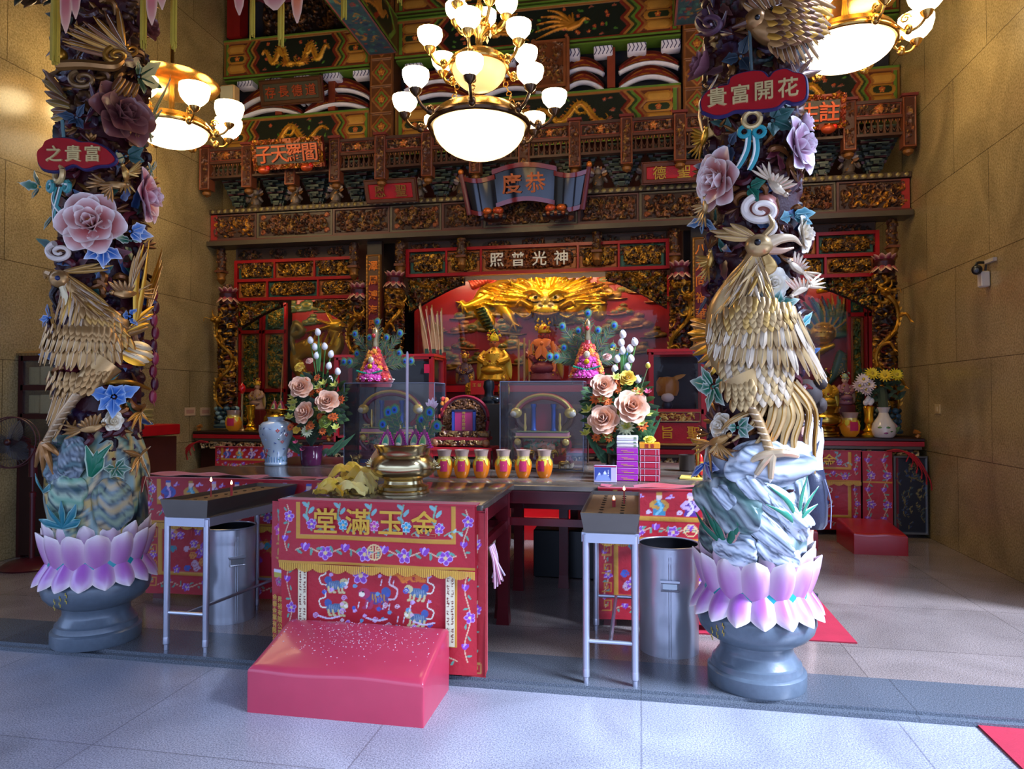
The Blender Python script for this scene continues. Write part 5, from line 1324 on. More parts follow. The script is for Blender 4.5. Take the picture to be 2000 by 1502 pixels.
# ----------------------- palace lanterns hanging in front
YEL,PNK=C('#a8881a'),C('#c25a5a')
def tassel(mb,x,y,zt,zb,r):
 mb.ell((x,y,zt),(r*.9,r*.9,r),C('#6a3a6a'));mb.lathe([(r*.5,-.05),(r*.8,-.02),(r*.6,0)],C('#c9b83a'),8,(x,y,zt))
 for k in range(14):
  a=k*2.4;q=r*(.25+.65*(k%5)/5);dz=RN.uniform(0,.05)
  mb.sweep([(x+q*.6*math.cos(a),y+q*.6*math.sin(a),zt-.03),(x+q*math.cos(a),y+q*math.sin(a),(zt+zb)/2),(x+q*math.cos(a),y+q*math.sin(a),zb+dz)],r*.22,mix(YEL,C('#c0a834'),RN.random()*.6),n=5)
def lantern(px,y,R,tas,lab,zbody):
 c=W(px,60,y=y);c.z=zbody;t=thing('palace_lantern',lab,'lantern',c)
 mb=MB()
 for i in range(6):
  a,b=i*PI/3,(i+1)*PI/3;A,B=[Vector((c.x+R*math.cos(q),c.y+R*math.sin(q),0))for q in(a,b)]
  for z in(zbody,zbody+.42):mb.bar(A+Vector((0,0,z)),B+Vector((0,0,z)),.025,C('#5a1418'))
  mb.bar(A+Vector((0,0,zbody)),A+Vector((0,0,zbody+.42)),.025,C('#5a1418'))
 mb.lathe([(R*.9,.42),(R*.5,.55),(.02,.6),(.02,7.3-zbody)],C('#7a1a1a'),6,c);mb.build('frame','wood',t)
 mb=MB()
 for i in range(6):
  a,b=i*PI/3,(i+1)*PI/3;A,B=[np.array((c.x+R*.97*math.cos(q),c.y+R*.97*math.sin(q),zbody))for q in(a,b)]
  mb.grid(np.array([[A,B],[A+(0,0,.42),B+(0,0,.42)]]),C('#a83a30'))
 mb.build('pane','gloss',t)
 for px2,pb,rr in tas:
  q=W(px2,pb,y=y);mb=MB();tassel(mb,q.x,q.y,zbody+.02,q.z,rr);mb.sweep([(q.x,q.y,zbody),(c.x+(q.x-c.x)*.9,c.y,zbody+.2)],.006,YEL,n=4);mb.build('tassel','matte',t)
 return t,c
lt,lc=lantern(193,3.05,.235,[(107,128,.027),(280,97,.019),(339,100,.018)],'leftmost palace lantern, its thick yellow tassel hanging over the left carved column',3.74)
for px,py0,py1,wd in((129,0,68,.055),(148,-20,40,.05),(296,0,52,.05),(316,-30,22,.05)):
 a,b=W(px,py0-60,y=3.0),W(px+4,py1,y=3.0);mb=MB();mb.leaf(a,b,(0,-1,0),wd*1.3,PNK if px!=148 else C('#a82848'),C('#e0b090'),prof=(1,1,1,1,.8,.1),th=.004,bend=.04);mb.build('pink_pendant','gloss',lt)
lt,lc=lantern(520,3.3,.22,[(493,78,.016),(549,92,.019)],'palace lantern with two yellow tassels in front of the dragon beam',3.72)
for px,py1,wd,cc in((470,32,.05,PNK),(540,22,.12,C('#a82848')),(583,48,.05,C('#d8622c'))):
 a,b=W(px-3,-70,y=3.25),W(px,py1,y=3.25);mb=MB();mb.leaf(a,b,(0,-1,0),wd*1.3,cc,C('#e0b090'),prof=(1,1,1,1,.8,.15),th=.004,bend=.04);mb.build('pink_pendant','gloss',lt)
lantern(725,3.5,.22,[(672,40,.018),(781,10,.015)],'palace lantern whose tassels hang beside the diagonal painted beam',3.92)
# ----------------------- offering tables
def topmat():
 m,t,p=newmat('tabletop')
 tx=t.nodes.new('ShaderNodeTexCoord');n=t.nodes.new('ShaderNodeTexNoise');n.inputs['Scale'].default_value=3;n.inputs['Detail'].default_value=7
 t.links.new(tx.outputs['Object'],n.inputs['Vector'])
 r=t.nodes.new('ShaderNodeValToRGB');r.color_ramp.elements[0].color=(.10,.075,.055,1);r.color_ramp.elements[1].color=(.22,.18,.14,1);r.color_ramp.elements[0].position=.35;r.color_ramp.elements[1].position=.7
 t.links.new(n.outputs[0],r.inputs[0]);t.links.new(r.outputs[0],p.inputs['Base Color'])
 p.inputs['Roughness'].default_value=.16;p.inputs['Metallic'].default_value=.35;MATS['tabletop']=m
topmat()
LAQ=C('#5a1018')
def table(lab,x0,x1,y0,y1,h,legxs,mid=True):
 legxs=list(legxs)
 t=thing('offering_table',lab,'table',((x0+x1)/2,(y0+y1)/2,0))
 MB().box(((x0+x1)/2,(y0+y1)/2,h-.02),(x1-x0,y1-y0,.04),(.2,.15,.1,0),bev=.006).build('table_top','tabletop',t)
 mb=MB()
 for y in(y0+.05,y1-.05):
  mb.box(((x0+x1)/2,y,h-.085),(x1-x0-.1,.04,.09),LAQ);mb.box(((x0+x1)/2,y,h-.045),(x1-x0-.03,.06,.014),C('#6a1a20'))
  mb.box(((x0+x1)/2,y,.66),(x1-x0-.1,.035,.05),LAQ)
 for x in(x0+.05,x1-.05):
  mb.box((x,(y0+y1)/2,h-.085),(.04,y1-y0-.1,.09),LAQ);mb.box((x,(y0+y1)/2,.66),(.035,y1-y0-.1,.05),LAQ)
 mb.build('apron','gloss',t)
 for x in legxs:
  for y in(y0+.06,y1-.06):
   m=MB();m.box((x,y,(h-.05)/2+.04),(.07,.07,h-.13),LAQ);m.box((x,y,.05),(.085,.085,.10),LAQ,taper=.85);m.build('leg','gloss',t)
 return t
TH=.922
table('front offering table under the embroidered red cloth behind the big red kneeler',-2.05,-.84,3.66,4.60,TH,(-1.98,-.90))
table('long offering table across the hall carrying the flowers and acrylic cases',-3.64,.92,4.605,5.42,.915,(-3.56,-2.3,-.94,-.20,.84))
table('inner offering table right behind the long one, bearing the two acrylic cases',-3.42,.92,5.43,6.45,.915,(-3.34,-1.9,-.6,.84))
# ----------------------- embroidered altar cloths
SILK,SILK2,GOLDT=C('#b01226'),C('#a00d1a'),C('#c8902f',.15)
PUR,LIL,TEAL,BLU,LEAFG,CRM=C('#8a3fb0'),C('#c9a8e0'),C('#2a8a9a'),C('#3d5ab5'),C('#5f9a86'),C('#e3c487')
def wavy(a1,k1,a2,k2,ph):
 def f(Q):
  Q=Q.copy();s=Q[...,2]
  Q[...,1]+=a1*np.sin(k1*Q[...,0]+ph)*(1.15-s/max(s.max(),1e-6))+a2*np.sin(k2*Q[...,0]+3*s+ph*2)+.004*np.sin(9*s+2*Q[...,0])
  return Q
 return f
def side_vines(p,w,h,y0,y1,bw):
 for x in(bw/2,w-bw/2):
  n=max(2,int((y1-y0)/.16));p.vine(x,y0+.02,x,y1-.02,bw*.16,n,C('#d8b090'),PUR,LIL,CRM,LEAFG,bw*.30)
def cloth(lab,x0,x1,y,z0,z1,style,title='',res=170,seed=0,tilt=0.0,group=None):
 w,h=x1-x0,z1-z0;t=thing('altar_cloth',lab,'altar cloth',((x0+x1)/2,y,z0))
 if group:t['group']=group
 RN.seed(seed+50)
 vh=h*.38;b=.105*min(1,h/.9)
 p=Panel(w,h,res,SILK);side_vines(p,w,h,.05,h-vh,b*.95)
 p.frame(b,h*.16,w-b,h+.1,.028,GOLDT,.002)
 iw=w-2*b
 if style=='title':
  for dx,dy in((.24,.33),(.76,.30),(.24,.60-.13),(.76,.58-.13)):p.beast(b+iw*dx,h*(dy+.02),.125,C('#4a6a8a'),C('#7a8fa8'),C('#c9c08a'),1 if dx<.5 else-1)
  p.beast(b+iw*.5,h*.42,.17,C('#5a3f7a'),C('#b8863a'),C('#a8305a'),-1)
  for sx_ in(.3,.72):p.flower(b+iw*(sx_+.02),h*.24,.035,C('#b06ad0'),LIL,CRM)
  p.sprig(b+iw*.36,h*.56,.16,.4,C('#d8b090'),LEAFG);p.flower(b+iw*.40,h*.555,.045,PUR,LIL,CRM);p.dragon(b+iw*.6,h*.56,.16,.02,.012,C('#e07a20'),DK,0,1)
  for i in range(40):p.spiral(b+iw*RN.uniform(.1,.9),h*RN.uniform(.2,.58),RN.uniform(.009,.019),RN.choice([BLU,LIL,C('#d8b8c8'),C('#5f9ac0'),C('#c9a0d0')]),.003)
  for i in range(10):
   x,yy=b+iw*RN.choice([.32,.62,.5]),h*RN.choice([.29,.36,.5]);p.stroke([(x+.012*i,yy),(x+.012*i+.006,yy+.03)],.003,C('#d8d0d8'))
  for i in(.2,.5,.8):p.stroke([(b+iw*i-.06,h*.30),(b+iw*i,h*.285),(b+iw*i+.06,h*.30)],.005,C('#d8c8e0'))
 else:
  p.dragon(b+iw*.2,h*.36,iw*.5,h*.10,.03,C('#c8862a',.1),DK,0,1,1.3,C('#a85a20'))
  for i in range(46):p.spiral(b+iw*RN.uniform(.06,.94),h*RN.uniform(.2,.58),RN.uniform(.02,.035),RN.choice([BLU,PUR,C('#c9a8c0'),TEAL,C('#d88a3a')]),.006)
  for i in range(18):p.flower(b+iw*RN.uniform(.06,.94),h*RN.uniform(.2,.58),.03,PUR,LIL,CRM)
  for xx in(.02,):
   for j in range(5):p.key(.02,.06+j*.12,.06,C('#c8862a'),.004)
 p.vine(b,h*.08,w-b,h*.08,.02,max(3,int(w/.16)),C('#d8b090'),PUR,LIL,CRM,LEAFG,.03)
 mb=MB();p.mesh(mb,(x0,y,z0),warp=wavy(.010,9,.003,23,seed));mb.box(((x0+x1)/2,y+.03,z1+.003),(w,.10,.008),SILK)
 mb.build('lower_panel','silk',t)
 p=Panel(w,vh,res,SILK)
 side_vines(p,w,vh,.05,vh,b*.95)
 f0=vh*.40
 p.frame(b,f0,w-b,vh+.2,.026,GOLDT,.002)
 p.vine(b,f0*.55,w-b,f0*.55,f0*.12,max(4,int(w/.13)),C('#d8b090'),PUR,LIL,CRM,LEAFG,f0*.28)
 p.roundel(w/2,f0*.56,f0*.30,CRM)
 p.rect(0,0,w,.016,GOLDT)
 if style=='title':
  n=len(title);ix=w-2*b
  for i in range(n+1):
   x=b+ix*(.10+.80*i/n);x+=0
   p.sprig(x,f0+.05,(vh-f0)*.75,PI/2+.1,C('#7fa88a'),C('#7fb3b0'),0,4);p.flower(x,f0+(vh-f0)*.40,.028,[PUR,C('#3aa0c0'),C('#c04aa0'),C('#3aa0c0'),PUR][i%5],[LIL,C('#bfe6f0'),C('#f0b0e0'),C('#bfe6f0'),LIL][i%5],CRM);p.sprig(x+.03,f0+.045,.1,.2,C('#7fa88a'),C('#9ac0b8'),0,3)
 else:
  n=max(3,int((w-2*b)/.17))
  for i in range(n):
   x=b+(w-2*b)*(i+.5)/n;q=i%3
   p.person(x,f0+.03,(vh-f0)*.88,[C('#4a3f9a'),C('#3f8aa8'),C('#5a2f8a')][q],[BLU,C('#c8923a'),LIL][q],[LIL,C('#7fc0d0'),C('#e0d0e8')][q])
   p.cloud(x+.07,f0+(vh-f0)*.8,.014,LIL,PUR);p.spiral(x-.07,f0+.05,.016,C('#d8c0e0'),.004)
 mb=MB();p.mesh(mb,(x0-.004,y-.024,z1-vh),warp=wavy(.006,9,.003,17,seed+1));mb.box(((x0+x1)/2,y-.008,z1+.006),(w+.01,.05,.01),SILK);vo=mb.build('valance','silk',t)
 if title and style=='title':
  ts=(vh-f0)*.72
  words(title,ts,C('#d9a62a',.1),((x0+x1)/2,y-.036,z1-vh+f0+(vh-f0)*.52),(1,0,0),(0,0,1),ext=.004,fat=.006,gap=(w-2*b)*.82/len(title)/ts,parent=vo,mat='silk')
 mb=MB();n=int(w/.011)
 for i in range(n):
  x=x0+(i+.5)*w/n;L=.028+.018*abs(math.sin(i*PI/9));mb.box((x,y-.030-.006*math.sin(9*(x-x0)+seed+1),z1-vh-L/2),(.008,.004,L),C('#d8a53a'),taper=1.1)
 mb.build('fringe','silk',vo)
 return t
def strips(t,x,y,z0,z1,w=.05,col=C('#e3d6b4'),ink=C('#7a3a30'),n=2,vertical=True):
 p=Panel(w,z1-z0,260,col);RN.seed(int(x*100)+7)
 if vertical:
  for j in range(n):
   yy=z1-z0-.012
   while yy>.015:
    xx=(j+.5)*w/n
    for _ in range(3):p.stroke([(xx+RN.uniform(-.006,.006),yy+RN.uniform(-.004,.004)),(xx+RN.uniform(-.006,.006),yy+RN.uniform(-.004,.004))],.0022,ink,0,1)
    yy-=.0135*RN.choice([1,1,1,2])
 else:
  xx=.012
  while xx<w-.012:
   for _ in range(3):p.stroke([(xx+RN.uniform(-.005,.005),(z1-z0)*RN.uniform(.2,.8)),(xx+RN.uniform(-.005,.005),(z1-z0)*RN.uniform(.2,.8))],.0022,ink,0,1)
   xx+=.013*RN.choice([1,1,1,2])
 mb=MB();p.mesh(mb,(x-w/2,y,z0),thick=.002);mb.build('paper_strip','paper',t)
ca=cloth('embroidered red cloth reading the gold four-character blessing, behind the big red kneeler',-2.0,-.865,3.615,.015,TH,'title','堂滿玉金',250,3)
strips(ca,-1.86,3.592,.20,.565);strips(ca,-1.005,3.592,.17,.545)
p=Panel(.10,.86,170,SILK);p.flower(.055,.70,.032,C('#b02a8a'),C('#d85ab0'),CRM);p.sprig(.06,.74,.1,1.5,LEAFG,LEAFG)
for z in(.54,.62):p.key(.045,z,.05,C('#b88a3a'),.005)
p.rect(.02,.455,.095,.475,C('#d8d0e0'));p.rect(.02,.425,.095,.455,C('#b8a83a'));p.flower(.06,.405,.025,C('#8a3a6a'),C('#c05a9a'),LEAFG)
mb=MB();p.mesh(mb,(-2.085,3.66,.05),(1,-.35,0),(0,0,1),warp=wavy(.006,12,.003,20,1));ss=mb.build('side_strip','silk',ca)
words('金泰金業有限公司',.036,C('#d0a03a',.2),(-2.052,3.638,.235),(1,-.35,0),(0,0,1),ext=.002,fat=.001,vertical=True,gap=1.05,parent=ss,mat='silk',name='gold_lettering')
words('昇裕有限公司',.036,C('#d0a03a',.2),(-2.012,3.624,.265),(1,-.35,0),(0,0,1),ext=.002,fat=.001,vertical=True,gap=1.05,parent=ss,mat='silk',name='gold_lettering')
for i in range(3):
 p=Panel(.13,.88,150,[SILK2,SILK,C('#8a0c18')][i]);p.vine(.07,.1,.07,.8,.015,4,C('#d8b090'),PUR,LIL,CRM,LEAFG,.025);p.key(.05,.02,.05,C('#a87a3a'),.004)
 mb=MB();p.mesh(mb,(-.95,3.635+.012*i,-.0+.01*i),warp=wavy(.005,14,.002,25,i));p2=Panel(.9,.86,60,SILK2);mb.grid(np.array([[(-.822-.004*i,3.635+.012*i,.01),(-.822,3.70,.02)],[(-.822-.004*i,3.635+.012*i,TH-.02),(-.822,3.70,TH-.02)]]),SILK)
 mb.build('under_layer','silk',ca)
mb=MB()
for i in range(12):
 a=i*.5;mb.sweep([(-.818,3.72+.01*i,.68),(-.79+.01*math.sin(a),3.70+.012*i,.6),(-.785+.03*math.sin(a*2),3.69+.02*i+.02*math.cos(a),.46+.02*(i%3))],.006,[C('#c9a0b0'),C('#b06a80'),C('#d8c0d0')][i%3],n=5,k=3)
mb.build('cord_tassel','matte',ca)
cl=cloth('embroidered red cloth on the left part of the long table, behind the left candle stand',-3.63,-2.12,4.59,.05,.905,'figures','',120,11)
strips(cl,-2.75,4.565,.84,.875,.34,C('#d8c8a0'),C('#8a3030'),1,False)
cr=cloth('red cloth with robed figures on the long table, behind the right-hand metal bin',-.27,.91,4.59,.05,.905,'figures','',140,12)
strips(cr,.36,4.565,.83,.86,.34,C('#d8c8b0'),C('#8a3030'),1,False)
p=Panel(.05,.85,100,C('#b8b03a'));mb=MB();p.mesh(mb,(-3.66,4.60,.06),(1,-.3,0));mb.build('yellow_edging','silk',cl)
def drape(lab,x0,x1,y0,y1,z,seed):
 n,m=40,12;X=np.linspace(x0,x1,n);Y=np.linspace(y0,y1,m);gx,gy=np.meshgrid(X,Y);g=random.Random(seed);ph=g.random()*6
 gz=z+.012+.010*np.sin(6*gx+9*gy+ph)*np.sin(3*gx+ph)+.006*np.sin(17*gx-8*gy)
 gy=gy+.03*np.sin(5*gx+ph)*(gy>y0+.05)
 return gx,gy,gz
for tt,a in((cl,(-3.62,-2.75,4.585,4.80,.915,1)),(cl,(-2.72,-2.15,4.585,4.74,.915,2)),(cr,(-.26,.90,4.585,4.70,.912,3))):
 G=np.stack(drape('',*a),2);mb=MB();mb.grid(G,C('#b02028'));mb.grid(G-np.array((0,0,.006)),C('#8a1018'),flip=True);mb.build('folded_top','silk',tt)
# ----------------------- candle stands
STEEL=C('#b4b6c2',.8)
def stand(lab,p00,p01,yend_l,yend_r):
 """p00, p01: near left and right leg feet; far ends given"""
 L0,R0,L1,R1=[np.array(q)for q in(p00,p01,yend_l,yend_r)]
 o=(L0+R0+L1+R1)/4;t=thing('candle_stand',lab,'candle stand',tuple(o))
 up=lambda q,z:np.array((q[0],q[1],z))
 for i,q in enumerate((L0,R0,L1,R1)):
  mb=MB();mb.sweep([up(q,.07),up(q,.78)],.0185,STEEL,n=14);mb.lathe([(.014,0),(.014,.03),(.020,.035),(.020,.07),(.0185,.075)],STEEL,14,up(q,0));mb.build('leg','metal',t)
 mb=MB()
 for a,b in((L0,R0),(L1,R1)):mb.sweep([up(a,.22),up(b,.22)],.011,STEEL,n=8)
 mb.sweep([up((L0+R0)/2,.22),up((L1+R1)/2,.22)],.011,STEEL,n=8);mb.build('crossbar','metal',t)
 mb=MB()
 for a,b in((L0,R0),(R0,R1),(R1,L1),(L1,L0)):mb.bar(up(a,.765),up(b,.765),.045,STEEL,.05)
 mb.build('frame','metal',t)
 c=(L0+R0+L1+R1)/4;S=C('#6a625a',.85)
 def ring(k,z):return[np.array((c[0]+(q[0]-c[0])*k[0],c[1]+(q[1]-c[1])*k[1],z))for q in(L0,R0,R1,L1)]
 A,B,B2,I=ring((1.06,1.015),.79),ring((1.22,1.04),.895),ring((1.16,1.03),.897),ring((1.14,1.025),.872)
 mb=MB();v=np.array(A+B+B2+I);fs=[]
 for i in range(4):
  j=(i+1)%4
  for k in(0,4,8):fs.append((k+i,k+j,k+4+j,k+4+i))
 mb.add(v,[np.array(fs),np.array([(3,2,1,0)])],S);mb.build('tray','metal',t,sm=False)
 mb=MB();mb.add(np.array(I),np.array([(0,1,2,3)]),C('#6f5130'))
 for i in range(9):
  for s_ in(.3,.7):
   q=(np.array(I[0])*(1-s_)+np.array(I[1])*s_)*(1-(i+.7)/9.4)+(np.array(I[3])*(1-s_)+np.array(I[2])*s_)*((i+.7)/9.4);mb.lathe([(.010,0),(.013,.004),(.006,.005)],C('#2a1c12'),8,q)
 mb.build('wax_sand','matte',t);return t
stand('steel candle stand between the left carved column and the embroidered cloth',(-2.79,3.70,0),(-2.53,3.70,0),(-2.68,4.50,0),(-2.42,4.50,0))
stand('steel candle stand in front of the right-hand metal bin',(-.285,3.675,0),(-.03,3.675,0),(-.285,4.52,0),(-.03,4.52,0))
emis('flame',(1.0,.62,.22),14.0)
def candle(lab,px,py_base,ztop_px,r,z=.872,y=None):
 b=W(px,py_base,z=z)if y is None else W(px,py_base,y=y);top=W(px,ztop_px,y=b.y)
 t=thing('candle',lab,'candle',b)
 h=top.z-b.z;fl=min(.028,h*.4)
 mb=MB().lathe([(r,-.002),(r,h-fl),(r*.4,h-fl+.002)],C('#a01818'),10,b);mb.build('stick','petal',t)
 mb=MB().lathe([(.001,h-fl),(.0075,h-fl+.008),(.005,h-fl+.018),(.0005,h)],(1,.7,.3,0),8,b);mb.build('flame','flame',t)
candle('thin burning candle on the left stand, farther from the cloth',412,970,932,.004);candle('stubby burning red candle on the left stand, the one nearer its front rim',452,968,938,.008)
candle('stubby burning red candle in the right stand',1199,990,968,.011);candle('thin tall burning candle at the side of the right stand',1219,984,949,.004)
# ----------------------- metal bins
def bin_(lab,x,y,r,h,hang,seed):
 t=thing('metal_bin',lab,'bin',(x,y,0));S=C('#bcbec6',.66);na,nz=64,34
 a=np.linspace(0,2*PI,na+1);z=np.linspace(0,h,nz);A,Z=np.meshgrid(a,z);g=random.Random(seed)
 rr=r*(.97+.03*Z/h)+.006*np.exp(-((Z-h*.93)/.008)**2)+.006*np.exp(-((Z-h*.89)/.008)**2)+.003*np.exp(-((Z-.01)/.01)**2)
 for k in range(9):
  a0,z0=hang+g.uniform(-1.3,1.3),g.uniform(.05,h*.6);rr=rr-.010*g.random()*np.exp(-((((A-a0+PI)%(2*PI)-PI)/.22)**2)-((Z-z0)/.07)**2)
 G=np.stack([x+rr*np.cos(A),y+rr*np.sin(A),Z],2);mb=MB();mb.grid(G,S)
 R2=rr-.004;G2=np.stack([x+R2*np.cos(A),y+R2*np.sin(A),Z],2);mb.grid(G2[8:],C('#4a4a50',.9),flip=True)
 mb.lathe([(.001,.06),(r*.93,.06)],C('#3a3230'),32,(x,y,h*.4));mb.torus((x,y,h),r,.006,S,n=48)
 d=np.array((math.cos(hang),math.sin(hang),0));sd=np.array((-d[1],d[0],0));c=np.array((x,y,0))
 for s_ in(-.006,.006):mb.sweep([c+d*(r*.975)+sd*s_+(0,0,.01),c+d*(r*1.0)+sd*s_+(0,0,h-.03)],.0025,S,n=5)
 mb.build('drum','metal',t)
 mb=MB();q=c+d*(r+.004)+np.array((0,0,h*.66));P=[q+sd*u+np.array((0,0,v))for u,v in((-.05,.02),(-.05,-.025),(.05,-.025),(.05,.02),(-.05,.02))]
 mb.sweep(P,.005,S,n=6);mb.bar(q+sd*-.055+(0,0,.03),q+sd*.055+(0,0,.03),.02,S,.012);mb.bar(q-d*.003+sd*-.04+(0,0,.0),q-d*.003+sd*.04+(0,0,.0),.006,C('#b0b8bc',.8),.03);mb.build('handle','metal',t)
bin_('dented steel bin beside the left candle stand',-2.765,4.31,.165,.625,-.75,1)
bin_('dented steel bin in front of the robed-figure cloth, next to the right carved column',.165,4.26,.178,.63,-PI/2,2)
# ----------------------- kneelers and mats
def kneeler(lab,x0,x1,y0,y1,zb,hf,hbk,col,speck=0,name='kneeler',cat='kneeler'):
 nu,nv=30,22;t=tag;mb=MB();u=np.linspace(0,1,nu);v=np.linspace(0,1,nv)
 U,V=np.meshgrid(u,v)
 def surf(fx,fy,fz,flip=False):mb.grid(np.stack([fx,fy,fz],2),col,flip)
 rd=.022
 X=x0+(x1-x0)*U;Yc=y0+(y1-y0)*V
 edge=lambda q,L:np.minimum(q,1-q)*L
 e=np.minimum(edge(U,x1-x0),edge(V,y1-y0));drop=rd*(1-np.sqrt(np.clip(1-(1-np.clip(e/rd,0,1))**2,0,1)))
 top=zb+hf+(hbk-hf)*np.clip(V*1.15,0,1)+.006*np.sin(9*U+2)*np.exp(-V*6)+.012*np.sin(PI*U)*np.sin(PI*V)-drop
 k=lambda q:.5-.5*np.cos(PI*q)
 X=x0+(x1-x0)*k(U);Yc=y0+(y1-y0)*k(V);ku,kv=k(U),k(V)
 e=np.minimum(edge(ku,x1-x0),edge(kv,y1-y0));drop=rd*(1-np.sqrt(np.clip(1-(1-np.clip(e/rd,0,1))**2,0,1)))
 top=zb+hf+(hbk-hf)*np.clip(kv*1.15,0,1)+.006*np.sin(9*ku+2)*np.exp(-kv*6)+.012*np.sin(PI*ku)*np.sin(PI*kv)-drop
 mb.grid(np.stack([X,Yc,top],2),col)
 for side in range(4):
  line=[np.stack([X[0],Yc[0],top[0]],1),np.stack([X[:,-1],Yc[:,-1],top[:,-1]],1),np.stack([X[-1][::-1],Yc[-1][::-1],top[-1][::-1]],1),np.stack([X[:,0][::-1],Yc[:,0][::-1],top[:,0][::-1]],1)][side]
  rows=[]
  for q in(1,.8,.5,.2,0):
   r_=line.copy();r_[:,2]=zb+(line[:,2]-zb)*(1-q);rows.append(r_)
  bul=[0,.004,.006,.004,0];nrm=[(0,-1),(1,0),(0,1),(-1,0)][side]
  for r_,b_ in zip(rows,bul):s_b=np.sin(np.linspace(0,PI,len(r_)))**.5*b_;r_[:,0]+=nrm[0]*s_b;r_[:,1]+=nrm[1]*s_b
  mb.grid(np.array(rows),col)
 if speck:
  g=random.Random(5);mp=MB()
  for i in range(speck):
   uu,vv=min(.96,max(.04,g.gauss(.5,.24))),min(.96,max(.04,g.gauss(.62,.2)));a=int(vv*(nv-1));b=int(uu*(nu-1));s_=g.choice([.0015,.002,.003,.004])
   xx,yy=x0+(x1-x0)*uu,y0+(y1-y0)*vv;kk=zb+hf+(hbk-hf)*min(1,vv*1.15)+.006*math.sin(9*uu+2)*math.exp(-vv*6)+.012*math.sin(PI*uu)*math.sin(PI*vv)
   mp.ell((xx,yy,kk+.0005),(s_*g.uniform(.6,1.6),s_,.0012),C('#d8c0c8'),rot('Z',g.random()*3),nu=6,nv=4)
 o=mb.build(name,'leather')
 if speck:mp.build('ash_speck','matte',o)['kind']='stuff'
 return tag(o,lab,cat)
RED=C('#bb3750')
kneeler('big red padded kneeler strewn with ash, in front of the embroidered cloth',-1.90,-1.0,3.115,3.55,-.04,.215,.325,RED,330)
kneeler('red kneeler in front of the right-hand altar, closest to the right wall',2.02,2.50,7.15,7.75,0,.20,.25,C('#a00d18'))
kneeler('red kneeler partly hidden behind the legs of the standing person',1.25,1.72,7.25,7.8,0,.20,.25,C('#a00d18'))
q=W(1060,1055,z=0);kneeler('bright red kneeler seen under the long table, beyond the dark box',q.x-.3,q.x+.3,q.y-.02,q.y+.30,0,.24,.33,C('#b50c14'))
a=W(1040,1130,z=0);mb=MB().box((a.x+.38,a.y+.3,.20),(.76,.5,.40),C('#17191b'),bev=.01);tag(mb.build('dark_box','gloss'),'dark box standing under the long table','box')
def mat(lab,x0,x1,y0,y1,z):
 n,m=30,30;X,Y=np.meshgrid(np.linspace(x0,x1,n),np.linspace(y0,y1,m));Z=z+.009+.002*np.sin(7*X)*np.sin(5*Y)
 mb=MB();mb.grid(np.stack([X,Y,Z],2),C('#a81c34'));mb.box(((x0+x1)/2,(y0+y1)/2,z+.0035),(x1-x0,y1-y0,.006),C('#8a1226'));tag(mb.build('floor_mat','matte'),lab,'mat')
mat('red floor mat under the standing person beside the right carved column',.12,1.30,4.55,7.0,0)
mat('red floor mat corner at the lower right edge of the courtyard floor',1.55,2.8,2.1,3.60,-.04)
# ----------------------- inside the three bays
def carved_oval(ww,hh,edge,ground,n=90,oval=True,cols=GILT,res=130,seed=0):
 p=Panel(ww,hh,res,edge);RN.seed(seed+900)
 p.frame(0,0,ww,hh,.012,mix(edge,C('#3a1a10'),.5),.012);m=min(.05,hh*.2)
 ins=(lambda x,y:(abs((x-ww/2)/(ww/2-m))**4+abs((y-hh/2)/(hh/2-m*.6))**4)<1)if oval else(lambda x,y:m<x<ww-m and m*.7<y<hh-m*.7)
 X,Y=np.meshgrid(p.x,p.y);q=(np.abs((X-ww/2)/(ww/2-m*.8))**4+np.abs((Y-hh/2)/(hh/2-m*.45))**4)<1 if oval else(X>m)&(X<ww-m)&(Y>m*.7)&(Y<hh-m*.7)
 p.K[q]=ground;p.H[q]=-.005
 p.carve(m,m*.6,ww-m,hh-m*.6,cols,.04,int(n*ww*hh*28),.045,ins)
 return p
GREEN_E,ORNG_E=C('#2f5a4a'),C('#a8622e')
def bay(lab,x0,x1,rows,y=8.62,ztop=3.44,widths=None,seed=0,title=None):
 t=thing('panel_screen',lab,'panel screen',((x0+x1)/2,y,rows[-1][0]))
 RC=C('#9a1018');mb=MB();zl=rows[-1][0]-.04
 for r,(za,zb)in enumerate(rows):
  mb.box(((x0+x1)/2,y+.03,za-.02),(x1-x0,.07,.04),RC)
  if r==0:mb.box(((x0+x1)/2,y+.03,zb+.02),(x1-x0,.07,.04),RC)
 zt=rows[0][1]+.04
 mb.box(((x0+x1)/2,y+.075,(zt+zl)/2),(x1-x0,.012,zt-zl),C('#3a0c0e'))
 for x in(x0+.02,x1-.02):mb.box((x,y+.03,(zt+zl)/2),(.045,.075,zt-zl),RC)
 k=0
 for r,(za,zb)in enumerate(rows):
  ws=widths[r];tot=sum(ws);x=x0+.04
  for i,q in enumerate(ws):
   ww=q/tot*(x1-x0-.08)
   if i:mb.box((x,y+.03,(za+zb)/2),(.025,.07,zb-za),RC)
   e=[GREEN_E,ORNG_E][(i+r)%2]
   big=title and i==len(ws)//2
   p=carved_oval(ww-.03,zb-za-.01,ORNG_E if big else e,C('#1f1410'),60,True,GILT if not big else[C('#6a3a1a',.3),C('#8a4a1c',.4),C('#5a2a14',.2)],130,seed+k);k+=1
   m2=MB();p.mesh(m2,(x+.015,y+.03,za+.005),thick=.03);po=m2.build('carved_panel','carved',t)
   if big:words(title,.19,C('#dcd6c0'),(x+ww/2,y-.01,(za+zb)/2),ext=.006,fat=.006,gap=1.45,parent=po)
   x+=ww
 mb.build('frame','gloss',t);return t
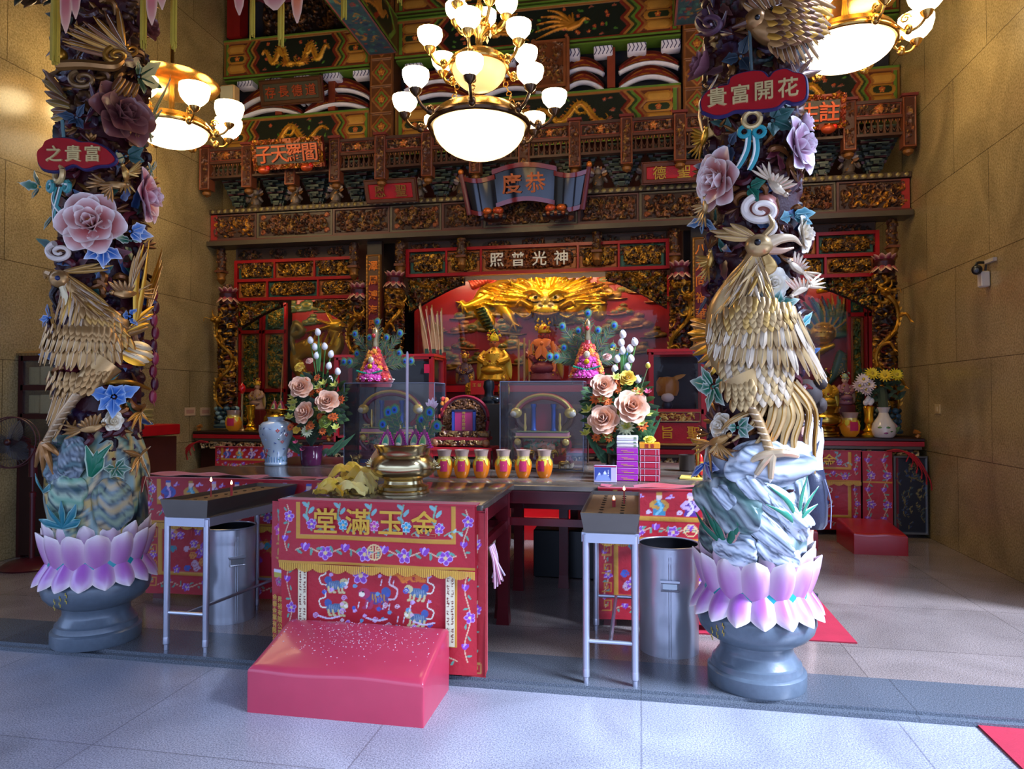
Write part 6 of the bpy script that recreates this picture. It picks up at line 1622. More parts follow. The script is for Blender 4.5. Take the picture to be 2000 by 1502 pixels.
bay('red-framed double row of carved panels heading the left bay',-5.50,-3.72,[(3.14,3.36),(2.88,3.10)],widths=[(1,1.05,1),(.85,1.4,.95)],seed=1)
bay('red-framed row of carved panels with four pale characters heading the middle bay',-3.02,.36,[(3.13,3.42)],widths=[(.55,.5,1.35,.55,.62)],seed=20,title='照普光神')
bay('red-framed double row of carved panels heading the right bay',1.02,2.74,[(3.20,3.42),(2.96,3.16)],widths=[(1,.75,1.1),(1.2,.8,1)],seed=40)
def lintel(lab,x0,x1,z0=3.38,y=8.66,seed=0):
 w=x1-x0;p=Panel(w,.19,110,C('#46352c'));p.frame(0,0,w,.19,.014,C('#5a4434'),.012);RN.seed(seed);n=int(w/.42)
 for i in range(n):
  cx=w*(i+.5)/n;rx=w/n*(.42 if i%2==0 else.3);p.ell(cx,.095,rx,.065,C('#1c120f'));p.carve(cx-rx,.03,cx+rx,.16,CARV,.03,int(rx*170),.04,lambda x,yy:((x-cx)/rx)**2+((yy-.095)/.065)**2<1)
 mb=MB();p.mesh(mb,(x0,y,z0),thick=.12)
 for sd in(0,1):
  L=w*.36;q=Panel(L,.11,110,C('#1a100d'));q.carve(.01,.01,L-.01,.10,CARV+GILT[:1],.04,int(L*110),.05);q.rect(0,.09,L,.11,C('#5a4030',.1),.015)
  q.H+=.03*(1-np.abs(q.y[:,None]/.11-.5));q.mesh(mb,(x0 if sd==0 else x1-L,y+.02,z0-.10),thick=.06)
 tag(mb.build('carved_lintel','carved'),lab,'lintel')
lintel('carved brown lintel under the frieze, left bay',-5.5,-3.8,seed=1);lintel('carved brown lintel under the frieze, middle bay',-3.0,.34,seed=2);lintel('carved brown lintel under the frieze, right bay',1.05,2.72,seed=3)
def hpost(x,y,z0,z1,lab):
 p=Panel(2*PI*.05,z1-z0,110,C('#3a2016'));p.carve(0,0,p.w,p.h,CARV+GILT[:2],.02,60,.035)
 X,Y=np.meshgrid(p.x,p.y);a=X/.05;r=.05+p.H;mb=MB();mb.grid(np.stack([x+r*np.cos(a),y+r*np.sin(a),z0+Y],2),p.K)
 mb.lathe([(0,-.16),(.03,-.14),(.06,-.09),(.05,-.05),(.07,-.01),(.05,.01)],C('#8a5a26',.5),12,(x,y,z0));mb.box((x,y,z0+.02),(.13,.13,.03),C('#6a3a24'))
 tag(mb.build('hanging_post','carved'),lab,'post','carved pendant posts under the frieze')
for x,lab in((-5.66,'carved pendant post under the frieze at the left wall'),(-3.72,'carved pendant post under the frieze, left of the orange-lettered couplet board'),(-3.08,'carved pendant post under the frieze, right of the orange-lettered couplet board'),(-2.25,'carved pendant post above the left panels of the middle bay'),(-.52,'carved pendant post above the right panels of the middle bay'),(.42,'carved pendant post at the right end of the middle bay'),(2.86,'carved pendant post under the frieze at the right wall')):
 hpost(x,8.56,3.30 if x in(-2.25,-.52)else 3.22,3.56,lab)
def gcol(x,y,z0,z1,lab,seed):
 t=thing('gilded_column',lab,'column',(x,y,z0));t['kind']='thing';RN.seed(seed);R=.085
 p=Panel(2*PI*R,z1-z0,110,C('#1c1210'));p.carve(0,0,p.w,p.h,GILT+[C('#5a2a14',.3),C('#241614'),C('#5a1a14')],.05,int((z1-z0)*300),.07)
 X,Y=np.meshgrid(p.x,p.y);a=X/R;r=R+p.H;mb=MB();mb.grid(np.stack([x+r*np.cos(a),y+r*np.sin(a),z0+Y],2),p.K);mb.build('shaft','carved',t)
 mb=MB();n=46;hh=z1-z0
 P=[(x+(R+.045)*math.cos(-PI/2+1.1*math.sin(u*9+seed)),y+(R+.045)*math.sin(-PI/2+1.1*math.sin(u*9+seed)),z0+.2+u*(hh-.42))for u in np.linspace(0,1,n)]
 mb.sweep(P,[.012]+[.026]*4+[.032],GILT[0],n=8)
 for i in range(2,n-1,2):
  q=np.array(P[i]);o=unit(q-np.array((x,y,q[2])));mb.leaf(q,q+o*.05+np.array((0,0,.045)),np.cross(o,(0,0,1)),.04,GILT[2],th=.006,nu=4,nv=3)
 h=np.array(P[-1]);mb.ell(h+(0,-.05,0),(.06,.07,.05),GILT[2]);mb.ell(h+(0,-.11,-.01),(.035,.05,.028),GILT[0])
 for s_ in(-1,1):
  mb.sweep([h+(s_*.03,-.04,.03),h+(s_*.07,-.02,.08),h+(s_*.06,-.04,.13)],[.014,.01,.004],GILT[2],k=3);mb.sweep([h+(s_*.03,-.12,0),h+(s_*.10,-.15,.02),h+(s_*.13,-.13,-.03)],.005,GILT[2],k=3,n=5)
 for q in(.25,.55,.8):
  b=np.array(P[int(q*n)]);mb.sweep([b,b+(.07,-.05,.02),b+(.11,-.06,-.05)],[.025,.02,.012],GILT[0],k=3)
  for c in(-1,0,1):mb.sweep([b+(.11,-.06,-.05),b+(.12+.02*c,-.09,-.085)],[.009,.002],GILT[2],n=5)
 mb.build('dragon','carved',t)
 mb=MB();mb.lathe([(R,0),(R+.03,.02),(R+.02,.1),(R+.03,.16),(R,.2)],C('#3a1018'),16,(x,y,z1-.02))
 for i in range(9):
  a=i*2*PI/9;d=np.array((math.cos(a),math.sin(a),0));c=np.array((x,y,z1+.13));mb.leaf(c+d*(R*.9),c+d*(R+.055)+(0,0,-.12),d,.08,C('#8a1a3a'),C('#d8b088'),bend=.1,cup=-.2,th=.008);mb.leaf(c+d*(R*.9)+(0,0,.02),c+d*(R+.05)+(0,0,.10),d,.08,C('#7a1a38'),C('#d8a890'),cup=-.2,th=.008)
 mb.build('lotus_cap','gloss',t)
 p=Panel(2*PI*.06,max(.1,3.05-z1-.1),100,C('#3a1c12'));p.carve(0,0,p.w,p.h,GILT[:2]+CARV,.02,60,.035);X,Y=np.meshgrid(p.x,p.y);a=X/.06;r=.06+p.H
 mb=MB();mb.grid(np.stack([x+r*np.cos(a),y+r*np.sin(a),z1+.1+Y],2),p.K);mb.build('neck','carved',t)
 mb=MB()
 for k in range(4):
  zz=z0+.02+.06*k
  for i in range(9):a=i*2*PI/9+k*.35;mb.ell((x+(R+.035)*math.cos(a),y+(R+.035)*math.sin(a),zz),(.045,.045,.035),[C('#1f3f4a'),C('#3a5a68'),C('#16282f'),C('#7a9aa0')][(i+k)%4],nu=8,nv=6)
 mb.lathe([(R+.08,-.06),(R+.09,-.03),(R+.06,0),(R,.02)],C('#3f5a62'),18,(x,y,z0));mb.build('wave_base','gloss',t)
for i,(px,lab)in enumerate(((445,'gilded dragon column at the left wall'),(701,'gilded dragon column left of the orange-lettered couplet board'),(771,'gilded dragon column right of the orange-lettered couplet board'),(1328,'gilded dragon column at the right end of the middle bay'),(1748,'gilded dragon column at the right wall'))):
 x=min(2.76,W(px,600,y=8.52).x);gcol(x,8.52,1.16,2.78 if px in(445,701)else 2.92,lab,i+3)
gcol(.98,8.52,1.16,2.92,'gilded dragon column hidden behind the right carved column',9)
def couplet(px,lab,txt,red=True):
 c=W(px,560,y=8.46);z1=W(px,497 if px<1000 else 463,y=8.46).z;z0=1.2;t=thing('couplet_board',lab,'couplet board',(c.x,8.46,z0));w=.19
 p=Panel(w,z1-z0,120,C('#6a4a22',.3));p.frame(0,0,w,p.h,.022,C('#8a5a24',.4),.012);p.rect(.03,.03,w-.03,p.h-.03,C('#6a1420'),.002)
 for i in range(int(p.h/.05)):
  for x in(.012,w-.012):p.ell(x,.03+i*.05,.009,.016,C('#b07a2a',.5),.02)
 p.rect(.03,p.h-.36,w-.03,p.h-.03,C('#5a4028'),.002)
 mb=MB();p.mesh(mb,(c.x-w/2,8.46,z0),thick=.05);mb.build('board','carved',t)
 words(txt,.135,C('#d8761e',.1),(c.x,8.452,z1-.09-.135*1.42*(len(txt)-1)/2-.06),vertical=True,gap=1.42,ext=.006,fat=.004,parent=t)
couplet(729,'tall couplet board with orange characters between the left and middle bays','澤周溥海恩德普')
couplet(1369,'tall red couplet board half hidden by the right carved column','八方同福華光照')
for x in(-3.42,.71):
 mb=MB().box((x,8.56,1.78),(.20,.08,3.56),C('#160a0a'));tag(mb.build('dark_pier','wood'),'dark lacquered pier behind the couplet board '+('beside the left bay' if x<0 else 'beside the right bay'),'pier')
def corner(x,z,w,h,flip,lab,y=8.70):
 p=Panel(w,h,120,C('#1c1410'));RN.seed(int(abs(x)*50));ins=lambda a,b:(1-b/h)<.25+.75*((1-a/w)if not flip else a/w)**1.3
 keep=np.zeros_like(p.H,bool);X,Y=np.meshgrid(p.x,p.y);f=(1-X/w)if not flip else X/w;keep=(1-Y/h)<.22+.78*f**1.3
 p.carve(0,0,w,h,GILT+[C('#3a4a2a'),C('#5a2a18')],.06,int(w*h*900),.06,ins);p.dragon(.05*w if not flip else.95*w,h*.8,w*.55,h*.10,.022,GILT[0],DK,.07,-1 if flip else 1,1.2,GILT[1])
 M=MB();G=np.stack([x+X,y-p.H,z+Y],2);fc=M.gridfaces(p.ny,p.nx);kf=keep.ravel()[fc].all(1);M.add(G.reshape(-1,3),fc[kf],p.K.reshape(-1,4));G2=G.copy();G2[...,1]=y+.05;M.add(G2.reshape(-1,3),fc[kf][:,::-1],C('#2a1410'))
 tag(M.build('corner_bracket','carved'),lab,'bracket')
corner(-3.0,2.62,.75,.46,False,'gilt dragon bracket in the upper left corner of the middle bay');corner(-.42,2.60,.75,.48,True,'gilt dragon bracket in the upper right corner of the middle bay')
corner(-5.46,2.45,.62,.38,False,'gilt scroll bracket in the upper left corner of the left bay');corner(-4.35,2.40,.60,.43,True,'gilt scroll bracket in the upper right corner of the left bay');corner(2.05,2.50,.66,.42,True,'gilt scroll bracket in the upper right corner of the right bay')
# --- relief walls
REDW=C('#8e1a1a')
def relief(lab,x0,x1,z0,z1,y,draw,res=105):
 p=Panel(x1-x0,z1-z0,res,REDW)
 def q(px,py):v=W(px,py,y=y);return(v.x-x0,v.z-z0)
 s=depth(((x0+x1)/2,y,(z0+z1)/2))/FPX
 draw(p,q,s);mb=MB();p.mesh(mb,(x0,y,z0),thick=.06,back=C('#5a1010'));return tag(mb.build('relief_wall','gloss'),lab,'relief')
YG,YD=C('#d8a418',.6),C('#a87a14',.6)
CL1,CL2=C('#8a6a34',.2),C('#4a5a34')
def dragon_wall(p,q,s):
 RN.seed(77)
 for px,py,r in((862,552,16),(915,610,18),(905,640,16),(870,692,17),(905,672,15),(960,600,24),(1005,598,26),(945,632,22),(890,712,13),(930,700,14),(985,640,20),(1000,670,18),(1030,700,16),(1095,690,18),(1120,660,18),(1190,640,17),(1245,628,18),(1215,605,14),(1262,560,16),(1230,560,15),(1290,580,14),(1205,690,16),(1255,680,14),(1180,570,20),(1000,545,20),(965,560,18),(1150,600,20),(1280,650,13),(850,640,12),(1200,540,20),(985,575,20),(1110,620,20),(1160,705,16)):
  x,y=q(px,py);p.cloud(x,y,r*s*.9,RN.choice([CL1,C('#9a5a30',.2),C('#a8803a',.3)]),RN.choice([CL2,C('#a8703a',.2),C('#5a6a3a')]),.04,RN.choice([1,-1]))
 def st(pts,r,c=YG,h=.10,**k):p.stroke([q(*a)for a in pts],[a*s for a in r]if np.ndim(r)else r*s,c,h,**k)
 for i in range(110):
  a=-3.25+3.36*i/109;L=RN.uniform(65,118);bx_,by_=1068+42*math.cos(a),592+26*math.sin(a)
  ex,ey=1068+L*1.15*math.cos(a),588+L*.52*math.sin(a);w_=RN.uniform(-14,14)
  st([(bx_,by_),((bx_+ex)/2+w_,(by_+ey)/2-w_*.4),(ex,ey)],[6,5,1],[YG,YD,C('#e8b82a',.6),C('#b8941c',.5)][i%4],.09+.05*RN.random())
 st([(985,560),(950,575),(940,600),(955,630),(965,650)],[16,18,17,14,6],YD,.08)
 for i in range(9):st([(925+i*5,560-2*i),(915+i*4,545-2*i)],[5,1],C('#a8402a',.2),.09)
 for i in range(10):st([(942+3*i,596+6*i),(928+3*i,600+6*i)],[4,1],C('#3a4a2a'),.11)
 st([(965,578),(940,590),(912,600),(903,592)],[17,13,9,6]);st([(975,590),(992,615),(1005,632)],[14,11,7])
 for b in((892,590),(896,603),(906,612),(915,612)):st([(905,594),b],[5,1])
 for b in((998,646),(1010,648),(1020,640)):st([(1005,632),b],[5,1])
 st([(1125,590),(1150,570),(1168,585),(1170,612),(1178,618)],[12,15,15,14,4],YD,.08);st([(1140,590),(1120,604),(1108,606)],[12,9,5])
 for i in range(8):p.ell(*q(1160+4*(i%3),575+5*i),7*s,4*s,C('#e8c040',.6),.11)
 p.ell(*q(1068,588),46*s,36*s,YG,.14);p.ell(*q(1068,608),34*s,20*s,YG,.17)
 for sg in(-1,1):
  st([(1068+sg*8,580),(1068+sg*22,570),(1068+sg*42,574)],[6,8,3],C('#e8b82a',.6),.20);st([(1068+sg*6,590),(1068+sg*22,592),(1068+sg*36,586)],[2,3,1],C('#4a3410',.3),.16);p.ell(*q(1068+sg*20,583),6*s,4*s,C('#d8c890',.3),.17);p.ell(*q(1068+sg*19,583),3.5*s,3.5*s,C('#0c0c0c'),.19)
  st([(1068+sg*30,600),(1068+sg*48,590),(1068+sg*58,600)],[8,7,2],YD,.15);st([(1068+sg*12,560),(1068+sg*20,540),(1068+sg*34,532)],[7,5,2],YG,.16);p.ell(*q(1068+sg*9,598),8*s,6*s,C('#d8c08a',.4),.20)
  st([(1068+sg*14,606),(1068+sg*40,622),(1068+sg*60,612)],[4,3,1],C('#e8c040',.6),.16)
 p.ell(*q(1068,590),9*s,10*s,C('#c8b05a',.5),.20)
 st([(1042,612),(1068,618),(1094,612)],[4,5,4],C('#6a4a10',.4),.18)
 for i in range(7):st([(1050+6*i,616),(1046+7*i,632+4*(i%2))],[4,1],YD,.14)
 p.ell(*q(955,545),20*s,10*s,C('#9a2a22'),0)
def left_wall(p,q,s):
 RN.seed(5)
 for px,py,r in((570,600,14),(600,595,16),(640,600,12),(575,640,14),(610,625,12),(570,690,16),(600,740,14)):p.cloud(*q(px,py),r*s,C('#4a5a3a'),C('#8a7a34',.3),.03)
 st=lambda pts,r,c=YD,h=.06:p.stroke([q(*a)for a in pts],[a*s for a in r],c,h)
 st([(560,760),(590,735),(575,700),(600,680),(640,690),(660,670),(650,640)],[6,12,16,18,18,14,12]);st([(560,640),(575,655),(590,648),(580,635),(570,660),(578,690)],[4,8,8,8,8,4],C('#7a6a30',.4))
 p.ell(*q(658,636),18*s,13*s,YG,.09)
 for b in((690,620),(684,640),(640,610),(620,625),(600,650)):st([(655,636),b],[5,1],YG,.08)
 for i in range(6):st([(600+12*i,672),(610+12*i,650-3*(i%2))],[4,1],YG,.06)
def right_wall(p,q,s):
 RN.seed(6);st=lambda pts,r,c,h=.06:p.stroke([q(*a)for a in pts],[a*s for a in r],c,h)
 for i in range(16):st([(1600,552+(i%4)*5),(1625+5*i,545+2*(i%5)),(1650+3*i,540+3*(i%7))],[6,5,1],[YG,YD,C('#8a8a3a',.3)][i%3],.06)
 for i in range(34):
  a=-2.9+2.7*i/33;L=RN.uniform(50,85);st([(1612,660),(1612+.6*L*math.cos(a)+8,660+.6*L*math.sin(a)),(1612+L*math.cos(a),660+1.1*L*math.sin(a))],[5,5,1],[C('#3a5a5a'),C('#4a6a4a'),C('#b0803a',.4),C('#2a4a6a')][i%4],.05)
 for i in range(22):
  st([(1640,690),(1660-2*i,705+2*i),(1672-5*i,712+3*i)],[6,6,1],[C('#3a5a4a'),C('#5a6a6a'),C('#b08a4a',.4)][i%3],.05)
 p.ell(*q(1606,652),24*s,22*s,C('#c08a26',.6),.10)
 for i in range(14):p.ell(*q(1592+7*(i%5),640+10*(i//5)),4*s,3*s,C('#e0ae48',.6),.12)
 st([(1580,690),(1600,685),(1625,675)],[7,9,5],YG,.09)
 for px,py,r in((1640,608,13),(1650,640,9)):p.cloud(*q(px,py),r*s,C('#4a5a3a'),C('#7a6a34'),.04)
relief('red relief wall with the big golden dragon face, middle bay',-3.15,.50,1.25,3.14,9.35,dragon_wall)
relief('dark red relief wall with a twisting gilt dragon, left bay',-5.0,-3.55,1.0,3.0,9.3,left_wall);relief('red relief wall with a fan-tailed gilt bird, right bay',.88,2.75,1.0,3.1,9.3,right_wall)
def fold_door(x0,x1,z0,z1,y,lab,seed,skew=0.0):
 t=thing('folding_door',lab,'door',((x0+x1)/2,y,z0));mb=MB();w=x1-x0;RC=C('#9a1018')
 zs=[z0,z0+(z1-z0)*.30,z0+(z1-z0)*.78,z1]
 for x in(x0+.015,x1-.015):mb.box((x,y,(z0+z1)/2),(.035,.05,z1-z0),RC)
 for z in zs:mb.box(((x0+x1)/2,y,z),(w,.05,.05),RC)
 mb.build('frame','gloss',t)
 for k in range(3):
  p=carved_oval(w-.06,zs[k+1]-zs[k]-.05,[C('#2a4a42'),C('#a8663a'),C('#2f5a4a')][k],C('#1a2a24'),60,True,[C('#3a5a3a',.3),C('#5a5a2a',.4),C('#b08a30',.6)],120,seed+k);m2=MB();p.mesh(m2,(x0+.03,y+.01,zs[k]+.025),thick=.02);m2.build('carved_panel','carved',t)
fold_door(-5.78,-5.42,1.08,2.86,9.2,'folding door leaf in the left bay, closest to the left wall',60);fold_door(-5.40,-5.03,1.08,2.86,9.2,'folding door leaf in the left bay, beside the dragon relief',70)
fold_door(2.52,2.74,1.08,2.94,9.1,'folding door leaf in the right bay, beside the bird relief',80);fold_door(2.76,3.0,1.08,2.94,9.1,'folding door leaf in the right bay, against the right wall',90)
def pane(x0,x1,z0,z1,y,lab):
 mb=MB().box(((x0+x1)/2,y,(z0+z1)/2),(x1-x0,.008,z1-z0),(1,1,1,0));tag(mb.build('glass_screen','glass',sm=False),lab,'glass')
pane(-2.95,.32,1.69,3.06,8.92,'glass pane protecting the golden dragon wall of the middle bay')
pane(-5.4,-3.8,1.2,2.82,8.98,'glass pane across the left bay');pane(1.1,2.7,1.2,2.9,8.98,'glass pane across the right bay')
# --- altars
def altar(lab,x0,x1,y0,y1,h,corners=True):
 t=thing('altar',lab,'altar',((x0+x1)/2,(y0+y1)/2,0));w=x1-x0
 MB().box(((x0+x1)/2,(y0+y1)/2,h-.02),(w,y1-y0,.04),C('#2a1412'),bev=.008).build('altar_top','gloss',t)
 mb=MB();mb.box(((x0+x1)/2,y0+.02,h-.065),(w-.02,.05,.05),C('#a01420'));mb.box(((x0+x1)/2,y0+.04,h-.11),(w-.05,.04,.03),C('#6a5a44'))
 mb.box(((x0+x1)/2,(y0+y1)/2+.05,(h-.1)/2),(w-.1,y1-y0-.12,h-.1),C('#3a0f10'));mb.build('body','gloss',t)
 p=Panel(w-.1,.10,120,C('#2a1612'));RN.seed(3);p.carve(.01,.01,p.w-.01,.09,[C('#c8b48a',.4),C('#8a6a3a',.4),C('#b89a6a',.4)],.03,int(p.w*60),.05);mb=MB();p.mesh(mb,(x0+.05,y0+.045,h-.23),thick=.02);mb.build('apron_carving','carved',t)
 for x,sg in((x0+.06,-1),(x1-.06,1)):mb=MB();mb.sweep([(x,y0+.06,h),(x+sg*.02,y0+.06,h+.05),(x-sg*.03,y0+.06,h+.07)],.025,C('#a86a2a',.4),k=3);mb.build('upturned_end','gloss',t)
 return t
altar('altar table along the back of the left bay, cream-trimmed and hung with a red cloth',XL+.03,-3.72,8.12,9.26,1.07);altar('altar table of the right bay beyond the standing person',.92,XR-.03,8.12,9.26,1.07)
altar('central altar table carrying the two red glass cases',-3.62,.80,7.45,8.37,1.0)
mb=MB().box((-1.37,8.86,.84),(3.0,.92,1.68),C('#4a0f12'));mb.box((-1.37,8.395,1.62),(3.0,.02,.08),C('#a8161e'));mb.box((-1.37,8.395,1.40),(3.0,.02,.05),C('#6a4a2a'));tag(mb.build('deity_platform','gloss'),'raised dark red platform under the seated deities in the middle bay','platform')
cloth('red embroidered cloth on the altar of the left bay',-5.40,-3.85,8.09,.12,.87,'figures','',90,21)
cloth('red embroidered cloth with gold characters on the altar of the right bay',.98,2.36,8.09,.06,.92,'title','堂滿玉金',120,22)
p=Panel(.30,.86,120,SILK);side_vines(p,.30,.86,.03,.86,.14);p.rect(0,.52,.3,.54,GOLDT);mb=MB();p.mesh(mb,(2.38,8.09,.06),warp=wavy(.006,12,.002,20,2));mb.box((2.53,8.115,.921),(.30,.04,.006),SILK);tag(mb.build('side_cloth','silk'),'narrow vine-bordered strip of red cloth at the right end of the right altar','altar cloth')
RN.seed(31)
p=Panel(.34,.84,120,C('#14161f'));p.frame(0,0,.34,.84,.02,C('#5a5a5a'),.006);p.rect(.02,.02,.05,.82,C('#6a1420'))
for i in range(26):p.sprig(RN.uniform(.06,.3),RN.uniform(.05,.7),RN.uniform(.06,.14),RN.uniform(.6,2.5),C('#7a6a3a',.3),RN.choice([C('#2a3a5a'),C('#8a7a4a',.3),C('#3a4a4a')]))
mb=MB();p.mesh(mb,(2.69,8.08,.04),thick=.03);tag(mb.build('painted_panel','gloss'),'dark blue lacquer panel painted with plants, at the right end of the right altar','panel')
mb=MB()
for x0_,dx in((2.62,1),(-5.5,-1)):
 mb=MB()
 for i in range(6):mb.sweep([(x0_,8.07,.93),(x0_+dx*(.10+.03*i),8.03,.95-.01*i),(x0_+dx*(.20+.04*i),8.03,.90-.05*i),(x0_+dx*(.18+.05*i),8.04,.82-.06*i)],.007,C('#b01a24'),n=5,k=4)
 tag(mb.build('red_ribbon_knot','matte'),'knotted red cord hanging at the '+('right end of the right altar' if dx>0 else 'left end of the left altar'),'cord')
# ----------------------- things on the offering tables
TZ=.916
BRASS,BRASSD=C('#c9a86a',1.0),C('#a8864a',1.0)
def D(*a):return Vector(a)
def censer(lab,b,R,H,silver=False,handles=True,small=False):
 col=C('#cdb98a',1.0)if silver else C('#b8923e',1.0)
 t=thing('incense_burner',lab,'incense burner',b)
 pr_=[(.78,0),(.80,.015),(.80,.06),(.72,.075),(.76,.09),(.77,.15),(.60,.20),(.57,.26),(.62,.30),(.86,.36),(.98,.45),(1.0,.55),(.96,.65),(.84,.74),(.78,.78),(.80,.82),(.82,.90),(.90,.95),(.92,.98),(.88,1.0),(.80,.99),(.78,.90),(.0,.90)]
 MB().lathe([(r*R,z*H)for r,z in pr_],col,40,b).build('bowl','brass',t)
 MB().lathe([(0,.0),(R*.77,0)],C('#5a5048'),24,b+D(0,0,H*.93)).build('ash','matte',t)
 if handles:
  for sx_ in(-1,1):
   mb=MB();q=b+D(sx_*R*.97,0,H*.55);mb.ell(q,(R*.16,R*.13,R*.15),col);mb.ell(q+D(sx_*R*.13,-.01,-R*.03),(R*.11,R*.08,R*.08),col)
   for j in range(4):mb.leaf(q+D(0,-.02,.0),q+D(sx_*R*(.05+.06*j),-.03,R*(.25-.05*j)),(0,-1,0),R*.09,col,th=.006)
   mb.build('lion_handle','brass',t)
 return t
b=W(788,962,z=TH);b.z=TH
cn=censer('big polished brass incense burner on the front table beside the yellow cloth',b,.20,.30,True)
def cone(lab,p,h,r,beads,face,seed,group=None):
 t=thing('garland_cone',lab,'offering cone',p);g=random.Random(seed)
 mb=MB().lathe([(r,0),(r*.15,h*.8),(.0,h*.83)],C('#7a2a5a'),14,p);mb.lathe([(.0,h*.8),(r*.16,h*.84),(r*.08,h*.9),(r*.12,h*.94),(0,h)],C('#cdb07a',.5),8,p);mb.build('core','petal',t)
 mb=MB()
 for s_ in(-1,1):
  for i in range(7):
   z=.04+.1*i;q=p+D(s_*r*(1-z*1.02),-r*.35*(1-z),h*z);mb.ell(q,(h*.055,)*3,beads,nu=8,nv=6)
 for i in range(6):a=i*PI/5;mb.ell(p+D(r*math.cos(a)*1.0,r*.9*math.sin(a),h*.04),(h*.05,)*3,beads,nu=8,nv=6)
 mb.build('bead','gloss',t,kind='stuff')if False else mb.build('bead_string','gloss',t)
 mb=MB();mb.leaf(p+D(0,-r*.95,.02*h),p+D(0,-r*.35,h*.6),(0,-1,.5),r*.9,face,C('#d8c890',.4),th=.006);mb.ell(p+D(0,-r*.9,h*.1),(r*.35,.012,r*.3),C('#e3d6b4'));mb.build('front_plate','gloss',t)
 return t
for i,(px,dy)in enumerate(((757,-.03),(782,.03),(812,.05),(829,-.02))):
 q=W(px,868,y=b.y+dy);q.z=TH+.30*.93
 cone('pink beaded little cone in the brass burner, '+['leftmost of four','second from the left of four','third from the left of four','rightmost of four'][i],q,.135,.05,C('#c02a8a'),[C('#1f8a6a'),C('#2a9a7a'),C('#5a9a7a'),C('#4a8a4a')][i],i)
q=W(795,850,y=b.y+.02);z1=W(796,686,y=b.y).z
mb=MB().lathe([(.009,TH+.27),(.009,z1-.02),(.004,z1)],C('#b8a8b0'),10,(q.x,q.y,0));tag(mb.build('incense_stick','paper'),'single tall thick pale incense stick standing in the brass burner','incense')
def pfeather(mb,a,bb,w=.07,n=None):
 a,bb=Vector(a),Vector(bb);N=Vector((0,-1,.1));dr=(bb-a);L=dr.length;T=dr.normalized();S=T.cross(N).normalized()
 mb.sweep([a,a.lerp(bb,.5)+S*.01,bb],.0025,C('#7a6a4a'),n=4)
 for k in range(14):
  u=.35+.62*k/14;p=a.lerp(bb,u)
  for s_ in(-1,1):mb.leaf(p,p+S*s_*w*(.55+.2*math.sin(k))+T*w*.55,N,.013,[C('#2f5a3a'),C('#4a5a3a'),C('#3a4a4a'),C('#5a6a3a')][k%4],th=.0015,nu=4,nv=3)
 for r,c,o in((.042,'#5a6a3a',0),(.031,'#1f7a72',.002),(.022,'#1f4fb0',.004),(.011,'#101a50',.006)):mb.ell(bb-T*.02+N*(o+.002),(r*.85,.004,r),C(c),nu=12,nv=5)
for i,(px,py)in enumerate(((757,800),(770,795),(826,815),(842,800),(858,828),(745,825))):
 q=W(px,py,y=4.25);a=W(795+(px-795)*.35,870,y=4.2);a.z=TH+.28
 mb=MB();pfeather(mb,a,q,.06);tag(mb.build('peacock_feather','petal'),'peacock feather fanning behind the pink beaded cones, '+['second from the left','third from the left','fourth from the left','fifth from the left','rightmost','leftmost'][i],'feather','peacock feathers behind the brass burner')
q=W(845,798,y=4.3);mb=MB()
for i in range(9):a=i*.7;mb.leaf(q,q+D(.045*math.cos(a),-.02,.035+.04*math.sin(a)**2),(0,-1,.4),.03,C('#d8a8b8'),C('#f0dce0'),cup=.2,th=.003)
mb.sweep([q,q+D(-.02,0,-.12),D(q.x-.04,q.y-.1,TH+.28)],.004,C('#4a6a3a'),n=5);tag(mb.build('pink_lotus','petal'),'pale pink artificial lotus standing at the right of the brass burner','flower')
yc=thing('yellow_cloth','crumpled yellow cloth heaped on the front table left of the brass burner','cloth',W(680,955,z=TH));RN.seed(8)
def fold(mb,px,py,dx,dy,w,L,h,col,ph):
 p=W(px,py,z=TH);n,m=26,16;u=np.linspace(0,1,n);v=np.linspace(-1,1,m);U,V=np.meshgrid(u,v,indexing='ij');d=unit(np.array((dx,dy,0.0)));s_=np.array((-d[1],d[0],0))
 Z=TH+.012+.012*np.abs(np.sin(13*U+7*V+ph))+h*np.sin(PI*U)*(1-.55*np.abs(V)**1.5)*(.8+.3*np.sin(5*U+ph))+.014*np.sin(9*U+4*V+ph)+.018*np.cos(7*V+ph*2)*U
 X=np.array(p)[None,None,:]+(U*L)[...,None]*d+(V*w/2*(.65+.4*np.sin(3*U+ph)))[...,None]*s_;X[...,2]=np.maximum(Z,TH+.004)
 mb.grid(X,col);Y=X.copy();Y[...,2]-=.003;mb.grid(Y,mix(col,C('#8a6a10'),.3),flip=True)
mb=MB()
for a in((620,960,.7,.3,.16,.20,.06,0),(632,958,.9,-.1,.17,.20,.09,1),(660,952,.5,.5,.18,.20,.12,2),(680,960,.8,.1,.17,.18,.10,3),(640,940,.9,.2,.18,.26,.11,4),(690,945,.6,.5,.17,.17,.15,5),(614,967,1,-.05,.12,.20,.04,6),(650,966,1,.05,.12,.22,.06,7),(665,935,.8,.5,.16,.22,.13,8)):
 fold(mb,*a[:7],[C('#e8c23a'),C('#ecd060'),C('#dcae28'),C('#f0d880')][int(a[7])%4],a[7]*1.7)
mb.build('fold','silk',yc);mb=MB()
q0,q1=W(716,935,z=TH),W(742,875,y=4.15);mb.sweep([q0,q0.lerp(q1,.5)+D(0,-.02,.02),q1],[.03,.035,.02],C('#d89a5a'),[.008,.01,.006],up=(0,-1,.3),k=3);mb.build('orange_scarf','silk',yc)
mb=MB();q=W(770,963,z=TH)
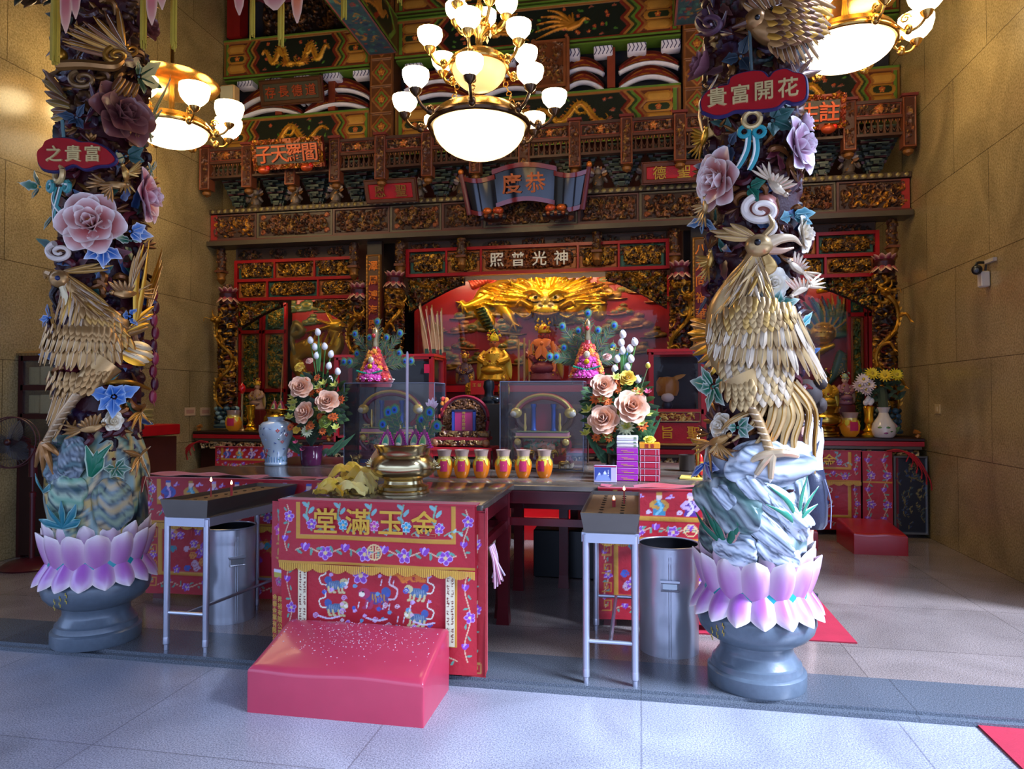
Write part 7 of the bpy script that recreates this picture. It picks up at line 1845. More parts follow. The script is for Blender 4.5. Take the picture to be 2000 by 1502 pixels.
for i in range(26):mb.ell(q+D(RN.uniform(-.07,.2),RN.uniform(-.07,.02),.003),(RN.uniform(.004,.014),RN.uniform(.004,.01),.004),[C('#23262e'),C('#6a6a6e'),C('#a8a8ae')][i%3],nu=6,nv=4)
o=mb.build('ash_crumbs','matte');tag(o,'scattered ash crumbs at the foot of the brass burner','ash');o['kind']='stuff'
def jar(b,r,h,lab,sign=1):
 t=thing('candle_jar',lab,'candle jar',b)
 pr_=[(.55,0),(.62,.02),(.85,.15),(.98,.32),(1.0,.42),(.92,.55),(.80,.66)]
 MB().lathe([(a*r,z*h)for a,z in pr_]+[(.0,.66*h)],C('#d8740e'),18,b,rad=lambda a,z:1+.045*np.cos(9*a+60*z)).build('pineapple_body','jarwax',t)
 mb=MB().lathe([(r*.80,h*.66),(r*.72,h*.72),(r*.74,h*.78)],C('#d8c06a',.4),18,b);mb.build('neck','ceramic',t)
 MB().lathe([(r*.72,h*.78),(r*.76,h*.86),(r*.88,h*1.0),(r*.83,h*.99),(r*.70,h*.82)],C('#a88a7a',.1),18,b,rad=lambda a,z:1+.02*np.cos(16*a)).build('glass_rim','ceramic',t)
 mb=MB()
 for i in range(8):a=i*PI/4+.2;d=D(math.cos(a),math.sin(a),0);mb.leaf(b+d*r*.82+D(0,0,h*.68),b+d*r*1.04+D(0,0,h*.44),d,r*.5,C('#c8b83a'),th=.003)
 mb.build('leaf_collar','gloss',t)
 mb=MB();n=6;A=np.linspace(-PI/2-.5,-PI/2+.35,n)+.25*sign
 mb.grid(np.stack([np.stack([b.x+r*k*np.cos(A),b.y+r*k*np.sin(A),np.full(n,b.z+h*z)],1)for k,z in((1.03,.25),(1.05,.42),(.98,.62))]),C('#b01a4a'));mb.build('paper_tag','paper',t)
 return t
m_=emis('jarwax',(.9,.36,.03),.06);m_.node_tree.nodes['Principled BSDF'].inputs['Base Color'].default_value=(.52,.12,.006,1);m_.node_tree.nodes['Principled BSDF'].inputs['Roughness'].default_value=.18
for i,px in enumerate((868,902,940,983,1022,1063)):
 b_=W(px,933,z=TZ);b_.z=TZ
 tg=jar(b_,.062,.205,'orange pineapple-shaped candle jar, '+['leftmost of the row of six, next to the brass burner','second from the left in the row of six','third from the left in the row of six','fourth from the left in the row of six','fifth from the left in the row of six','rightmost of the row of six'][i],[1,1,.3,1.2,.8,-.9][i]);tg['group']='pineapple candle jars'
def vase(lab,b,prof,cols,name='vase',deco=None,n=28):
 t=thing(name,lab,'vase',b);V=MB().lathe(prof,cols,n,b);vo=V.build('body','ceramic',t)
 if deco:
  mb=MB();deco(mb,b);mb.build('painted_decor','ceramic',t)
 return t
b_=W(537,908,z=TZ);b_.z=TZ;b_.y+=.02
vp=[(.095,0),(.10,.012),(.092,.03),(.09,.08),(.105,.15),(.135,.24),(.15,.30),(.145,.345),(.115,.375),(.075,.385),(.07,.395),(.078,.42),(.07,.42),(.06,.38)]
def vdeco(mb,b):
 g=random.Random(4)
 for i in range(42):
  a=-PI/2+g.uniform(-1.25,1.25);z=g.uniform(.04,.35);r=np.interp(z,[q[1]for q in vp[:9]],[q[0]for q in vp[:9]])+.001;d=D(math.cos(a),math.sin(a),0)
  p=b+d*r+D(0,0,z);k=i%4
  if k==0:
   for j in range(4):mb.ell(p+D(-d.y*.01*math.cos(j*1.6),d.x*.01*math.cos(j*1.6),.01*math.sin(j*1.6)),(.007,.003,.007),C('#c0392b'),rot('Z',a+PI/2),nu=6,nv=4)
  else:mb.ell(p,(.014,.002,.005),[C('#3a6a5a'),C('#4a5a8a'),C('#8a9ac0')][k-1],rot('Z',a+PI/2)@rot('Y',g.random()*3),nu=6,nv=4)
 for i in range(26):a=i*2*PI/26;mb.ell(b+D(.0925*math.cos(a),.0925*math.sin(a),.05),(.006,.003,.03),C('#6a8aa8'),rot('Z',a+PI/2),nu=6,nv=4)
vase('white porcelain vase painted with red and blue sprigs, left of the flower arrangement',b_,vp,C('#a9b6c0'),'porcelain_vase',vdeco)
def rose(mb,o,N,r,c1,c2,seed,open_=1.0):
 g=random.Random(seed);N=unit(np.array(tuple(N),float));X=unit(np.cross((0.1,.2,1),N));Y=np.cross(N,X);o=np.array(tuple(o))
 for n,r1,wd,lift,a0 in((6,1.0,.95,.08,0),(6,.82,.85,.35,.5),(5,.6,.72,.65,.2),(5,.38,.55,.9,.6),(3,.2,.4,1.05,.1)):
  for i in range(n):
   a=a0+i*2*PI/n+g.uniform(-.2,.2);d=X*math.cos(a)+Y*math.sin(a)
   mb.leaf(o+d*r*.1,o+d*r*r1*open_+N*r*lift*.7,N-d*lift*.8,r*wd*g.uniform(.9,1.12),c1,c2,bend=.12,cup=.12,th=.003,prof=(.4,.75,.98,1,.92,.72,.35),nu=6,nv=5)
def tulip(mb,o,r,tilt,c=C('#e8e4e0')):
 o=np.array(tuple(o));U=unit(np.array((tilt,0,1.0)))
 for i in range(6):a=i*PI/3;d=np.array((math.cos(a),math.sin(a),0));mb.leaf(o+d*r*.25,o+U*r*1.8+d*r*.55,d+U*.1,r*1.35,c,C('#f2eef0'),bend=-.18,cup=-.25,th=.004,prof=(.5,.85,1,.95,.8,.35))
 mb.ell(o+U*r*.8,(r*.8,r*.8,r*.95),c,nu=10,nv=7)
def daisy(mb,o,N,r,c,core,n=12,cup=.1):
 N=unit(np.array(tuple(N),float));X=unit(np.cross((0.1,.2,1),N));Y=np.cross(N,X);o=np.array(tuple(o))
 for k in range(2):
  for i in range(n):a=i*2*PI/n+k*.25;d=X*math.cos(a)+Y*math.sin(a);mb.leaf(o,o+d*r*(1-.3*k)+N*r*(.12+.3*k),N,r*4.2/n,c,None,cup=cup,th=.002,nu=5,nv=3)
 mb.ell(o+N*r*.25,(r*.2,)*3,core,nu=8,nv=5)
def lily(mb,o,N,r,c,c2):
 N=unit(np.array(tuple(N),float));X=unit(np.cross((0.1,.2,1),N));Y=np.cross(N,X);o=np.array(tuple(o))
 for i in range(6):a=i*PI/3;d=X*math.cos(a)+Y*math.sin(a);mb.leaf(o,o+d*r*.8+N*r*.9,N-d*.6,r*.55,c,c2,bend=-.15,cup=.15,th=.003,nu=6,nv=5)
def arrangement(lab,pot,Y,F,zb,stems):
 t=thing('flower_arrangement',lab,'flower arrangement',pot);at=lambda px,py,dy=0:W(px,py,y=Y+dy)
 g=random.Random(int(pot.x*100));mb=MB()
 c=at(*F['centre']);zc=c.z
 for i in range(300):
  a,rr=g.uniform(0,2*PI),math.sqrt(g.random());p=c+D(F['rx']*1.15*rr*math.cos(a),g.uniform(-.05,.1),F['rz']*rr*math.sin(a));q=p+D(.10*math.cos(a+g.uniform(-.7,.7)),-.03,.06*math.sin(a))
  mb.leaf(p,q,(g.uniform(-.3,.3),-1,.3),.042,[C('#1f3f1c'),C('#2f5a24'),C('#17301c'),C('#4a6a2a')][i%4],th=.002,bend=.1,nu=5,nv=4)
 for px,py in F['skirt']:
  p=at(px,py,-.02);mb.leaf(D(c.x+(p.x-c.x)*.4,Y,zb+.1),p,(0,-1,.6),.06,C('#1f4a28'),C('#3a6a3a'),th=.003,bend=-.1,lobes=2)
 fo=mb.build('foliage','petal',t)
 for px,py in stems:
  p=at(px,py);mb=MB();mb.sweep([p,p.lerp(c,.5)+D(.01,0,0),c],.006,C('#4a7a2a'),n=5);tulip(mb,p,.033,g.uniform(-.25,.25));mb.build('tulip','petal',t)
 for k in range(16):
  a,rr=g.uniform(0,2*PI),.55+.5*g.random();mb=MB();p=c+D(F['rx']*rr*math.cos(a),-.10,F['rz']*rr*math.sin(a)*.9)
  if k%2:lily(mb,p,(g.uniform(-.5,.5),-.7,.6),.045,C('#a8a82a'),C('#d0cf7a'));mb.build('yellow_green_flower','petal',t)
  else:daisy(mb,p,(g.uniform(-.4,.4),-1,.4),.036,C('#d8641a'),C('#8a3a10'),9,.2);mb.build('orange_flower','petal',t)
 for px,py,r in F['roses']:
  mb=MB();rose(mb,at(px,py,-.12),(g.uniform(-.35,.35),-1,.35),r,C('#d8946a'),C('#eec3a4'),int(px));mb.build('rose','petal',t)
 for px,py,r,kd in F['others']:
  mb=MB();p=at(px,py,-.08)
  if kd=='o':daisy(mb,p,(g.uniform(-.4,.4),-1,.4),r,C('#d8641a'),C('#8a3a10'),9,.2);nm='orange_flower'
  elif kd=='l':lily(mb,p,(g.uniform(-.5,.5),-.6,.8),r,C('#a8a82a'),C('#c9c86a'));nm='yellow_green_flower'
  elif kd=='y':rose(mb,p,(0,-1,.6),r,C('#d8a818'),C('#e8c84a'),int(px));nm='yellow_flower'
  elif kd=='c':daisy(mb,p,(0,-1,.15),r,C('#d8dcb0'),C('#8a9a3a'),14,.1);nm='chrysanthemum'
  elif kd=='p':rose(mb,p,(0,-1,.8),r,C('#d8a090'),C('#e8beb0'),int(px),.7);nm='rose_bud'
  elif kd=='g':rose(mb,p,(0,-1,.3),r,C('#6a7a1c'),C('#9aa83a'),int(px));nm='green_rose'
  else:lily(mb,p,(0,-.6,.8),r,C('#b01a4a'),C('#d85a7a'));nm='crimson_flower'
  mb.build(nm,'petal',t)
 return t
Yl=5.62;pt_=W(624,905,z=TZ);pt_.z=TZ;pt_.y=Yl
def pot(t,b,r,h,c):
 mb=MB().lathe([(r*.85,0),(r*.9,.01),(r,h*.5),(r*1.02,h*.9),(r*1.08,h*.95),(r*1.08,h),(r*.9,h)],c,24,b,rad=lambda a,z:1+.012*np.cos(12*a));mb.build('pot','ceramic',t)
 mb=MB().lathe([(.0,h*.9),(r*.5,h*1.3),(r*.6,h*2.0)],C('#17301c'),10,b);mb.build('foliage_core','petal',t)
fa=arrangement('tall artificial flower arrangement in a purple pot, left of the left acrylic case',pt_,Yl,dict(centre=(622,790),rx=.19,rz=.25,skirt=[(545,852),(560,870),(585,880),(605,872),(640,875),(660,868),(672,850),(550,835),(580,865),(690,845),(600,880)],roses=[(588,757,.105),(640,784,.105),(596,807,.105)],others=[(620,738,.04,'o'),(608,767,.042,'o'),(652,815,.045,'o'),(568,835,.04,'o'),(630,843,.038,'o'),(666,782,.05,'o'),(606,828,.035,'o'),(633,752,.05,'l'),(656,755,.05,'l'),(572,790,.05,'l'),(623,803,.05,'l'),(565,818,.05,'l'),(655,838,.045,'l'),(580,840,.04,'y'),(600,842,.06,'c'),(636,824,.06,'g'),(605,706,.05,'p'),(586,718,.05,'y'),(592,880,.03,'r'),(578,866,.03,'r')]),TZ,[(622,655),(607,671),(616,684),(635,683),(617,701),(645,698),(641,721),(660,732),(645,747)])
pot(fa,pt_,.095,.17,C('#4a1838'))
mb=MB()
for px in(620,624,628):mb.leaf(W(622,735,y=Yl),W(px,665,y=Yl),(0,-1,0),.02,C('#4f8a4a'),th=.004)
mb.build('stem_bundle','petal',fa)
Yr=5.30;pr_t=W(1208,918,z=TZ);pr_t=D(W(1205,850,y=Yr).x,Yr,TZ)
fr_=arrangement('tall artificial flower arrangement in a dark pot, right of the right acrylic case',pr_t,Yr,dict(centre=(1208,800),rx=.19,rz=.25,skirt=[(1150,855),(1165,868),(1185,870),(1140,835),(1280,830),(1290,812),(1285,790),(1255,860),(1200,875)],roses=[(1178,755,.10),(1233,796,.135),(1180,820,.125)],others=[(1163,780,.05,'o'),(1186,785,.05,'o'),(1243,765,.04,'o'),(1195,837,.045,'o'),(1255,832,.05,'o'),(1165,855,.04,'o'),(1208,745,.05,'o'),(1225,740,.07,'y'),(1150,805,.055,'l'),(1202,762,.05,'l'),(1207,812,.05,'l'),(1262,812,.05,'l'),(1155,835,.05,'l'),(1145,850,.05,'l'),(1222,834,.075,'c'),(1186,698,.05,'p'),(1265,768,.035,'r'),(1200,684,.03,'l')]),TZ,[(1217,660),(1213,676),(1241,675),(1230,688),(1215,692),(1204,708),(1233,708),(1201,728),(1224,724),(1246,748)])
pot(fr_,pr_t,.085,.17,C('#12100f'))
mb=MB();p0=W(1265,719,y=Yr);mb.sweep([W(1250,765,y=Yr),W(1258,740,y=Yr),p0],.004,C('#5a6a3a'),n=5,k=3);tulip(mb,p0,.024,.1,C('#c8b42a'));mb.build('yellow_bud','petal',fr_)
mb=MB()
for px in(1212,1218,1224,1230):mb.leaf(W(1216,745,y=Yr),W(px,680,y=Yr),(0,-1,0),.02,C('#4f8a4a'),th=.004)
mb.build('stem_bundle','petal',fr_)
def pcone(px,pyb,pyt,Y,wpx,lab,seed):
 b_=W(px,pyb,y=Y);top=W(px,pyt,y=Y);s_=depth(b_)/FPX;t=thing('garland_stand',lab,'garland stand',D(b_.x,Y,TZ));h=top.z-b_.z;r=wpx*s_/2;g=random.Random(seed)
 mb=MB().lathe([(.05,0),(.05,.01),(.008,.02),(.008,b_.z-TZ)],C('#3a2a20'),10,(b_.x,Y,TZ));mb.build('stand','gloss',t)
 mb=MB().lathe([(r,-.03),(r*1.05,0),(r*.18,h*.62),(r*.14,h*.7)],C('#8a1420'),18,b_);mb.lathe([(r*.9,-.07),(r*1.0,-.02),(r*1.08,0.0)],C('#8a1c2a'),18,b_,rad=lambda a,z:1+.03*np.cos(18*a));mb.build('cone','silk',t)
 mb=MB();mb.lathe([(.16*r,.58*h),(.2*r,.66*h),(.14*r,.76*h),(.22*r,.86*h),(.16*r,.95*h),(.0,h)],C('#a8946e',.7),12,b_);mb.ell(b_+D(0,-.3*r,.82*h),(.12*r,.1*r,.14*r),C('#b02a2a'));mb.build('finial','brass',t)
 for i in range(84):
  z=.54*g.random()**1.4;a=-PI/2+g.uniform(-1.3,1.3);rr=r*(1-z*1.32);o=b_+D(rr*math.cos(a),rr*math.sin(a),z*h);
  if abs(math.cos(a))<.6 and z<.32:c1,c2,q=C('#c02a8a'),C('#d86ab0'),.030
  else:c1,c2,q=[(C('#b0141e'),C('#c8321e'),.028),(C('#d88a14'),C('#e8c03a'),.030),(C('#b0101a'),C('#c01a20'),.028),(C('#d8601a'),C('#e08a2a'),.028)][i%4]
  mb=MB();mb.ell(o,(q*.8,)*3,c1,nu=9,nv=6)
  N_=D(math.cos(a),math.sin(a),.3)
  for k in range(6):an=k*PI/3;X_=N_.cross(D(0,0,1)).normalized();Y_=N_.cross(X_).normalized();d=X_*math.cos(an)+Y_*math.sin(an);mb.leaf(o,o+d*q+N_*q*.6,N_,q*.9,c2,c1,th=.002,nu=4,nv=3)
  mb.build('garland_flower','petal',t)
 mb=MB()
 for i in range(15):a=-PI/2+(i-7)*.13;mb.ell(b_+D(r*.95*math.sin((i-7)*.13),-r*.95,.10*h+.06*h*abs(i-7)/7),(.010,)*3,C('#1f8a6a',.2),nu=7,nv=5)
 for i in range(18):a=i*.35;mb.ell(b_+D(r*1.08*math.cos(a),r*1.08*math.sin(a),.005),(.012,.012,.008),C('#e0d6c0'),nu=6,nv=4)
 mb.ell(b_+D(0,-r*.72,.36*h),(.03,.02,.035),C('#d8c0a0',.5));mb.ell(b_+D(0,-r*.85,.24*h),(.025,.02,.025),C('#d8a818',.6));mb.build('bead_trim','gloss',t)
 for i in range(13):
  a=PI*(.5+(i-6)*.115);mb=MB();L=h*(1.0 if i%2==0 else.72);base=b_+D(0,.05,.22*h);pfeather(mb,base,base+D(L*.62*math.cos(a)*1.15,.02*(i%2),L*.92*max(.15,math.sin(a))),.085);mb.build('peacock_feather','petal',t)
 return t
pcone(733,742,638,6.22,66,'flower garland cone with peacock feathers, behind the left acrylic case',1)
pcone(1148,735,622,6.08,66,'flower garland cone with peacock feathers, between the right acrylic case and the flower arrangement',2)
def acase(lab,x0,x1,y0,y1,z0,z1):
 t=thing('acrylic_case',lab,'display case',((x0+x1)/2,(y0+y1)/2,z0));th=.006;cx,cy,cz=(x0+x1)/2,(y0+y1)/2,(z0+z1)/2
 for c_,d_ in(((cx,y0,cz),(x1-x0,th,z1-z0)),((cx,y1,cz),(x1-x0,th,z1-z0)),((x0,cy,cz),(th,y1-y0,z1-z0)),((x1,cy,cz),(th,y1-y0,z1-z0)),((cx,cy,z1),(x1-x0,y1-y0,th))):
  MB().box(c_,d_,(1,1,1,0)).build('pane','acrylic',t,sm=False)
 mb=MB();E=C('#7c8090')
 for a,b2 in(((x0,y0,z1),(x1,y0,z1)),((x0,y0,z0),(x0,y0,z1)),((x1,y0,z0),(x1,y0,z1)),((x0,y1,z1),(x1,y1,z1)),((x0,y0,z1),(x0,y1,z1)),((x1,y0,z1),(x1,y1,z1)),((x1,y1,z0),(x1,y1,z1)),((x0,y1,z0),(x0,y1,z1)),((x0,y0,z0+.01),(x1,y0,z0+.01))):mb.bar(a,b2,.006,E)
 mb.build('edge','gloss',t);return t
def throne(lab,cx,y,z0,w,h,bluebase=False):
 t=thing('miniature_throne',lab,'miniature throne',(cx,y,z0));P=lambda u,v,dy=0:D(cx+u*w/2,y+dy,z0+v*h);G=C('#ecc766',.35)
 mb=MB()
 for k,(a,z_,c)in enumerate(((1.0,.0,'#c8b088'),(.96,.06,'#6a1420'),(.92,.11,'#6a1828'))):mb.box(P(0,z_+.025),(w*a,.20-.02*k,h*.05),C(c if not bluebase or k else '#2a3f7a'))
 mb.build('stepped_base','gloss',t)
 mb=MB();mb.box(P(0,.46),(w*.86,.18,h*.05),C('#d88a92'));mb.box(P(0,.43),(w*.9,.19,h*.02),G);mb.box(P(0,.50),(w*.84,.17,h*.012),C('#8a9a5a'));mb.build('seat','gloss',t)
 mb=MB();p=Panel(w*.62,h*.2,150,C('#8a4a3a'));RN.seed(2);p.ell(p.w/2,p.h*.45,p.w*.36,p.h*.35,C('#c08a6a'),.01);p.carve(.01,.01,p.w-.01,p.h-.01,[C('#3a7a5a'),C('#c8906a'),C('#5a8a6a'),C('#b0684a')],.01,40,.03);p.mesh(mb,P(-.62,.20,-.07),thick=.08)
 for s_ in(-1,1):mb.sweep([P(s_*.82,.42,-.05),P(s_*.92,.3,-.07),P(s_*.7,.18,-.06)],.018,C('#7a1c2a'),k=3);mb.ell(P(s_*.80,.36,-.09),(.03,.02,.03),G)
 mb.build('skirt_panel','gloss',t)
 mb=MB();mb.box(P(0,.68,.05),(w*.26,.02,h*.42),C('#8a1c2c'));mb.build('backrest','gloss',t)
 for s_ in(-1,1):
  mb=MB();mb.lathe([(.022,0),(.026,.01),(.018,.03),(.018,h*.33),(.026,h*.36),(.022,h*.39)],C('#1f4a9a'),10,P(s_*.34,.5,.03));mb.build('blue_post','gloss',t)
  mb=MB();mb.lathe([(.008,0),(.014,h*.06),(.008,h*.12),(.012,h*.18),(.006,h*.26)],G,8,P(s_*.58,.5,-.04));mb.build('baluster','brass',t)
 n=15;a=np.linspace(.12*PI,.88*PI,n);mb=MB();pts=[P(.98*math.cos(q)*1.0,.68+.32*math.sin(q),.02)for q in a];mb.sweep(pts,.03,C('#b03a3a')if not bluebase else C('#8a2a4a'),.022,up=(0,-1,0));mb.sweep([p_+D(0,-.02,.012)for p_ in pts],.014,G,n=6)
 for s_ in(0,-1):q=pts[s_];mb.ell(q+D(0,-.02,-.02),(.05,.03,.045),G);mb.ell(q+D(.02 if s_==0 else-.02,-.04,-.03),(.03,.02,.025),C('#e8dcc0'));mb.sweep([q,q+D(.01 if s_ else-.01,0,-.10),q+D(.07 if s_ else-.07,0,-.16)],.024,C('#7a1a34')if bluebase else C('#5a3a2a'),k=3)
 mb.build('crest_rail','gloss',t);return t
def beastie(lab,p,L,elephant,flip,grp):
 G=C('#d0a650',.75);t=MB();p=D(*p);s_=flip
 t.ell(p+D(0,0,L*.5),(L*.42,L*.26,L*.28),G);t.ell(p+D(s_*L*.42,-.01,L*.62),(L*.22,L*.2,L*.22),G)
 for dx in(-.28,.28):
  for dy in(-.13,.13):t.sweep([p+D(dx*L,dy*L,L*.4),p+D(dx*L,dy*L,0)],[L*.11,L*.085],G,n=7)
 if elephant:t.sweep([p+D(s_*L*.6,-.01,L*.6),p+D(s_*L*.72,-.01,L*.3),p+D(s_*L*.68,-.01,L*.12)],[L*.09,L*.06,L*.04],G,k=3);t.leaf(p+D(s_*L*.36,-.02,L*.7),p+D(s_*L*.22,-.03,L*.42),(0,-1,0),L*.3,G,th=.006)
 else:
  for i in range(8):a=i*PI/4;t.ell(p+D(s_*L*.40+L*.2*math.cos(a),-.0,L*.66+L*.22*math.sin(a)),L*.08,G,nu=6,nv=5)
  t.sweep([p+D(-s_*L*.4,0,L*.5),p+D(-s_*L*.55,0,L*.8)],[L*.06,L*.09],G)
 tag(t.build('golden_elephant' if elephant else 'golden_lion','brass'),lab,'figurine',grp)
def at2(px,py,y):return W(px,py,y=y)
yc_=5.52;x0,x1=at2(977,918,yc_).x,at2(1139,918,yc_).x;zt=at2(1058,745,yc_).z
acase('clear acrylic case in the middle of the table, reflecting the bright courtyard',x0,x1,yc_,yc_+.32,TZ,zt)
throne('miniature throne with gold crest and elephants inside the middle acrylic case',at2(1060,850,5.7).x,5.72,TZ+.012,.50,at2(1060,772,5.7).z-TZ-.02)
for i,(px,py,fl,L)in enumerate(((1013,895,-1,.085),(1037,882,-1,.085),(1075,882,1,.085),(1099,893,1,.085))):
 q=at2(px,py,5.6);beastie('gilt toy elephant before the miniature throne in the middle case, '+['leftmost','second from left','third from left','rightmost'][i],(q.x,5.585 if i in(0,3)else 5.60,TZ+.012+(.0 if i in(0,3)else.085)),L,True,fl,'gilt elephants in the middle case')
yl_=5.66;x0,x1=at2(672,913,yl_).x,at2(848,913,yl_).x;zt=at2(760,748,yl_).z
acase('clear acrylic case on the left, partly hidden by the brass burner',x0,x1,yl_,yl_+.32,TZ,zt)
throne('miniature throne with blue steps inside the left acrylic case',at2(762,850,5.85).x,5.86,TZ+.012,.56,at2(762,765,5.85).z-TZ-.02,True)
for px,fl,k in((697,1,'left'),(826,-1,'right')):q=at2(px,880,5.74);beastie('gilt toy lion at the %s foot of the throne in the left case'%k,(q.x,5.72,TZ+.012),.09,False,fl,'gilt lions in the left case')
q=at2(716,830,5.8);mb=MB()
for k in range(3):mb.torus((q.x,5.80,TZ+.20+.06*k),.022,.006,C('#d8c07a',.6),(0,1,0),12,6);mb.bar((q.x-.03,5.80,TZ+.23+.06*k),(q.x+.03,5.80,TZ+.23+.06*k),.01,C('#d8c07a',.6))
mb.box((q.x,5.82,TZ+.09),(.09,.06,.16),C('#7a1a2c'));tag(mb.build('gold_ornament','brass'),'gold filigree ornament on a red block in the left acrylic case','ornament')
yT=5.72;c=at2(905,905,yT);ts=thing('red_stand','low red stand under the carved tablet shrine','stand',D(c.x,yT,TZ));zs=at2(905,872,yT).z
mb=MB().box((c.x,yT,zs-.012),(.56,.30,.024),C('#a8141f'));mb.box((c.x,yT-.12,zs-.05),(.50,.02,.05),C('#b01824'));mb.build('top','gloss',ts)
for sx_ in(-1,1):
 for dy in(-.12,.12):MB().bar((c.x+sx_*.25,yT+dy,TZ),(c.x+sx_*.25,yT+dy,zs-.02),.035,C('#a8141f')).build('leg','gloss',ts)
sh=thing('tablet_shrine','carved dark wooden shrine holding a pink ancestral tablet, between the two acrylic cases','shrine',D(c.x,yT,zs));zt=at2(905,772,yT).z;H=zt-zs
n=26;a=np.linspace(0,PI,n);wS=.42
outl=[(-wS/2*.86,H*.16)]+[(-wS/2*math.cos(q)*(1.0 if.25<q<PI-.25 else.98),H*(.50+.48*math.sin(q)**.85))for q in a]+[(wS/2*.86,H*.16)]
mb=MB().prism(outl,.05,C('#4a1a1c'),Matrix.Translation((c.x,yT+.05,zs)));mb.sweep([(c.x+p_[0],yT+.05,zs+p_[1])for p_ in outl],.014,C('#8a2030'),n=6);mb.build('frame','gloss',sh)
p=Panel(wS,H,170,C('#2a1414'));RN.seed(14);ins=lambda x,y:abs(x-wS/2)<wS/2*.94 and y>H*.18 and(y<H*.5 or((x-wS/2)/(wS/2*.94))**2+((y-H*.5)/(H*.46))**2<1)
p.carve(0,0,wS,H,[C('#6a4426',.2),C('#8a5a30',.2),C('#5a3420',.2),C('#7a4c28',.3)],.03,300,.045,ins);X,Y=np.meshgrid(p.x,p.y);keep=(np.abs(X-wS/2)<wS/2*.9)&(Y>H*.18)&((Y<H*.5)|(((X-wS/2)/(wS/2*.9))**2+((Y-H*.5)/(H*.44))**2<1))
M=MB();G=np.stack([c.x-wS/2+X,yT+.045-p.H,zs+Y],2);fc=M.gridfaces(p.ny,p.nx);kf=keep.ravel()[fc].all(1);M.add(G.reshape(-1,3),fc[kf],p.K.reshape(-1,4));M.build('openwork','carved',sh)
mb=MB().box((c.x,yT,zs+H*.16),(.46,.22,.025),C('#8a1826'));p=Panel(.44,H*.13,150,C('#4a2018'));p.carve(.01,.01,.43,p.h-.01,[C('#8a6a3a',.3),C('#6a4a28',.2)],.02,60,.03);p.mesh(mb,(c.x-.22,yT-.10,zs+.01),thick=.15);p.mesh(mb,(c.x-.20,yT-.06,zs+H*.18),thick=.05)
for sx_ in(-1,1):mb.ell((c.x+sx_*.22,yT-.1,zs+.035),(.035,.03,.035),C('#8a5a3a',.2))
mb.build('plinth','carved',sh)
mb=MB().box((c.x+.005,yT-.0,zs+H*.48),(.155,.02,H*.40),C('#a8245a'));tb=mb.build('pink_tablet','gloss',sh)
words('神位香煙座前',.030,C('#c8a04a',.4),(c.x+.005,yT-.012,zs+H*.47),vertical=True,gap=1.1,ext=.002,parent=tb,mat='gloss')
mb=MB()
for sx_ in(-1,1):mb.box((c.x+.005+sx_*.092,yT,zs+H*.48),(.022,.03,H*.44),C('#2a3f8a'))
mb.box((c.x+.005,yT,zs+H*.70),(.21,.03,.018),C('#1c1c3a'));mb.build('blue_border','gloss',sh)
mb=MB();RN.seed(3)
for i in range(16):q=at2(868+RN.uniform(-8,10),790+RN.uniform(-12,30),5.78);mb.ell(q,.022,[C('#c8301a'),C('#d87a1a'),C('#8a1a20')][i%3],nu=7,nv=5)
q=at2(868,815,5.78);mb.sweep([(q.x,5.78,TZ),(q.x,5.78,q.z)],.02,C('#3a2a1a'));tag(mb.build('red_blossom_spray','petal'),'spray of small red and orange blossoms left of the tablet shrine','flower')
def pack(name,lab,p,d,col,grp,deco=None):
 t=thing(name,lab,'box',D(*p));MB().box((p[0],p[1],p[2]+d[2]/2),(d[0],d[1],d[2]-.0015),col,bev=.004).build('carton','gloss',t);mb=MB()
 if deco:deco(mb,p,d);mb.build('label_print','gloss',t)
 if grp:t['group']=grp
def dec_purple(mb,p,d):
 mb.box((p[0]+.01,p[1]-d[1]/2-.0008,p[2]+d[2]*.3),(d[0]*.5,.001,.004),C('#d8b04a',.5));mb.box((p[0]-.02,p[1]-d[1]/2-.0008,p[2]+d[2]*.5),(d[0]*.3,.001,.003),C('#d8b04a',.5));mb.box((p[0],p[1]-d[1]/2-.0006,p[2]+d[2]*.94),(d[0]*.98,.001,.003),C('#e0a8d8'))
def dec_white(mb,p,d):
 mb.box((p[0],p[1]-d[1]/2-.0008,p[2]+d[2]*.5),(d[0]*.9,.001,.005),C('#d8cdb0'));mb.box((p[0]+d[0]*.36,p[1]-d[1]/2-.001,p[2]+d[2]*.5),(d[0]*.12,.001,d[2]*.5),C('#7a8a6a'))
def dec_red(mb,p,d):
 for u in(-.45,-.25,.3,.45):mb.box((p[0]+u*d[0],p[1]-d[1]/2-.0008,p[2]+d[2]*.5),(.003,.0015,d[2]*.9),C('#d8b8c0'))
 mb.box((p[0],p[1]-d[1]/2-.0008,p[2]+d[2]*.93),(d[0]*.98,.0015,.003),C('#e0c8d0'))
pz=TZ;pb=W(1225,940,z=TZ);s5=depth(pb)/FPX;wB=41*s5
hs=[.0475]*5+[.024,.024,.033]
for i,h_ in enumerate(hs):
 od=['bottom','second from the bottom','third from the bottom','fourth from the bottom','fifth from the bottom','sixth from the bottom','seventh from the bottom','topmost'][i]
 pack('incense_box',('purple' if i<5 else 'white')+' incense box, %s of the stack beside the mountain picture box'%od,(pb.x+.002*(i%2),pb.y+.07,pz),(wB,.14,h_),C('#a02a9a')if i<5 else(C('#d8c8d0')if i==5 else C('#dcd8e0')),'incense boxes in the taller stack',dec_purple if i<5 else dec_white);pz+=h_
pz=TZ;pb2=W(1269,941,z=TZ)
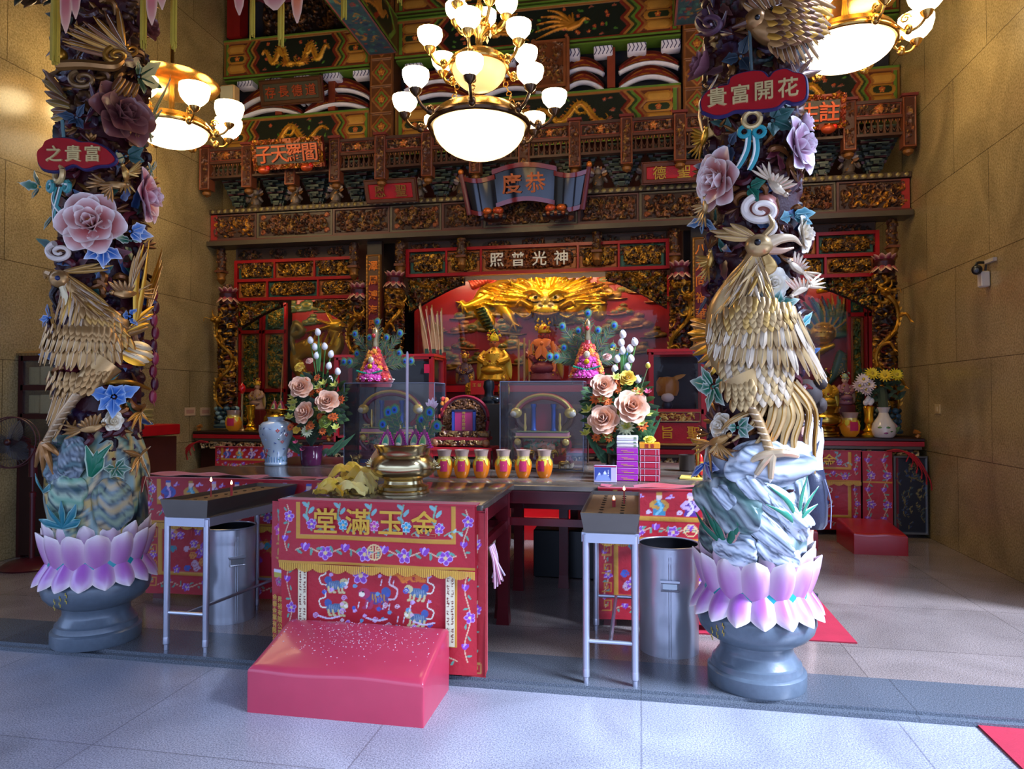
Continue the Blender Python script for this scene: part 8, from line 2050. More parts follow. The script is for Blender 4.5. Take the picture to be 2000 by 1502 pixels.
for i in range(6):
 h_=.046 if i<5 else.042;od=['bottom','second from the bottom','third from the bottom','fourth from the bottom','fifth from the bottom','topmost'][i]
 pack('incense_box',(('clear-lidded red incense box, %s of the right-hand stack'%od)if i<5 else 'orange box with red characters on top of the right-hand stack'),(pb2.x+.001*(i%2),pb2.y+.07,pz),(wB*.96,.13,h_),C('#a81c34')if i<5 else C('#d88a1a'),'incense boxes in the right-hand stack',dec_red if i<5 else None);pz+=h_
words('檀香',.03,C('#a81818'),(pb2.x,pb2.y+.07-.066,pz-.021),ext=.001,gap=1.3,parent=[o for o in COL.objects if o.get('label','').startswith('orange box')][0],mat='gloss')
mb=MB();rose(mb,(pb2.x,pb2.y+.05,pz+.012),(0,-.6,.8),.045,C('#d8c81a'),C('#e8dc4a'),5);tag(mb.build('yellow_flower','petal'),'yellow artificial flower lying on the orange box','flower')
q=W(1182,942,z=TZ);wq=44*depth(q)/FPX;hq=.115;t=thing('picture_box','small box printed with a blue snowy mountain, left of the purple incense boxes','box',D(q.x,q.y+.03,TZ));MB().box((q.x,q.y+.03,TZ+hq/2),(wq,.06,hq),C('#c8b8d8'),bev=.003).build('carton','gloss',t)
p=Panel(wq*.72,hq*.78,300,C('#3f4f9a'));p.poly([(0,0),(wq*.2,hq*.5),(wq*.32,hq*.3),(wq*.45,hq*.62),(wq*.72,.0)],C('#8a9ad0'));p.poly([(wq*.12,hq*.3),(wq*.2,hq*.5),(wq*.26,hq*.38)],C('#e8ecf8'));p.poly([(wq*.38,hq*.45),(wq*.45,hq*.62),(wq*.52,hq*.42),(wq*.45,hq*.36)],C('#e8ecf8'))
for j in range(4):p.rect(wq*.58,hq*(.3+.1*j),wq*.63,hq*(.36+.1*j),C('#e8e8f0'))
mb=MB();p.mesh(mb,(q.x-wq*.46,q.y-.0012,TZ+hq*.1),thick=.0008);mb.box((q.x,q.y-.001,TZ+hq*.96),(wq*.99,.002,hq*.07),C('#b01c4a'));mb.build('mountain_print','gloss',t)
q=W(1355,936,z=TZ);mb=MB();G=np.array([[(q.x-.10,q.y-.02,TZ+.012),(q.x+.10,q.y-.05,TZ+.006)],[(q.x-.08,q.y+.10,TZ+.02),(q.x+.13,q.y+.10,TZ+.010)]]);mb.grid(G,C('#d8b850'));mb.grid(G-np.array((0,0,.01)),C('#c8a440'),flip=True);mb.bar(G[0,0]-(0,0,.005),G[0,1]-(0,0,.005),.009,C('#d8b850'));tag(mb.build('yellow_paper','paper'),'sheaf of yellow paper lying at the right end of the long table','paper')
q=W(1372,932,z=TZ);mb=MB().lathe([(.018,0),(.02,.01),(.02,.13),(.012,.15),(.004,.16)],C('#c02418'),12,(q.x,q.y+.16,TZ));
for z in(.03,.06,.09):mb.lathe([(.0205,z),(.0205,z+.012)],C('#d8a03a',.5),12,(q.x,q.y+.16,TZ))
tag(mb.build('red_lamp_candle','gloss'),'short red ritual candle with gold bands next to the yellow paper','candle')
q=W(1345,925,z=TZ);mb=MB().lathe([(.05,0),(.06,.01),(.062,.12),(.066,.13),(.055,.13),(.05,.05),(0,.05)],C('#4a4038',.4),18,(q.x,q.y+.2,TZ));tag(mb.build('metal_pot','metal'),'small dull metal pot behind the yellow paper','pot')
q=at2(1362,870,5.2);t=thing('oil_lamp','small brass lotus lamp with burning wicks, left of the right carved column','lamp',D(q.x,5.2,TZ));mb=MB().lathe([(.05,0),(.04,.01),(.01,.03),(.012,.12),(.02,.2),(.012,q.z-TZ),(.045,q.z-TZ+.03),(.05,q.z-TZ+.05),(.03,q.z-TZ+.05)],C('#b8923e',1),14,(q.x,5.2,TZ));mb.build('stand','brass',t)
for dx,dz in((0,.06),(.03,.12)):mb=MB();mb.lathe([(.0005,0),(.005,.006),(.0005,.017)],(1,.8,.4,0),8,(q.x+dx,5.2,q.z+dz));mb.sweep([(q.x,5.2,q.z),(q.x+dx,5.2,q.z+dz)],.003,C('#b8923e',1),n=5);mb.build('wick_flame','flame',t)
# ----------------------- on and around the altars
def rcase(lab,pa,pb,zt,z0,y=7.5,panel=False):
 x0,x1=W(pa,780,y=y).x,W(pb,780,y=y).x;t=thing('glass_cabinet',lab,'glass cabinet',((x0+x1)/2,y+.2,z0));RC=C('#a8161e');mb=MB();zg=1.36 if panel else z0+.04
 for x in(x0,x1):
  for yy in(y,y+.4):mb.bar((x,yy,z0),(x,yy,zt),.05,RC)
 for z in(z0+.02,zg,zt):
  for yy in(y,y+.4):mb.bar((x0,yy,z),(x1,yy,z),.05,RC)
  for x in(x0,x1):mb.bar((x,y,z),(x,y+.4,z),.05,RC)
 mb.box(((x0+x1)/2,y+.2,zt+.02),(x1-x0+.08,.46,.03),C('#c01c20'));mb.box(((x0+x1)/2,y+.41,(z0+zt)/2),(x1-x0,.02,zt-z0),C('#2a1a24'));mb.build('frame','gloss',t)
 for c_,d_ in((((x0+x1)/2,y,(zg+zt)/2),(x1-x0,.006,zt-zg)),((x0,y+.2,(zg+zt)/2),(.006,.4,zt-zg)),((x1,y+.2,(zg+zt)/2),(.006,.4,zt-zg))):MB().box(c_,d_,(1,1,1,0)).build('pane','glass',t,sm=False)
 if panel:
  p=Panel(x1-x0-.06,.11,120,C('#7a1018'));p.frame(0,0,p.w,.11,.012,C('#8a7a5a'),.01);p.carve(.06,.02,p.w-.06,.09,[C('#c8a050',.4),C('#a87a3a',.4)],.015,60,.03)
  mb=MB();p.mesh(mb,(x0+.03,y-.03,1.25),thick=.03);mb.box(((x0+x1)/2,y-.0,1.13),(x1-x0,.03,.22),C('#a8121c'));mb.box(((x0+x1)/2,y-.02,1.015),(x1-x0+.03,.05,.02),C('#b8823a',.4));pn=mb.build('lower_panel','carved',t)
  words('旨聖',.14,C('#d8941e',.2),((x0+x1)/2+.03,y-.02,1.14),gap=1.9,ext=.004,fat=.003,parent=pn)
 return x0,x1
xa,xb=rcase('red-framed glass cabinet behind the left acrylic case',658,843,1.97,1.0)
q=W(834,720,y=7.47);mb=MB().box((q.x,7.46,q.z),(.06,.01,.1),C('#d8204a'));tag(mb.build('red_card','gloss'),'bright red card stuck on the front of the left red glass cabinet','card')
xa,xb=rcase('red-framed glass cabinet with two gold characters, left of the right carved column',1272,1374,1.99,1.0,7.5,True)
q=W(1303,755,y=7.7);mb=MB().lathe([(.05,1.39),(.06,1.42),(.03,1.5),(.03,q.z-.08)],C('#2a2a3a'),14,(q.x,7.7,0));mb.lathe([(.10,q.z-.1),(.12,q.z-.04),(.12,q.z+.05),(.09,q.z+.10),(0,q.z+.11)],C('#a8641a'),18,(q.x,7.7,0),rad=lambda a,z:1+.05*np.cos(7*a));mb.leaf((q.x+.06,7.66,q.z+.08),(q.x+.2,7.66,q.z+.13),(0,-1,0),.05,C('#b8741e'))
mb.ell((q.x,7.6,q.z-.12),(.07,.03,.05),C('#c8b0a8'));tag(mb.build('amber_hat','silk'),'amber silk hat on a dark stand inside the cabinet beside the right carved column','hat')
t=thing('flag_stand','red rack of rolled command flags at the left of the golden dragon wall','flag stand',W(850,765,y=8.0));b=W(850,765,y=8.0);zb=1.02
mb=MB()
for px in(832,868):q=W(px,700,y=8.0);mb.bar((q.x,8.0,zb),(q.x,8.0,q.z),.04,C('#8a1018'))
for py in(692,762):mb.bar(W(830,py,y=8.0),W(870,py,y=8.0),.045,C('#9a141c'))
mb.build('rack','gloss',t)
for i,(px,pt_,wd,c)in enumerate(((820,596,.05,'#b8946a'),(833,602,.035,'#a83a3a'),(843,600,.05,'#b8986e'),(854,612,.045,'#c0a078'),(862,606,.03,'#b08a5a'))):
 a,b2=W(px,pt_,y=8.0),W(838+i*6,705,y=8.0);mb=MB();m=a.lerp(b2,.5);mb.sweep([a,m,a.lerp(b2,.9)],[.008,wd*.8,wd],C(c),[.006,.03,.03],n=8,up=(0,-1,0));mb.sweep([a+D(0,-.03,-.02),m+D(wd*.5,-.035,0),a.lerp(b2,.85)+D(wd*.6,-.03,0)],.006,C('#d8c09a'),n=5);mb.box(a.lerp(b2,.85)+D(0,-.03,0),(wd,.01,.09),C(['#1f4a3a','#8a2a2a'][i%2]));mb.build('rolled_flag','silk',t)
 mb=MB();mb.sweep([a+D(0,.01,.03),b2,D(b2.x,8.0,1.1)],.009,C('#a87a3a',.3),n=6);mb.build('pole','gloss',t)
def deity(lab,px,pyb,pyt,y,robe,trim,face,crown,seated=True,scarf=None,name='deity_statue',k=1.0):
 b=W(px,pyb,y=y);h=W(px,pyt,y=y).z-b.z;t=thing(name,lab,'statue',b);r=h*.2*k;P=lambda u,v,w=0:b+D(u*h,w*h,v*h)
 zb0=1.071 if y>8.64 else(1.0 if y<8.4 else b.z)
 if b.z>zb0+.02:MB().box((b.x,y,(b.z+zb0)/2),(r*2.3,r*2.0,b.z-zb0),C('#5a1a18'),bev=.01).build('pedestal','gloss',t)
 mb=MB().lathe([(r*1.05,0),(r*1.15,.03*h),(r*.95,.2*h),(r*.85,.38*h),(r*.8,.52*h),(r*.35,.62*h),(r*.22,.65*h)],robe,20,b,rad=lambda a,z:1+.05*np.cos(6*a+9*z/h))
 for s_ in(-1,1):mb.sweep([P(s_*.13*k,.56),P(s_*.2*k,.42,-.06),P(s_*.09*k,.34,-.2*k)],[h*.055,h*.07,h*.05],robe,k=3);mb.leaf(P(s_*.17*k,.5,.03),P(s_*.26*k,.03,.02),(0,-1,0),h*.16,trim,robe,th=.01)
 if seated:mb.ell(P(0,.2,-.14*k),(r*.9,r*.6,h*.10),robe)
 mb.build('robe','carved',t)
 mb=MB();RN.seed(int(px))
 for i in range(11):a=-PI*(i/10);mb.ell(P(.11*k*math.cos(a),.46+.14*math.sin(a),-.17*k-.02),h*.016,trim)
 for i in range(24):a=-PI/2+RN.uniform(-1.2,1.2);v=RN.uniform(.05,.55);rr=np.interp(v,[0,.2,.4,.55],[1.12,.97,.86,.78])*r+.004;mb.ell(b+D(rr*math.cos(a),rr*math.sin(a),v*h),h*RN.uniform(.012,.03),RN.choice([trim,C('#b8862a',.6),C('#8a2a1a')]),nu=6,nv=5)
 mb.build('robe_ornament','carved',t)
 mb=MB();mb.ell(P(0,.715),(h*.085,h*.085,h*.10),face);mb.ell(P(0,.71,-.085),(h*.015,h*.018,h*.02),face)
 for s_ in(-1,1):mb.ell(P(s_*.034,.735,-.076),(h*.016,h*.008,h*.008),C('#101010'));mb.ell(P(s_*.087,.72),(h*.012,h*.015,h*.025),face)
 mb.ell(P(0,.675,-.078),(h*.026,h*.008,h*.007),C('#7a1a1a'));mb.build('head','skin',t)
 mb=MB();mb.lathe([(h*.088,0),(h*.098,.03*h),(h*.075,.10*h),(h*.03,.15*h),(0,.16*h)],crown,14,P(0,.765))
 for i in range(26):
  a=-PI/2+RN.uniform(-1.9,1.9);v=RN.uniform(.77,.99);q=.13*(1.02-abs(v-.86)*3);o=P(q*math.cos(a),v,.5*q*math.sin(a)-.03);mb.ell(o,h*.018,RN.choice([crown,trim,C('#e8c83a',.4),C('#a81c1c')]),nu=6,nv=5)
 mb.build('crown','carved',t)
 if scarf:
  mb=MB()
  for s_ in(-1,1):mb.leaf(P(0,.58,-.22),P(s_*.14,.64,-.17),(0,-1,.2),h*.14,scarf,th=.01);mb.leaf(P(0,.58,-.23),P(s_*.08,.34,-.27),(0,-1,.1),h*.10,scarf,th=.01,prof=(.3,.7,1,.9,.1));mb.sweep([P(s_*.14,.62,-.12),P(s_*.19,.45,-.16),P(s_*.18,.15,-.2)],[h*.03,h*.04,h*.03],scarf,h*.012,up=(0,-1,0),k=3)
  mb.ell(P(0,.585,-.24),h*.03,scarf);mb.build('scarf','silk',t)
 return t
GG=C('#c8982a',.6)
deity('seated golden deity with a yellow and white pompom crown, middle bay',965,745,642,8.62,GG,C('#d8b848',.6),C('#a8521e'),C('#d8c01a'),k=1.25)
deity('red-faced deity wearing an orange silk scarf and a tall gilt crown, middle bay',1062,745,622,8.62,C('#7a3038'),C('#c8982a',.6),C('#8a1a1a'),GG,scarf=C('#d86a1e'),k=1.15)
deity('small standing bearded figure in a dark robe, leftmost on the middle platform',908,752,684,8.55,C('#4a3040'),C('#b88a4a',.4),C('#6a3a22'),C('#b8862a',.5),False)
deity('small golden seated figure with black hair on the altar of the right bay',1613,800,718,8.7,GG,C('#d8b848',.6),C('#b8742a'),C('#140c0c'),k=1.1)
deity('small pale statuette on the altar of the right bay, left of the flowers',1651,790,724,8.75,C('#8a5a6a'),C('#d8c8a0',.3),C('#c8a890'),C('#8aa890'))
deity('small pale golden statuette behind the red bulb lamp, left bay',502,800,738,8.75,C('#8a6a5a'),C('#c8a84a',.5),C('#b08060'),GG)
for px,pyb,y,c,lab in((920,772,8.36,'#b8862a','tiny gilt figurine at the front edge of the middle platform, beside the red name card'),(984,772,8.3,'#a87a2a','tiny gilt figurine behind the middle acrylic case')):deity(lab,px,pyb,pyb-42,y,C(c,.6),GG,C('#a86a2a'),GG)
q=W(942,757,y=8.2);mb=MB().box((q.x,8.2,q.z),(.29,.02,.17),C('#c01a10'));mb.box((q.x,8.22,(q.z+1.0)/2-.04),(.05,.02,q.z-1.08),C('#6a1010'));o=tag(mb.build('name_card','gloss'),'bright red name card with gold characters before the golden deity','card');words('王爺千歲',.05,C('#d8a83a',.2),(q.x,8.186,q.z+.03),ext=.002,gap=1.3,parent=o,mat='gloss')
q=W(955,788,y=6.9);t=thing('black_bust','small black statue on dark steps between the tablet shrine and the middle acrylic case','statue',(q.x,6.9,q.z));mb=MB().lathe([(.09,0),(.10,.03),(.05,.07),(.045,.12),(.06,.17),(.05,.23),(0,.25)],C('#0c1014'),16,q);mb.ell(q+D(.07,-.03,.04),(.06,.05,.04),C('#0c1014'));mb.build('figure','gloss',t)
mb=MB()
for i in range(4):mb.box((q.x,6.9+.05*i,(q.z-.13*i+.46)/2),(.42+.04*i,.36,q.z-.13*i-.46),C('#1c1712'),bev=.01)
mb.bar((q.x-.2,6.9,0),(q.x-.2,6.9,.47),.05,C('#1c1712'));mb.bar((q.x+.2,6.9,0),(q.x+.2,6.9,.47),.05,C('#1c1712'));tag(mb.build('dark_pedestal','gloss'),'stepped dark pedestal under the small black statue','pedestal')
for i,(px,pt_)in enumerate(((1013,662),(1024,660),(1034,664),(1041,672))):
 a,c_=W(px,745,y=8.5),W(px,pt_,y=8.5);mb=MB().lathe([(.012,0),(.012,c_.z-a.z)],C('#a8845a'),8,a);tag(mb.build('incense_stick','paper'),'thick incense stick between the two deities, %s of four'%['leftmost','second from the left','third from the left','rightmost'][i],'incense','thick incense sticks on the platform')
AZ=1.072
def lampjar(px,lab,y=8.3):b=W(px,828,y=y);b.z=AZ;t=jar(b,.105,.27,lab,1);return t
lampjar(456,'glowing pineapple-shaped lamp at the left end of the left altar');lampjar(1660,'glowing pineapple-shaped lamp on the right altar')
for px,lab,f in((490,'gilt candlestick on the left altar beside the pineapple lamp',0),(1697,'gilt candlestick-shaped vase with white blossoms on the right altar',1)):
 q=W(px,832,y=8.27);b=D(q.x,8.27,AZ);t=thing('gilt_candlestick',lab,'candlestick',b);MB().lathe([(.075,0),(.08,.02),(.05,.05),(.06,.07),(.035,.10),(.03,.14),(.05,.17),(.045,.25),(.055,.31),(.06,.33),(.05,.34)],C('#d8a01e',.8),18,b,rad=lambda a,z:1+.06*np.cos(5*a+40*z)).build('body','brass',t)
 if f:
  mb=MB()
  for i in range(5):mb.ell(b+D(-.03+.015*i,-.01*(i%2),.38+.02*(i%3)),(.03,.03,.035),C('#dcd8d0'))
  mb.build('white_blossom','petal',t)
q=W(473,760,y=8.4);b=D(q.x,8.4,AZ);t=thing('red_bulb_lamp','little electric candle with a red bulb on the left altar','lamp',b);MB().lathe([(.05,0),(.03,.02),(.015,.05),(.013,q.z-AZ-.08),(.025,q.z-AZ-.06)],C('#c8b48a',.6),12,b).build('stick','brass',t);MB().lathe([(.02,0),(.045,.05),(.04,.10),(0,.15)],C('#c01018'),12,b+D(0,0,q.z-AZ-.06)).build('bulb','ceramic',t)
q=W(544,830,y=8.3);cb=D(q.x,8.3,AZ);censer('bronze incense burner with little beaded cones on the left altar',cb,.19,.29,handles=False)
for i,px in enumerate((538,551)):q=W(px,770,y=8.3);cone('beaded little cone in the bronze burner of the left altar, '+['left one','right one'][i],D(q.x,8.28,AZ+.265),.17,.06,C('#b02a3a'),C('#3a7a4a'),i)
mb=MB();mb.sweep([cb+D(.02,0,.26),W(552,712,y=8.3)],.006,C('#a87a4a'),n=5);tag(mb.build('incense_stick','paper'),'thin incense stick in the bronze burner of the left altar','incense')
q=W(1605,835,y=8.3);cb=D(q.x,8.3,AZ);censer('bronze incense burner on the right altar beyond the person',cb,.23,.34,handles=False)
mb=MB();a=cb+D(-.02,0,.3);mb.sweep([a,D(a.x,8.3,W(1597,680,y=8.3).z)],.010,C('#a88a5a'),n=6);tag(mb.build('incense_stick','paper'),'single tall incense stick in the bronze burner of the right altar','incense')
q=W(1726,832,y=8.2);b=D(q.x,8.2,AZ);vs=vase('pear-shaped white porcelain vase painted with green leaves, on the right altar',b,[(.09,0),(.11,.02),(.125,.08),(.11,.15),(.06,.23),(.045,.27),(.06,.31),(.07,.33),(.05,.33)],C('#cfc8bc'),'porcelain_vase',lambda mb,b:[mb.ell(b+D(.118*math.cos(a),.118*math.sin(a),z),(.025,.006,.012),C(c),rot('Z',a+PI/2),nu=6,nv=4)for a,z,c in((-1.9,.08,'#3a6a2a'),(-1.5,.11,'#4a7a3a'),(-1.7,.05,'#8a3a6a'),(-1.2,.07,'#3a6a2a'),(-2.2,.11,'#6a8a3a'))])
bq=thing('chrysanthemum_bunch','bunch of white and yellow chrysanthemums in the pear-shaped vase','flowers',b+D(0,0,.3));mb=MB();RN.seed(9)
for i in range(90):p=W(1722+RN.uniform(-45,42),752+RN.uniform(-28,26),y=8.3);mb.leaf(p,p+D(RN.uniform(-.08,.08),-.05,RN.uniform(-.05,.07)),(0,-1,.3),.05,[C('#16301a'),C('#2a4a1e'),C('#1f3f20')][i%3],th=.002,nu=4,nv=3)
mb.sweep([b+D(0,0,.30),W(1722,760,y=8.3)],.05,C('#16301a'),n=7);mb.build('foliage','petal',bq)
for px,py,c in((1703,730,'#d8c01a'),(1729,734,'#d8b81a'),(1750,732,'#d8c81a'),(1686,742,'#d8c8c4'),(1696,752,'#e0d0cc'),(1678,755,'#c8b0ac'),(1690,762,'#d8c4c0')):mb=MB();daisy(mb,W(px,py,y=8.22),(RN.uniform(-.4,.4),-1,.5),.085,C(c),C('#b8a01a'),14,.1);mb.build('chrysanthemum','petal',bq)
q=W(1739,822,y=8.22);mb=MB();mb.ell((q.x,8.22,AZ+.09),(.08,.07,.085),C('#c8b8b0'),col2=C('#c07a8a'));mb.leaf((q.x,8.15,AZ+.05),(q.x+.08,8.16,AZ+.12),(0,-1,0),.05,C('#4a6a3a'));tag(mb.build('peach_ornament','ceramic'),'pink and white porcelain peach beside the pear-shaped vase','ornament')
# ----------------------- left side of the hall
t=thing('bookcase','dark red glazed bookcase behind the standing fan','bookcase',(-5.42,5.65,0));mb=MB();M_=C('#3f1414');BY=5.57
for x in(-5.77,-5.08):mb.box((x,5.76,.95),(.05,.40,1.9),M_)
for z in(.05,1.02,1.33,1.60,1.88):mb.box((-5.42,5.76,z),(.70,.40,.05),M_)
mb.box((-5.42,5.95,.95),(.70,.03,1.9),C('#3a1a14'));mb.box((-5.42,BY,.5),(.68,.03,.95),C('#2c1210'));mb.build('carcass','gloss',t);MB().box((-5.42,BY,1.45),(.66,.008,.82),(1,1,1,0)).build('glass_door','glass',t,sm=False)
k=0
for z in(1.355,1.625):
 for j in range(5):mb=MB().box((-5.68+.13*j,5.72,z+.09),(.115,.2,.17+.01*(j%3)),C(['#b8a878','#c8b88a','#a89868'][j%3]),bev=.004);tag(mb.build('binder','paper'),'cream file box on the %s shelf of the glazed bookcase, %s from the wall'%('lower' if k<5 else 'upper',ordn[j]),'file box','file boxes in the bookcase');k+=1
mb=MB()
for j in range(22):mb.bar((-5.79+.034*j,5.54,1.915),(-5.77+.034*j,5.97,1.94+.05),.026,C('#8a6a3a'))
tag(mb.build('bamboo_blind','matte'),'bamboo slat mat lying on top of the glazed bookcase','mat')
f=W(62,1107,z=0);t=thing('standing_fan','dark red pedestal fan in front of the glazed bookcase','fan',(f.x,f.y,0));F=C('#4a1018')
MB().lathe([(.24,0),(.25,.015),(.20,.05),(.06,.08),(.0,.08)],F,28,f).build('base','gloss',t);hz=W(33,864,y=f.y).z;hx=W(33,864,y=f.y).x
MB().lathe([(.022,.07),(.022,.62),(.028,.62),(.028,.66),(.012,.67),(.012,.80),(.035,.80),(.035,hz-.05)],F,14,f).build('pole','gloss',t);ax=Vector((.25,-.95,.08)).normalized();fc_=D(hx,f.y-.03,hz);MB().sweep([fc_-ax*.16,fc_-ax*.02],[.055,.085],F,n=14).sweep([D(f.x,f.y,hz-.06),fc_-ax*.1],.03,F,n=8).build('motor','gloss',t)
mb=MB()
for k in(-1,1):mb.torus(fc_+ax*(.035+.03*k),.225,.006,F,ax,36,6)
e1=ax.cross(D(0,0,1)).normalized();e2=ax.cross(e1)
for k in(0,1):
 for i in range(48):a=i*PI/24;d=e1*math.cos(a)+e2*math.sin(a);mb.sweep([fc_+ax*(.085 if k else-.02)+d*.03,fc_+ax*(.085 if k else-.02)+d*.17,fc_+ax*(.035+(.03 if k else-.03))+d*.225],.0015,C('#3a3a40',.5),n=4)
mb.ell(fc_+ax*.088,(.03,.03,.03),C('#3a1418'));mb.build('guard','gloss',t);mb=MB()
for i in range(3):a=i*2.094;d=e1*math.cos(a)+e2*math.sin(a);s_=ax.cross(d);mb.leaf(fc_+ax*.03+d*.03,fc_+ax*.03+d*.20+s_*.05,ax+s_*.4,.17,C('#3a3c42'),th=.004)
mb.build('blade','mesh_guard',t)
c=W(343,828,y=7.1);zt=c.z;t=thing('counter','brown wooden counter with a red top, between the left column and the back wall','counter',((XL+c.x)/2,6.75,0));mb=MB().box(((XL+c.x)/2+.02,6.72,zt/2-.07),(c.x-XL-.07,.84,zt-.14),C('#3f1a10'))
for j in range(10):mb.sweep([(c.x-.02,6.34,.15+.1*j),(XL+.1,6.30,.15+.1*j)],.03,C('#6a3418'),n=6)
mb.box((c.x-.02,6.33,zt/2-.05),(.05,.05,zt-.1),C('#14100f'));mb.build('body','gloss',t);MB().box(((XL+c.x)/2+.02,6.72,zt-.06),(c.x-XL-.02,.9,.12),C('#b01018'),bev=.008).build('counter_top','gloss',t)
for i in range(11):mb=MB().box((c.x-.17-.01*(i%3),6.62,zt+.007+.0165*i),(.26,.34,.015),C(['#a89858','#b8a868','#98884a'][i%3]),rot('Z',.06*((i*7)%5-2)),bev=.003);tag(mb.build('joss_paper','paper'),'bundle of yellow joss paper on the red counter, %s from the bottom'%ordn[i],'paper','joss paper on the red counter')
mb=MB()
for i in range(3):mb.box((c.x-.45,6.5,zt+.008+.016*i),(.2,.24,.015),C('#c8a83a'),rot('Z',.3*i),bev=.003)
tag(mb.build('loose_joss_paper','paper'),'loose yellow joss papers on the red counter next to the tall stack','paper')
for px,wd,lab in((370,.22,'small pale notice on the left wall, the one nearer the carved column'),(400,.22,'small pinkish notice on the left wall, the one closer to the altar')):q=W(px,804,x=XL);mb=MB().box((XL+.006,q.y,q.z),(.01,wd,.11),C('#b89a7a'),bev=.003);mb.box((XL+.0118,q.y,q.z),(.001,wd*.7,.05),C('#a87a64'));tag(mb.build('wall_notice','paper'),lab,'notice')
q=W(1833,799,x=XR);mb=MB().box((XR-.008,q.y,q.z),(.014,.12,.10),C('#b8a070'),bev=.004);mb.box((XR-.017,q.y,q.z),(.006,.03,.05),C('#c8b488'));tag(mb.build('wall_switch','gloss'),'cream switch plate on the right wall','switch')
q=W(1935,515,x=XR);t=thing('security_camera','small black security camera on a bracket high on the right wall','camera',q);mb=MB().bar(q+D(-.02,.05,.02),q+D(-.02,-.12,.02),.03,C('#b8b0a0'));mb.box(q+D(-.04,.04,-.13),(.07,.08,.14),C('#c8c0b0'),bev=.008);mb.bar(q+D(-.02,.04,0),q+D(-.03,.04,-.08),.015,C('#3a3a3a'));mb.build('bracket','gloss',t);h_=W(1908,527,x=XR-.1)
mb=MB().sweep([q+D(-.02,.05,.02),h_+D(0,0,.06),h_],.012,C('#1c1c1c'),k=3);mb.ell(h_,.045,C('#15161a'));mb.ell(h_+D(-.02,-.035,-.01),.022,C('#4a5560'));mb.build('camera_head','gloss',t)
a=W(60,5,y=3.9);mb=MB();RN.seed(6)
for i in range(60):
 q=D(a.x+RN.uniform(-.12,.3),3.9+RN.uniform(-.1,.06),0);q.z=a.z+.16-.30*max(0,q.x-a.x)-RN.uniform(0,.12);an=RN.uniform(0,6.28);c=RN.choice([C('#3a1820'),C('#5a3420'),C('#24382c'),C('#6a4626',.3)]);mb.leaf(q,q+D(.10*math.cos(an),-.03,.10*math.sin(an)),(0,-1,.2),.06,c,mix(c,C('#8a6a4a'),.4),bend=.2,cup=.15,th=.012,lobes=2)
mb.box((a.x+.1,3.9,a.z+.30),(.5,.2,.5),C('#2a1218'));mb.box((a.x+.1,3.9,a.z+2.3),(.18,.18,3.7),C('#2a1218'));tag(mb.build('carved_eave_bracket','carved'),'dark carved eave bracket at the top left corner, beside the left column','bracket')
# ----------------------- the person behind the right column
def skinned(name,verts,edges,rad,col,parent,mat=None):
 me=bpy.data.meshes.new(name);me.from_pydata([tuple(v)for v in verts],edges,[]);o=bpy.data.objects.new(name,me);COL.objects.link(o)
 if parent:o.parent=parent
 m=o.modifiers.new('Skin','SKIN');m.branch_smoothing=.6;m.use_smooth_shade=True;s=o.modifiers.new('Sub','SUBSURF');s.levels=s.render_levels=2
 for d,r in zip(me.skin_vertices[0].data,rad):d.radius=(r if np.ndim(r)else(r,r))
 me.skin_vertices[0].data[0].use_root=True
 mt,nt_,p=newmat(name+'_mat');n=nt_.nodes.new('ShaderNodeTexNoise');n.inputs['Scale'].default_value=40;x=nt_.nodes.new('ShaderNodeMix');x.data_type='RGBA';x.inputs[6].default_value=(*col[:3],1);x.inputs[7].default_value=(*[q*.9 for q in col[:3]],1);nt_.links.new(n.outputs[0],x.inputs[0]);nt_.links.new(x.outputs[2],p.inputs['Base Color']);p.inputs['Roughness'].default_value=.5;me.materials.append(mt);return o
F_=W(1577,1182,z=0);PX,PY=F_.x,F_.y
pe=thing('person','person in white top and navy shorts facing the altar, mostly hidden by the right column','person',(PX,PY,.01),rotz=1.25);pe['kind']='thing'
V,E_,Rd=[],[],[]
def node(p,r,par=None):
 V.append(p);Rd.append(r);i=len(V)-1
 if par is not None:E_.append((par,i))
 return i
pv=node((0,0,.88),(.135,.10));wa=node((0,0,1.02),(.115,.085),pv);cs_=node((0,-.01,1.20),(.13,.09),wa);nb=node((0,0,1.335),(.085,.06),cs_);nk=node((0,.01,1.41),(.045,.048),nb);hd=node((0,.03,1.50),(.070,.082),nk);tp=node((0,.025,1.565),(.055,.065),hd)
for s_ in(-1,1):
 sh_=node((s_*.155,0,1.31),.045,nb);el=node((s_*.185,.08,1.07),.036,sh_);wr=node((s_*.05,.28,1.17),.022,el);pm=node((s_*.025,.335,1.215),(.016,.03),wr)
 for k in range(4):a=node((s_*(.02-.001*k),.375-.012*k,1.245+.012*k),.009,pm);node((s_*.012,.395-.018*k,1.275+.012*(k if k<3 else 1)),.007,a)
 th_=node((s_*.03,.31,1.235),.010,wr);node((s_*.018,.325,1.262),.008,th_)
 hp=node((s_*.08,0,.82),.085,pv);kn=node((s_*.085,.02,.46),.055,hp);cf=node((s_*.085,-.01,.32),.05,kn);an=node((s_*.085,0,.075),.034,cf);node((s_*.095,.12,.035),.032,an)
skinned('body',V,E_,Rd,C('#d8aa90'),pe)
def loft(mb,rings,col,n=24,wob=0.0):
 G=[];a=np.linspace(0,2*PI,n+1)
 for cx,cy,z,rx,ry in rings:G.append(np.stack([cx+rx*np.cos(a)*(1+wob*np.cos(9*a)),cy+ry*np.sin(a)*(1+wob*np.cos(9*a)),np.full(n+1,z)],1))
 mb.grid(np.array(G),col)
ORG[pe.name]=(0,0,0)
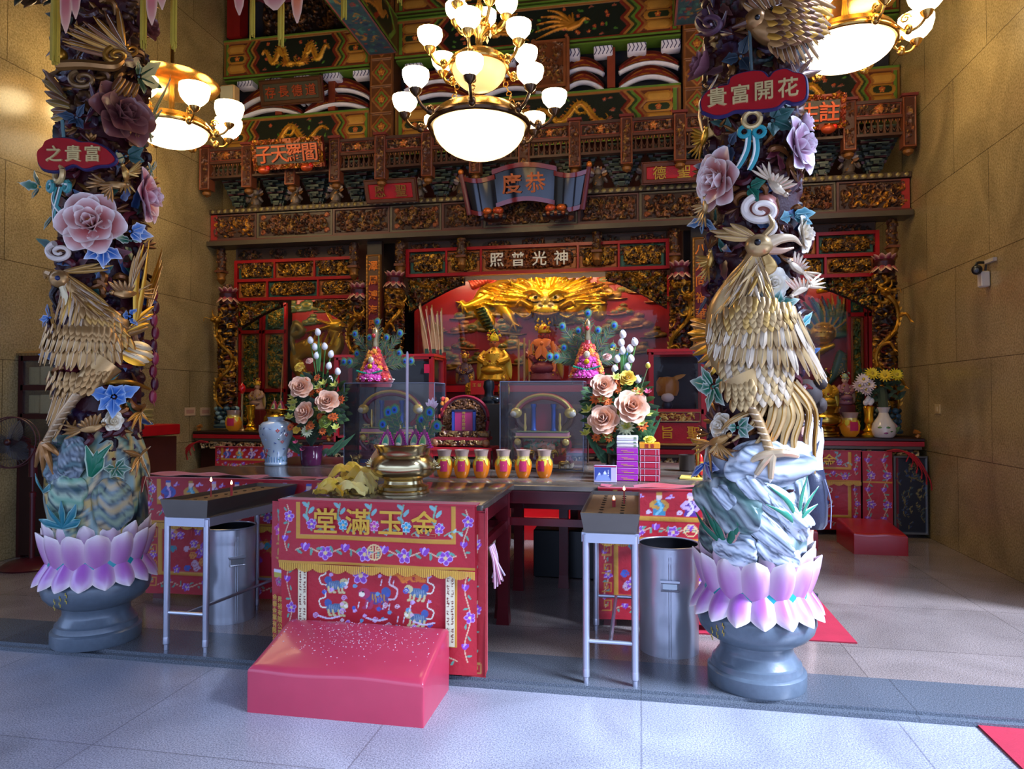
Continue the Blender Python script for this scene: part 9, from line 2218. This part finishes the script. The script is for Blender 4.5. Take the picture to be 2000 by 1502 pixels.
mb=MB();loft(mb,[(0,0,.90,.155,.122),(0,0,.96,.148,.115),(0,0,1.06,.138,.108),(0,-.005,1.18,.152,.116),(0,-.005,1.27,.158,.108),(0,0,1.31,.135,.09),(0,0,1.325,.12,.082)],C('#dcdce6'))
for s_ in(-1,1):mb.sweep([(s_*.085,-.075,1.31),(s_*.09,0,1.375),(s_*.085,.075,1.31)],.018,C('#dcdce6'),.006,up=(s_,0,.3),k=4)
mb.build('white_top','matte',pe)
mb=MB();loft(mb,[(0,0,.98,.150,.118),(0,0,.93,.158,.126),(0,-.005,.86,.172,.138),(0,-.005,.80,.178,.14),(0,0,.74,.17,.13)],C('#161c36'))
for s_ in(-1,1):loft(mb,[(s_*.085,0,.80,.10,.125),(s_*.09,.005,.68,.105,.115),(s_*.09,.01,.60,.105,.11)],C('#161c36'),wob=.02)
mb.build('shorts','matte',pe)
mb=MB();a=np.linspace(0,2*PI,23);b_=np.linspace(-.9,PI/2,12);A,B=np.meshgrid(a,b_);k=1+.03*np.sin(14*A);mb.grid(np.stack([.094*np.cos(B)*np.cos(A)*k,-.005+.108*np.cos(B)*np.sin(A)*k-.02*(np.sin(A)>.3)*(B<.25),1.515+.115*np.sin(B)],2),C('#2a1c16'));mb.ell((0,-.10,1.60),(.055,.05,.05),C('#2a1c16'));mb.ell((.01,-.1,1.44),(.06,.045,.06),C('#2e1f18'));mb.build('hair','matte',pe)
mb=MB();mb.ell((0,.118,1.49),(.013,.018,.02),C('#d8a890'))
for s_ in(-1,1):mb.ell((s_*.03,.105,1.512),(.012,.006,.007),C('#1c1412'));mb.ell((s_*.075,.02,1.495),(.012,.022,.03),C('#d0a088'))
mb.ell((0,.108,1.452),(.022,.008,.007),C('#a85a52'));mb.build('face','skin',pe)
for s_ in(-1,1):mb=MB();mb.sweep([(s_*.085,-.06,.03),(s_*.088,0,.035),(s_*.095,.14,.025)],[.036,.04,.036],C('#15151c'),[.03,.035,.022],k=3);mb.build('shoe','matte',pe)
t=thing('drawstring_bag','navy drawstring bag hanging at the hip of the person in the white top','bag',(PX+.06,PY-.22,.62));mb=MB()
bc=D(PX-.035,PY-.29,0);G=[];a=np.linspace(0,2*PI,29)
for z,rx,ry in((.60,.02,.01),(.605,.08,.045),(.64,.10,.06),(.75,.105,.065),(.88,.095,.055),(.97,.07,.04),(1.0,.03,.02)):G.append(np.stack([bc.x+rx*np.cos(a)*(1+.05*np.cos(7*a+9*z)),bc.y+ry*np.sin(a),np.full(29,z)],1))
mb.grid(np.array(G),C('#131a34'));mb.build('pouch','silk',t);mb=MB();mb.sweep([bc+D(.08,-.03,.95),bc+D(.115,-.05,.8),bc+D(.11,-.05,.62)],.004,C('#8a90a8'),n=5,k=3);mb.sweep([bc+D(0,.02,1.0),D(PX+.06,PY-.11,1.2),D(PX+.09,PY-.07,1.36)],.008,C('#1c2340'),n=6,k=3);mb.build('cord','matte',t)
